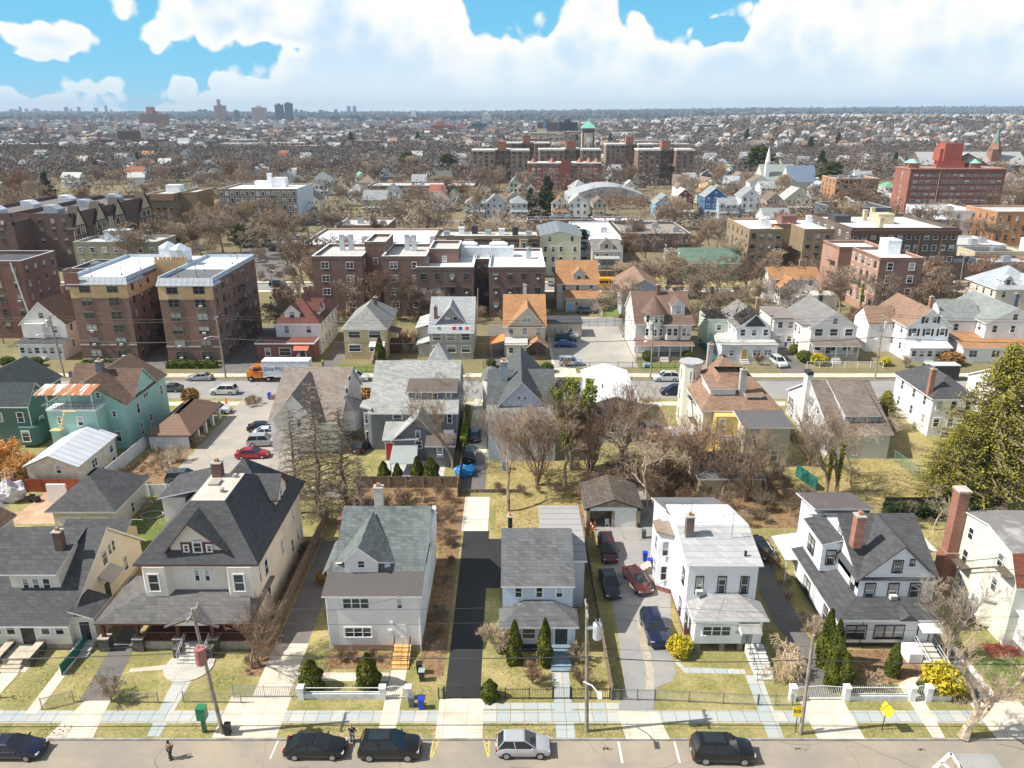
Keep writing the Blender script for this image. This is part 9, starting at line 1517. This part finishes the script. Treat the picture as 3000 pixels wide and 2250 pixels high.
for i,(x,y) in enumerate(((640,540),(655,560),(668,530),(634,612))):
    q=G('z3',x,y);b=MB();b.cbox(q[0],q[1],0,.42,.42,.05,1);b.cone(q[0],q[1],.05,.85,.17,.04,10,0);b.cone(q[0],q[1],.45,.6,.13,.1,10,1);solo('traffic_cone',b,[M('plain',(.8,.16,.02),.5),M('plain',(.75,.75,.75))],None,'traffic cone','orange cones beside the minivan')['label']='orange traffic cone in the group by the double garage, %s' % ('leftmost at back','middle','rightmost','nearest to us')[i]
q=G('b1',1832,640);b=MB();b.cbox(q[0],q[1],0,.5,.5,.06);b.cone(q[0],q[1],.06,1.1,.2,.05,10);solo('traffic_cone',b,M('plain',(.8,.16,.02),.5),'lone orange cone near the carport end','traffic cone')
q=G('z3',1018,535);b=MB();b.tube([(q[0]-.1,q[1],.36),(q[0]+.1,q[1]+.05,.36)],.36,16);solo('tyre',b,TYRE,'loose tyre leaning by the white garage door','tyre');q=G('z4',483,315);b=MB();b.tube([(q[0]-.0,q[1],.1),(q[0],q[1],.3)],.5,14);solo('tyre',b,TRIM,'white painted tyre beyond the flat roofed rear wing','tyre')
q=G('z3',770,530);x,y=q[:2];t=T('garden_chair','white plastic chair in the open garage mouth','chair',(x,y,0));b=MB();b.cbox(x,y,.42,.5,.5,.05);t.part('seat',b,TRIM);b=MB();b.box(x-.25,x+.25,y+.22,y+.27,.45,.9);t.part('backrest',b,TRIM);[t.part('leg',MB().cbox(x+dx,y+dy,0,.05,.05,.42),TRIM) for dx in (-.2,.2) for dy in (-.2,.2)]
def lump(o,x,y,w,d,h,mat,name,label,cat,seed=1,z=0):
    q=G(o,x,y);rr=random.Random(seed);bm=bmesh.new();bmesh.ops.create_icosphere(bm,subdivisions=3,radius=1)
    for v in bm.verts:n=v.co.normalized();k=1+.16*math.sin(5*n.x+seed)*math.cos(4*n.y)+.1*math.sin(9*n.z+7*n.x)+rr.uniform(-.05,.05);v.co=Vector((n.x*w/2*k,n.y*d/2*k,max(0,(n.z*.6+.42)*h*k)))
    me=bpy.data.meshes.new(name);bm.to_mesh(me);bm.free();me.materials.append(mat);ob=link(bpy.data.objects.new(name,me));ob.location=(q[0],q[1],z);return setp(ob,label,cat)
lump('z1',95,320,3.6,2.4,2.6,M('plain',(.55,.53,.55),.35),'covered_pile','white plastic sheet over a tall pile by red fence','covered pile',2);lump('z1',265,325,1.0,.8,.9,M('plain',(.015,.015,.017),.3),'rubbish_bag','left black rubbish bag by the red fence','rubbish bag',3);lump('z1',300,330,1.0,.8,.8,M('plain',(.015,.015,.017),.3),'rubbish_bag','right black rubbish bag by the red fence','rubbish bag',4)
q=G('z1',475,340);b=MB();b.box(q[0]-1.2,q[0]+1.2,q[1],q[1]+.3,0,2.6);solo('mattress',b,M('plain',(.72,.72,.72),.8,0,.12,5),'white quilted mattress standing against the red fence','mattress')
q=G('z1',250,260);t=T('pickup_load','white metal frame stack beside the cream metal roofed house','metal frame',(-66.5,92.5,0));[t.part('frame',MB().tube([(-67.6+i*.5,91.8,0),(-67.6+i*.5,91.8,2.6),(-66.6+i*.4,95,2.8),(-66.6+i*.4,95,0)],.06,4),TRIM) for i in range(4)];t.part('sheet',MB().box(-67.5,-65.6,92,95,1.4,1.5),TRIM)
lump('z2',1690,120,2.6,1.6,1.5,M('plain',(.02,.25,.6),.5),'tarpaulin','crumpled bright blue tarpaulin by the plank fence','tarpaulin',6);lump('z2',1750,90,1.4,1,1.1,M('plain',(.03,.2,.5),.5),'tarpaulin','second smaller blue tarpaulin heap','tarpaulin',7);lump('b2',1890,1170,.1,.1,.1,WV,'bucket','tiny white bucket near blue tarpaulins','bucket') if 0 else None
q=G('z2',2020,70);b=MB();b.cone(q[0],q[1],0,1.3,.4,.4,12);solo('water_barrel',b,M('plain',(.02,.2,.5),.4),'upright blue barrel behind the blue house','barrel');q=G('z1',1045,590);b=MB();b.cone(q[0],q[1],0,.3,.9,1.0,16);solo('paddling_pool',b,M('plain',(.02,.25,.65),.5),'blue paddling pool beside bungalow rear corner','paddling pool')
q=G('z1',1232,445);b=MB();n=24;rr_=1.4;b.tube([(q[0]+rr_*math.cos(6.2832*i/n),q[1]+rr_*.7*math.sin(6.2832*i/n),.12) for i in range(n+1)],.12,5);solo('flowerbed_ring',b,M('plain',(.3,.3,.3)),'round stone ring in the green garden behind bungalow','edging');q=G('b3',1090,350);b=MB();b.tube([(q[0]-.6,q[1],.5),(q[0]+.6,q[1]+.2,.5)],.5,12);solo('barrel',b,M('plain',(.3,.45,.55),.4),'pale blue barrel lying before turret house','barrel')
x,y=G('b3',1360,1010)[:2];t=T('garden_shed','small white flat roofed shed in the thicket beside yellow house','shed',(x,y,0));t.part('wall',MB().box(x-1.8,x+1.8,y,y+3,0,2.1),S_WH);t.part('roof',MB().box(x-2,x+2,y-.2,y+3.2,2.1,2.25),M('plain',(.75,.75,.78)))
x,y=G('b2',1210,1180)[:2];t=T('lean_to','pale green corrugated canopy in the grey house garden','canopy',(x,y,0));t.part('roof',MB().slab([(x-1.9,y-2,1.9),(x+1.9,y-2,1.9),(x+1.5,y+3,2.5),(x-2.1,y+3,2.5)],.06,0,0),M('ribbed',(.34,.38,.37),.35,0));[t.part('post',MB().cbox(x+d,y-1.8,0,.1,.1,1.9),OLDW) for d in (-1.7,1.7)]
rect('patio',M('concrete',(.5,.5,.48)),-18.5,-9.5,95,101,.009)
q=G('b2',1275,1100);b=MB();b.box(q[0]-.9,q[0]+.9,q[1],q[1]+.5,.4,.5);[b.cbox(q[0]+d,q[1]+.2,0,.08,.08,.9) for d in (-.8,.8)];b.box(q[0]-.9,q[0]+.9,q[1]+.45,q[1]+.5,.5,.95);solo('garden_bench',b,M('plain',(.5,.4,.3)),'wooden garden bench by the red door wall','bench')
# ---------------------------------------------------------------- people
def person(x,y,rz,label,top,legs,hair=(.03,.02,.015),z=0,phone=True,vest=None):
    root=T('person',label,'person',(x,y,z),rz=R(rz),local=True)
    def skin(name,pts,edges,rad,mat,parent=None):
        me=bpy.data.meshes.new(name);me.from_pydata([Vector(p) for p in pts],edges,[]);o=link(bpy.data.objects.new(name,me));m=o.modifiers.new('s','SKIN');me.skin_vertices.update() if 0 else None
        for i,r_ in enumerate(rad):me.skin_vertices[0].data[i].radius=(r_,r_) if not isinstance(r_,tuple) else r_
        me.skin_vertices[0].data[0].use_root=True;o.modifiers.new('u','SUBSURF').levels=2;dg=bpy.context.evaluated_depsgraph_get();m2=bpy.data.meshes.new_from_object(o.evaluated_get(dg));bpy.data.objects.remove(o);m2.materials.clear();m2.materials.append(mat);m2.polygons.foreach_set('use_smooth',[True]*len(m2.polygons));return link(bpy.data.objects.new(name,m2),parent or root.r)
    SK=M('plain',(.45,.27,.18),.6)
    P=[(0,0,.95),(0,0,1.2),(0,0,1.42),(0,.0,1.5),(0,-.02,1.62),(0,-.02,1.72),(.2,0,1.4),(.27,-.04,1.12),(.12,-.3,1.22),(.06,-.36,1.28),(-.2,0,1.4),(-.27,-.04,1.12),(-.12,-.3,1.22),(-.06,-.36,1.28),(.1,0,.88),(.12,-.02,.48),(.12,.02,.09),(.13,-.16,.05),(-.1,0,.88),(-.12,.05,.48),(-.12,.12,.09),(-.13,-.06,.05)]
    E_=[(0,1),(1,2),(2,3),(3,4),(4,5),(2,6),(6,7),(7,8),(8,9),(2,10),(10,11),(11,12),(12,13),(0,14),(14,15),(15,16),(16,17),(0,18),(18,19),(19,20),(20,21)]
    skin('body',P,E_,[.14,.13,.15,.06,.1,.08,.07,.05,.04,.03,.07,.05,.04,.03,.1,.065,.045,.04,.1,.065,.045,.04],SK)
    skin('jacket',[P[0],P[1],P[2],P[6],P[7],P[8],P[10],P[11],P[12]],[(0,1),(1,2),(2,3),(3,4),(4,5),(2,6),(6,7),(7,8)],[.17,.16,.175,.09,.065,.055,.09,.065,.055],M('plain',vest or top,.7))
    skin('trousers',[P[0],P[14],P[15],P[16],P[18],P[19],P[20]],[(0,1),(1,2),(2,3),(0,4),(4,5),(5,6)],[.165,.12,.085,.07,.12,.085,.07],M('plain',legs,.8))
    b=MB();b.cone(0,.015,1.6,1.78,.115,.09,12);b.cone(0,.015,1.78,1.83,.09,.03,12);root.part('hair',b,M('plain',hair,.9));[root.part('shoe',MB().box(sx*.13-.05,sx*.13+.05,yy-.2,yy+.08,0,.09),DARK) for sx,yy in ((1,.02),(-1,.12))]
    for sx in (-1,1):
        for f in range(5):b=MB();b.tube([(sx*.06+(f-2)*.012,-.36,1.28),(sx*.055+(f-2)*.012,-.41,1.31+.01*(2-abs(f-2))),(sx*.04+(f-2)*.01,-.4,1.35)],.009,5);root.part('finger',b,SK)
    for sx in (-1,1):root.part('eye',MB().cbox(sx*.035,-.115,1.66,.02,.015,.012),DARK)
    return root
q=G('s1',1385,1030,zr_);person(q[0],q[1],150,'person in brown top and dark jeans standing in the near street',(.16,.075,.045),(.015,.02,.04),z=zr_);q=G('s2',783,893,zr_);person(q[0],q[1],175,'person in black jacket and grey jeans between two black cars',(.015,.015,.018),(.13,.15,.18),(.35,.22,.1),z=zr_)
q=G('b2',545,345);person(q[0],q[1],40,'worker in yellow-green safety jacket behind the box trailer',(.5,.7,.05),(.03,.04,.08))
# ---------------------------------------------------------------- labels for the repeats of the middle distance
ORD=['nearest','second nearest','third nearest','fourth nearest','fifth nearest','sixth nearest','seventh nearest','eighth nearest','ninth nearest','tenth nearest','eleventh nearest','twelfth nearest','thirteenth nearest','fourteenth nearest','fifteenth nearest','sixteenth nearest','seventeenth nearest','eighteenth nearest','nineteenth nearest','twentieth nearest']
grp={}
for (o,desc,x,y) in AUTO:
    u,v=proj(x,y,hgt(x,y));best=None
    for (n,lx,ly) in LM:
        a,c=proj(lx,ly,0);d=math.hypot(u-a,(v-c)*1.5)
        if best is None or d<best[0]:best=(d,n,u-a,v-c)
    d,n,du,dv=best;rel=('right of' if du>0 else 'left of') if abs(du)>abs(dv)*1.2 else ('beyond' if dv<0 else 'in front of');grp.setdefault((desc,rel,n),[]).append((d,o))
for (desc,rel,n),L in grp.items():
    L.sort(key=lambda q:q[0])
    for i,(d,o) in enumerate(L):
        o['label']=('%s, %s %s %s' % (desc,ORD[min(i,19)],rel,n)) if len(L)>1 else '%s %s %s' % (desc,rel,n)
        if i>19:o['label']='%s, among the farthest %s %s' % (desc,rel,n)
# ---------------------------------------------------------------- air
b=MB();b.box(-16000,16000,-400,16500,-1.2,260);hz=struct('haze',b,[],'stuff');m=bpy.data.materials.new('haze');t=NT(m);v=t.n('ShaderNodeVolumePrincipled',{'Color':(.62,.8,1.0,1),'Density':7.5e-5,'Anisotropy':.0});t.n('ShaderNodeOutputMaterial',{'Volume':v});hz.data.materials.append(m)
SC.cycles.max_bounces=6;SC.cycles.diffuse_bounces=3
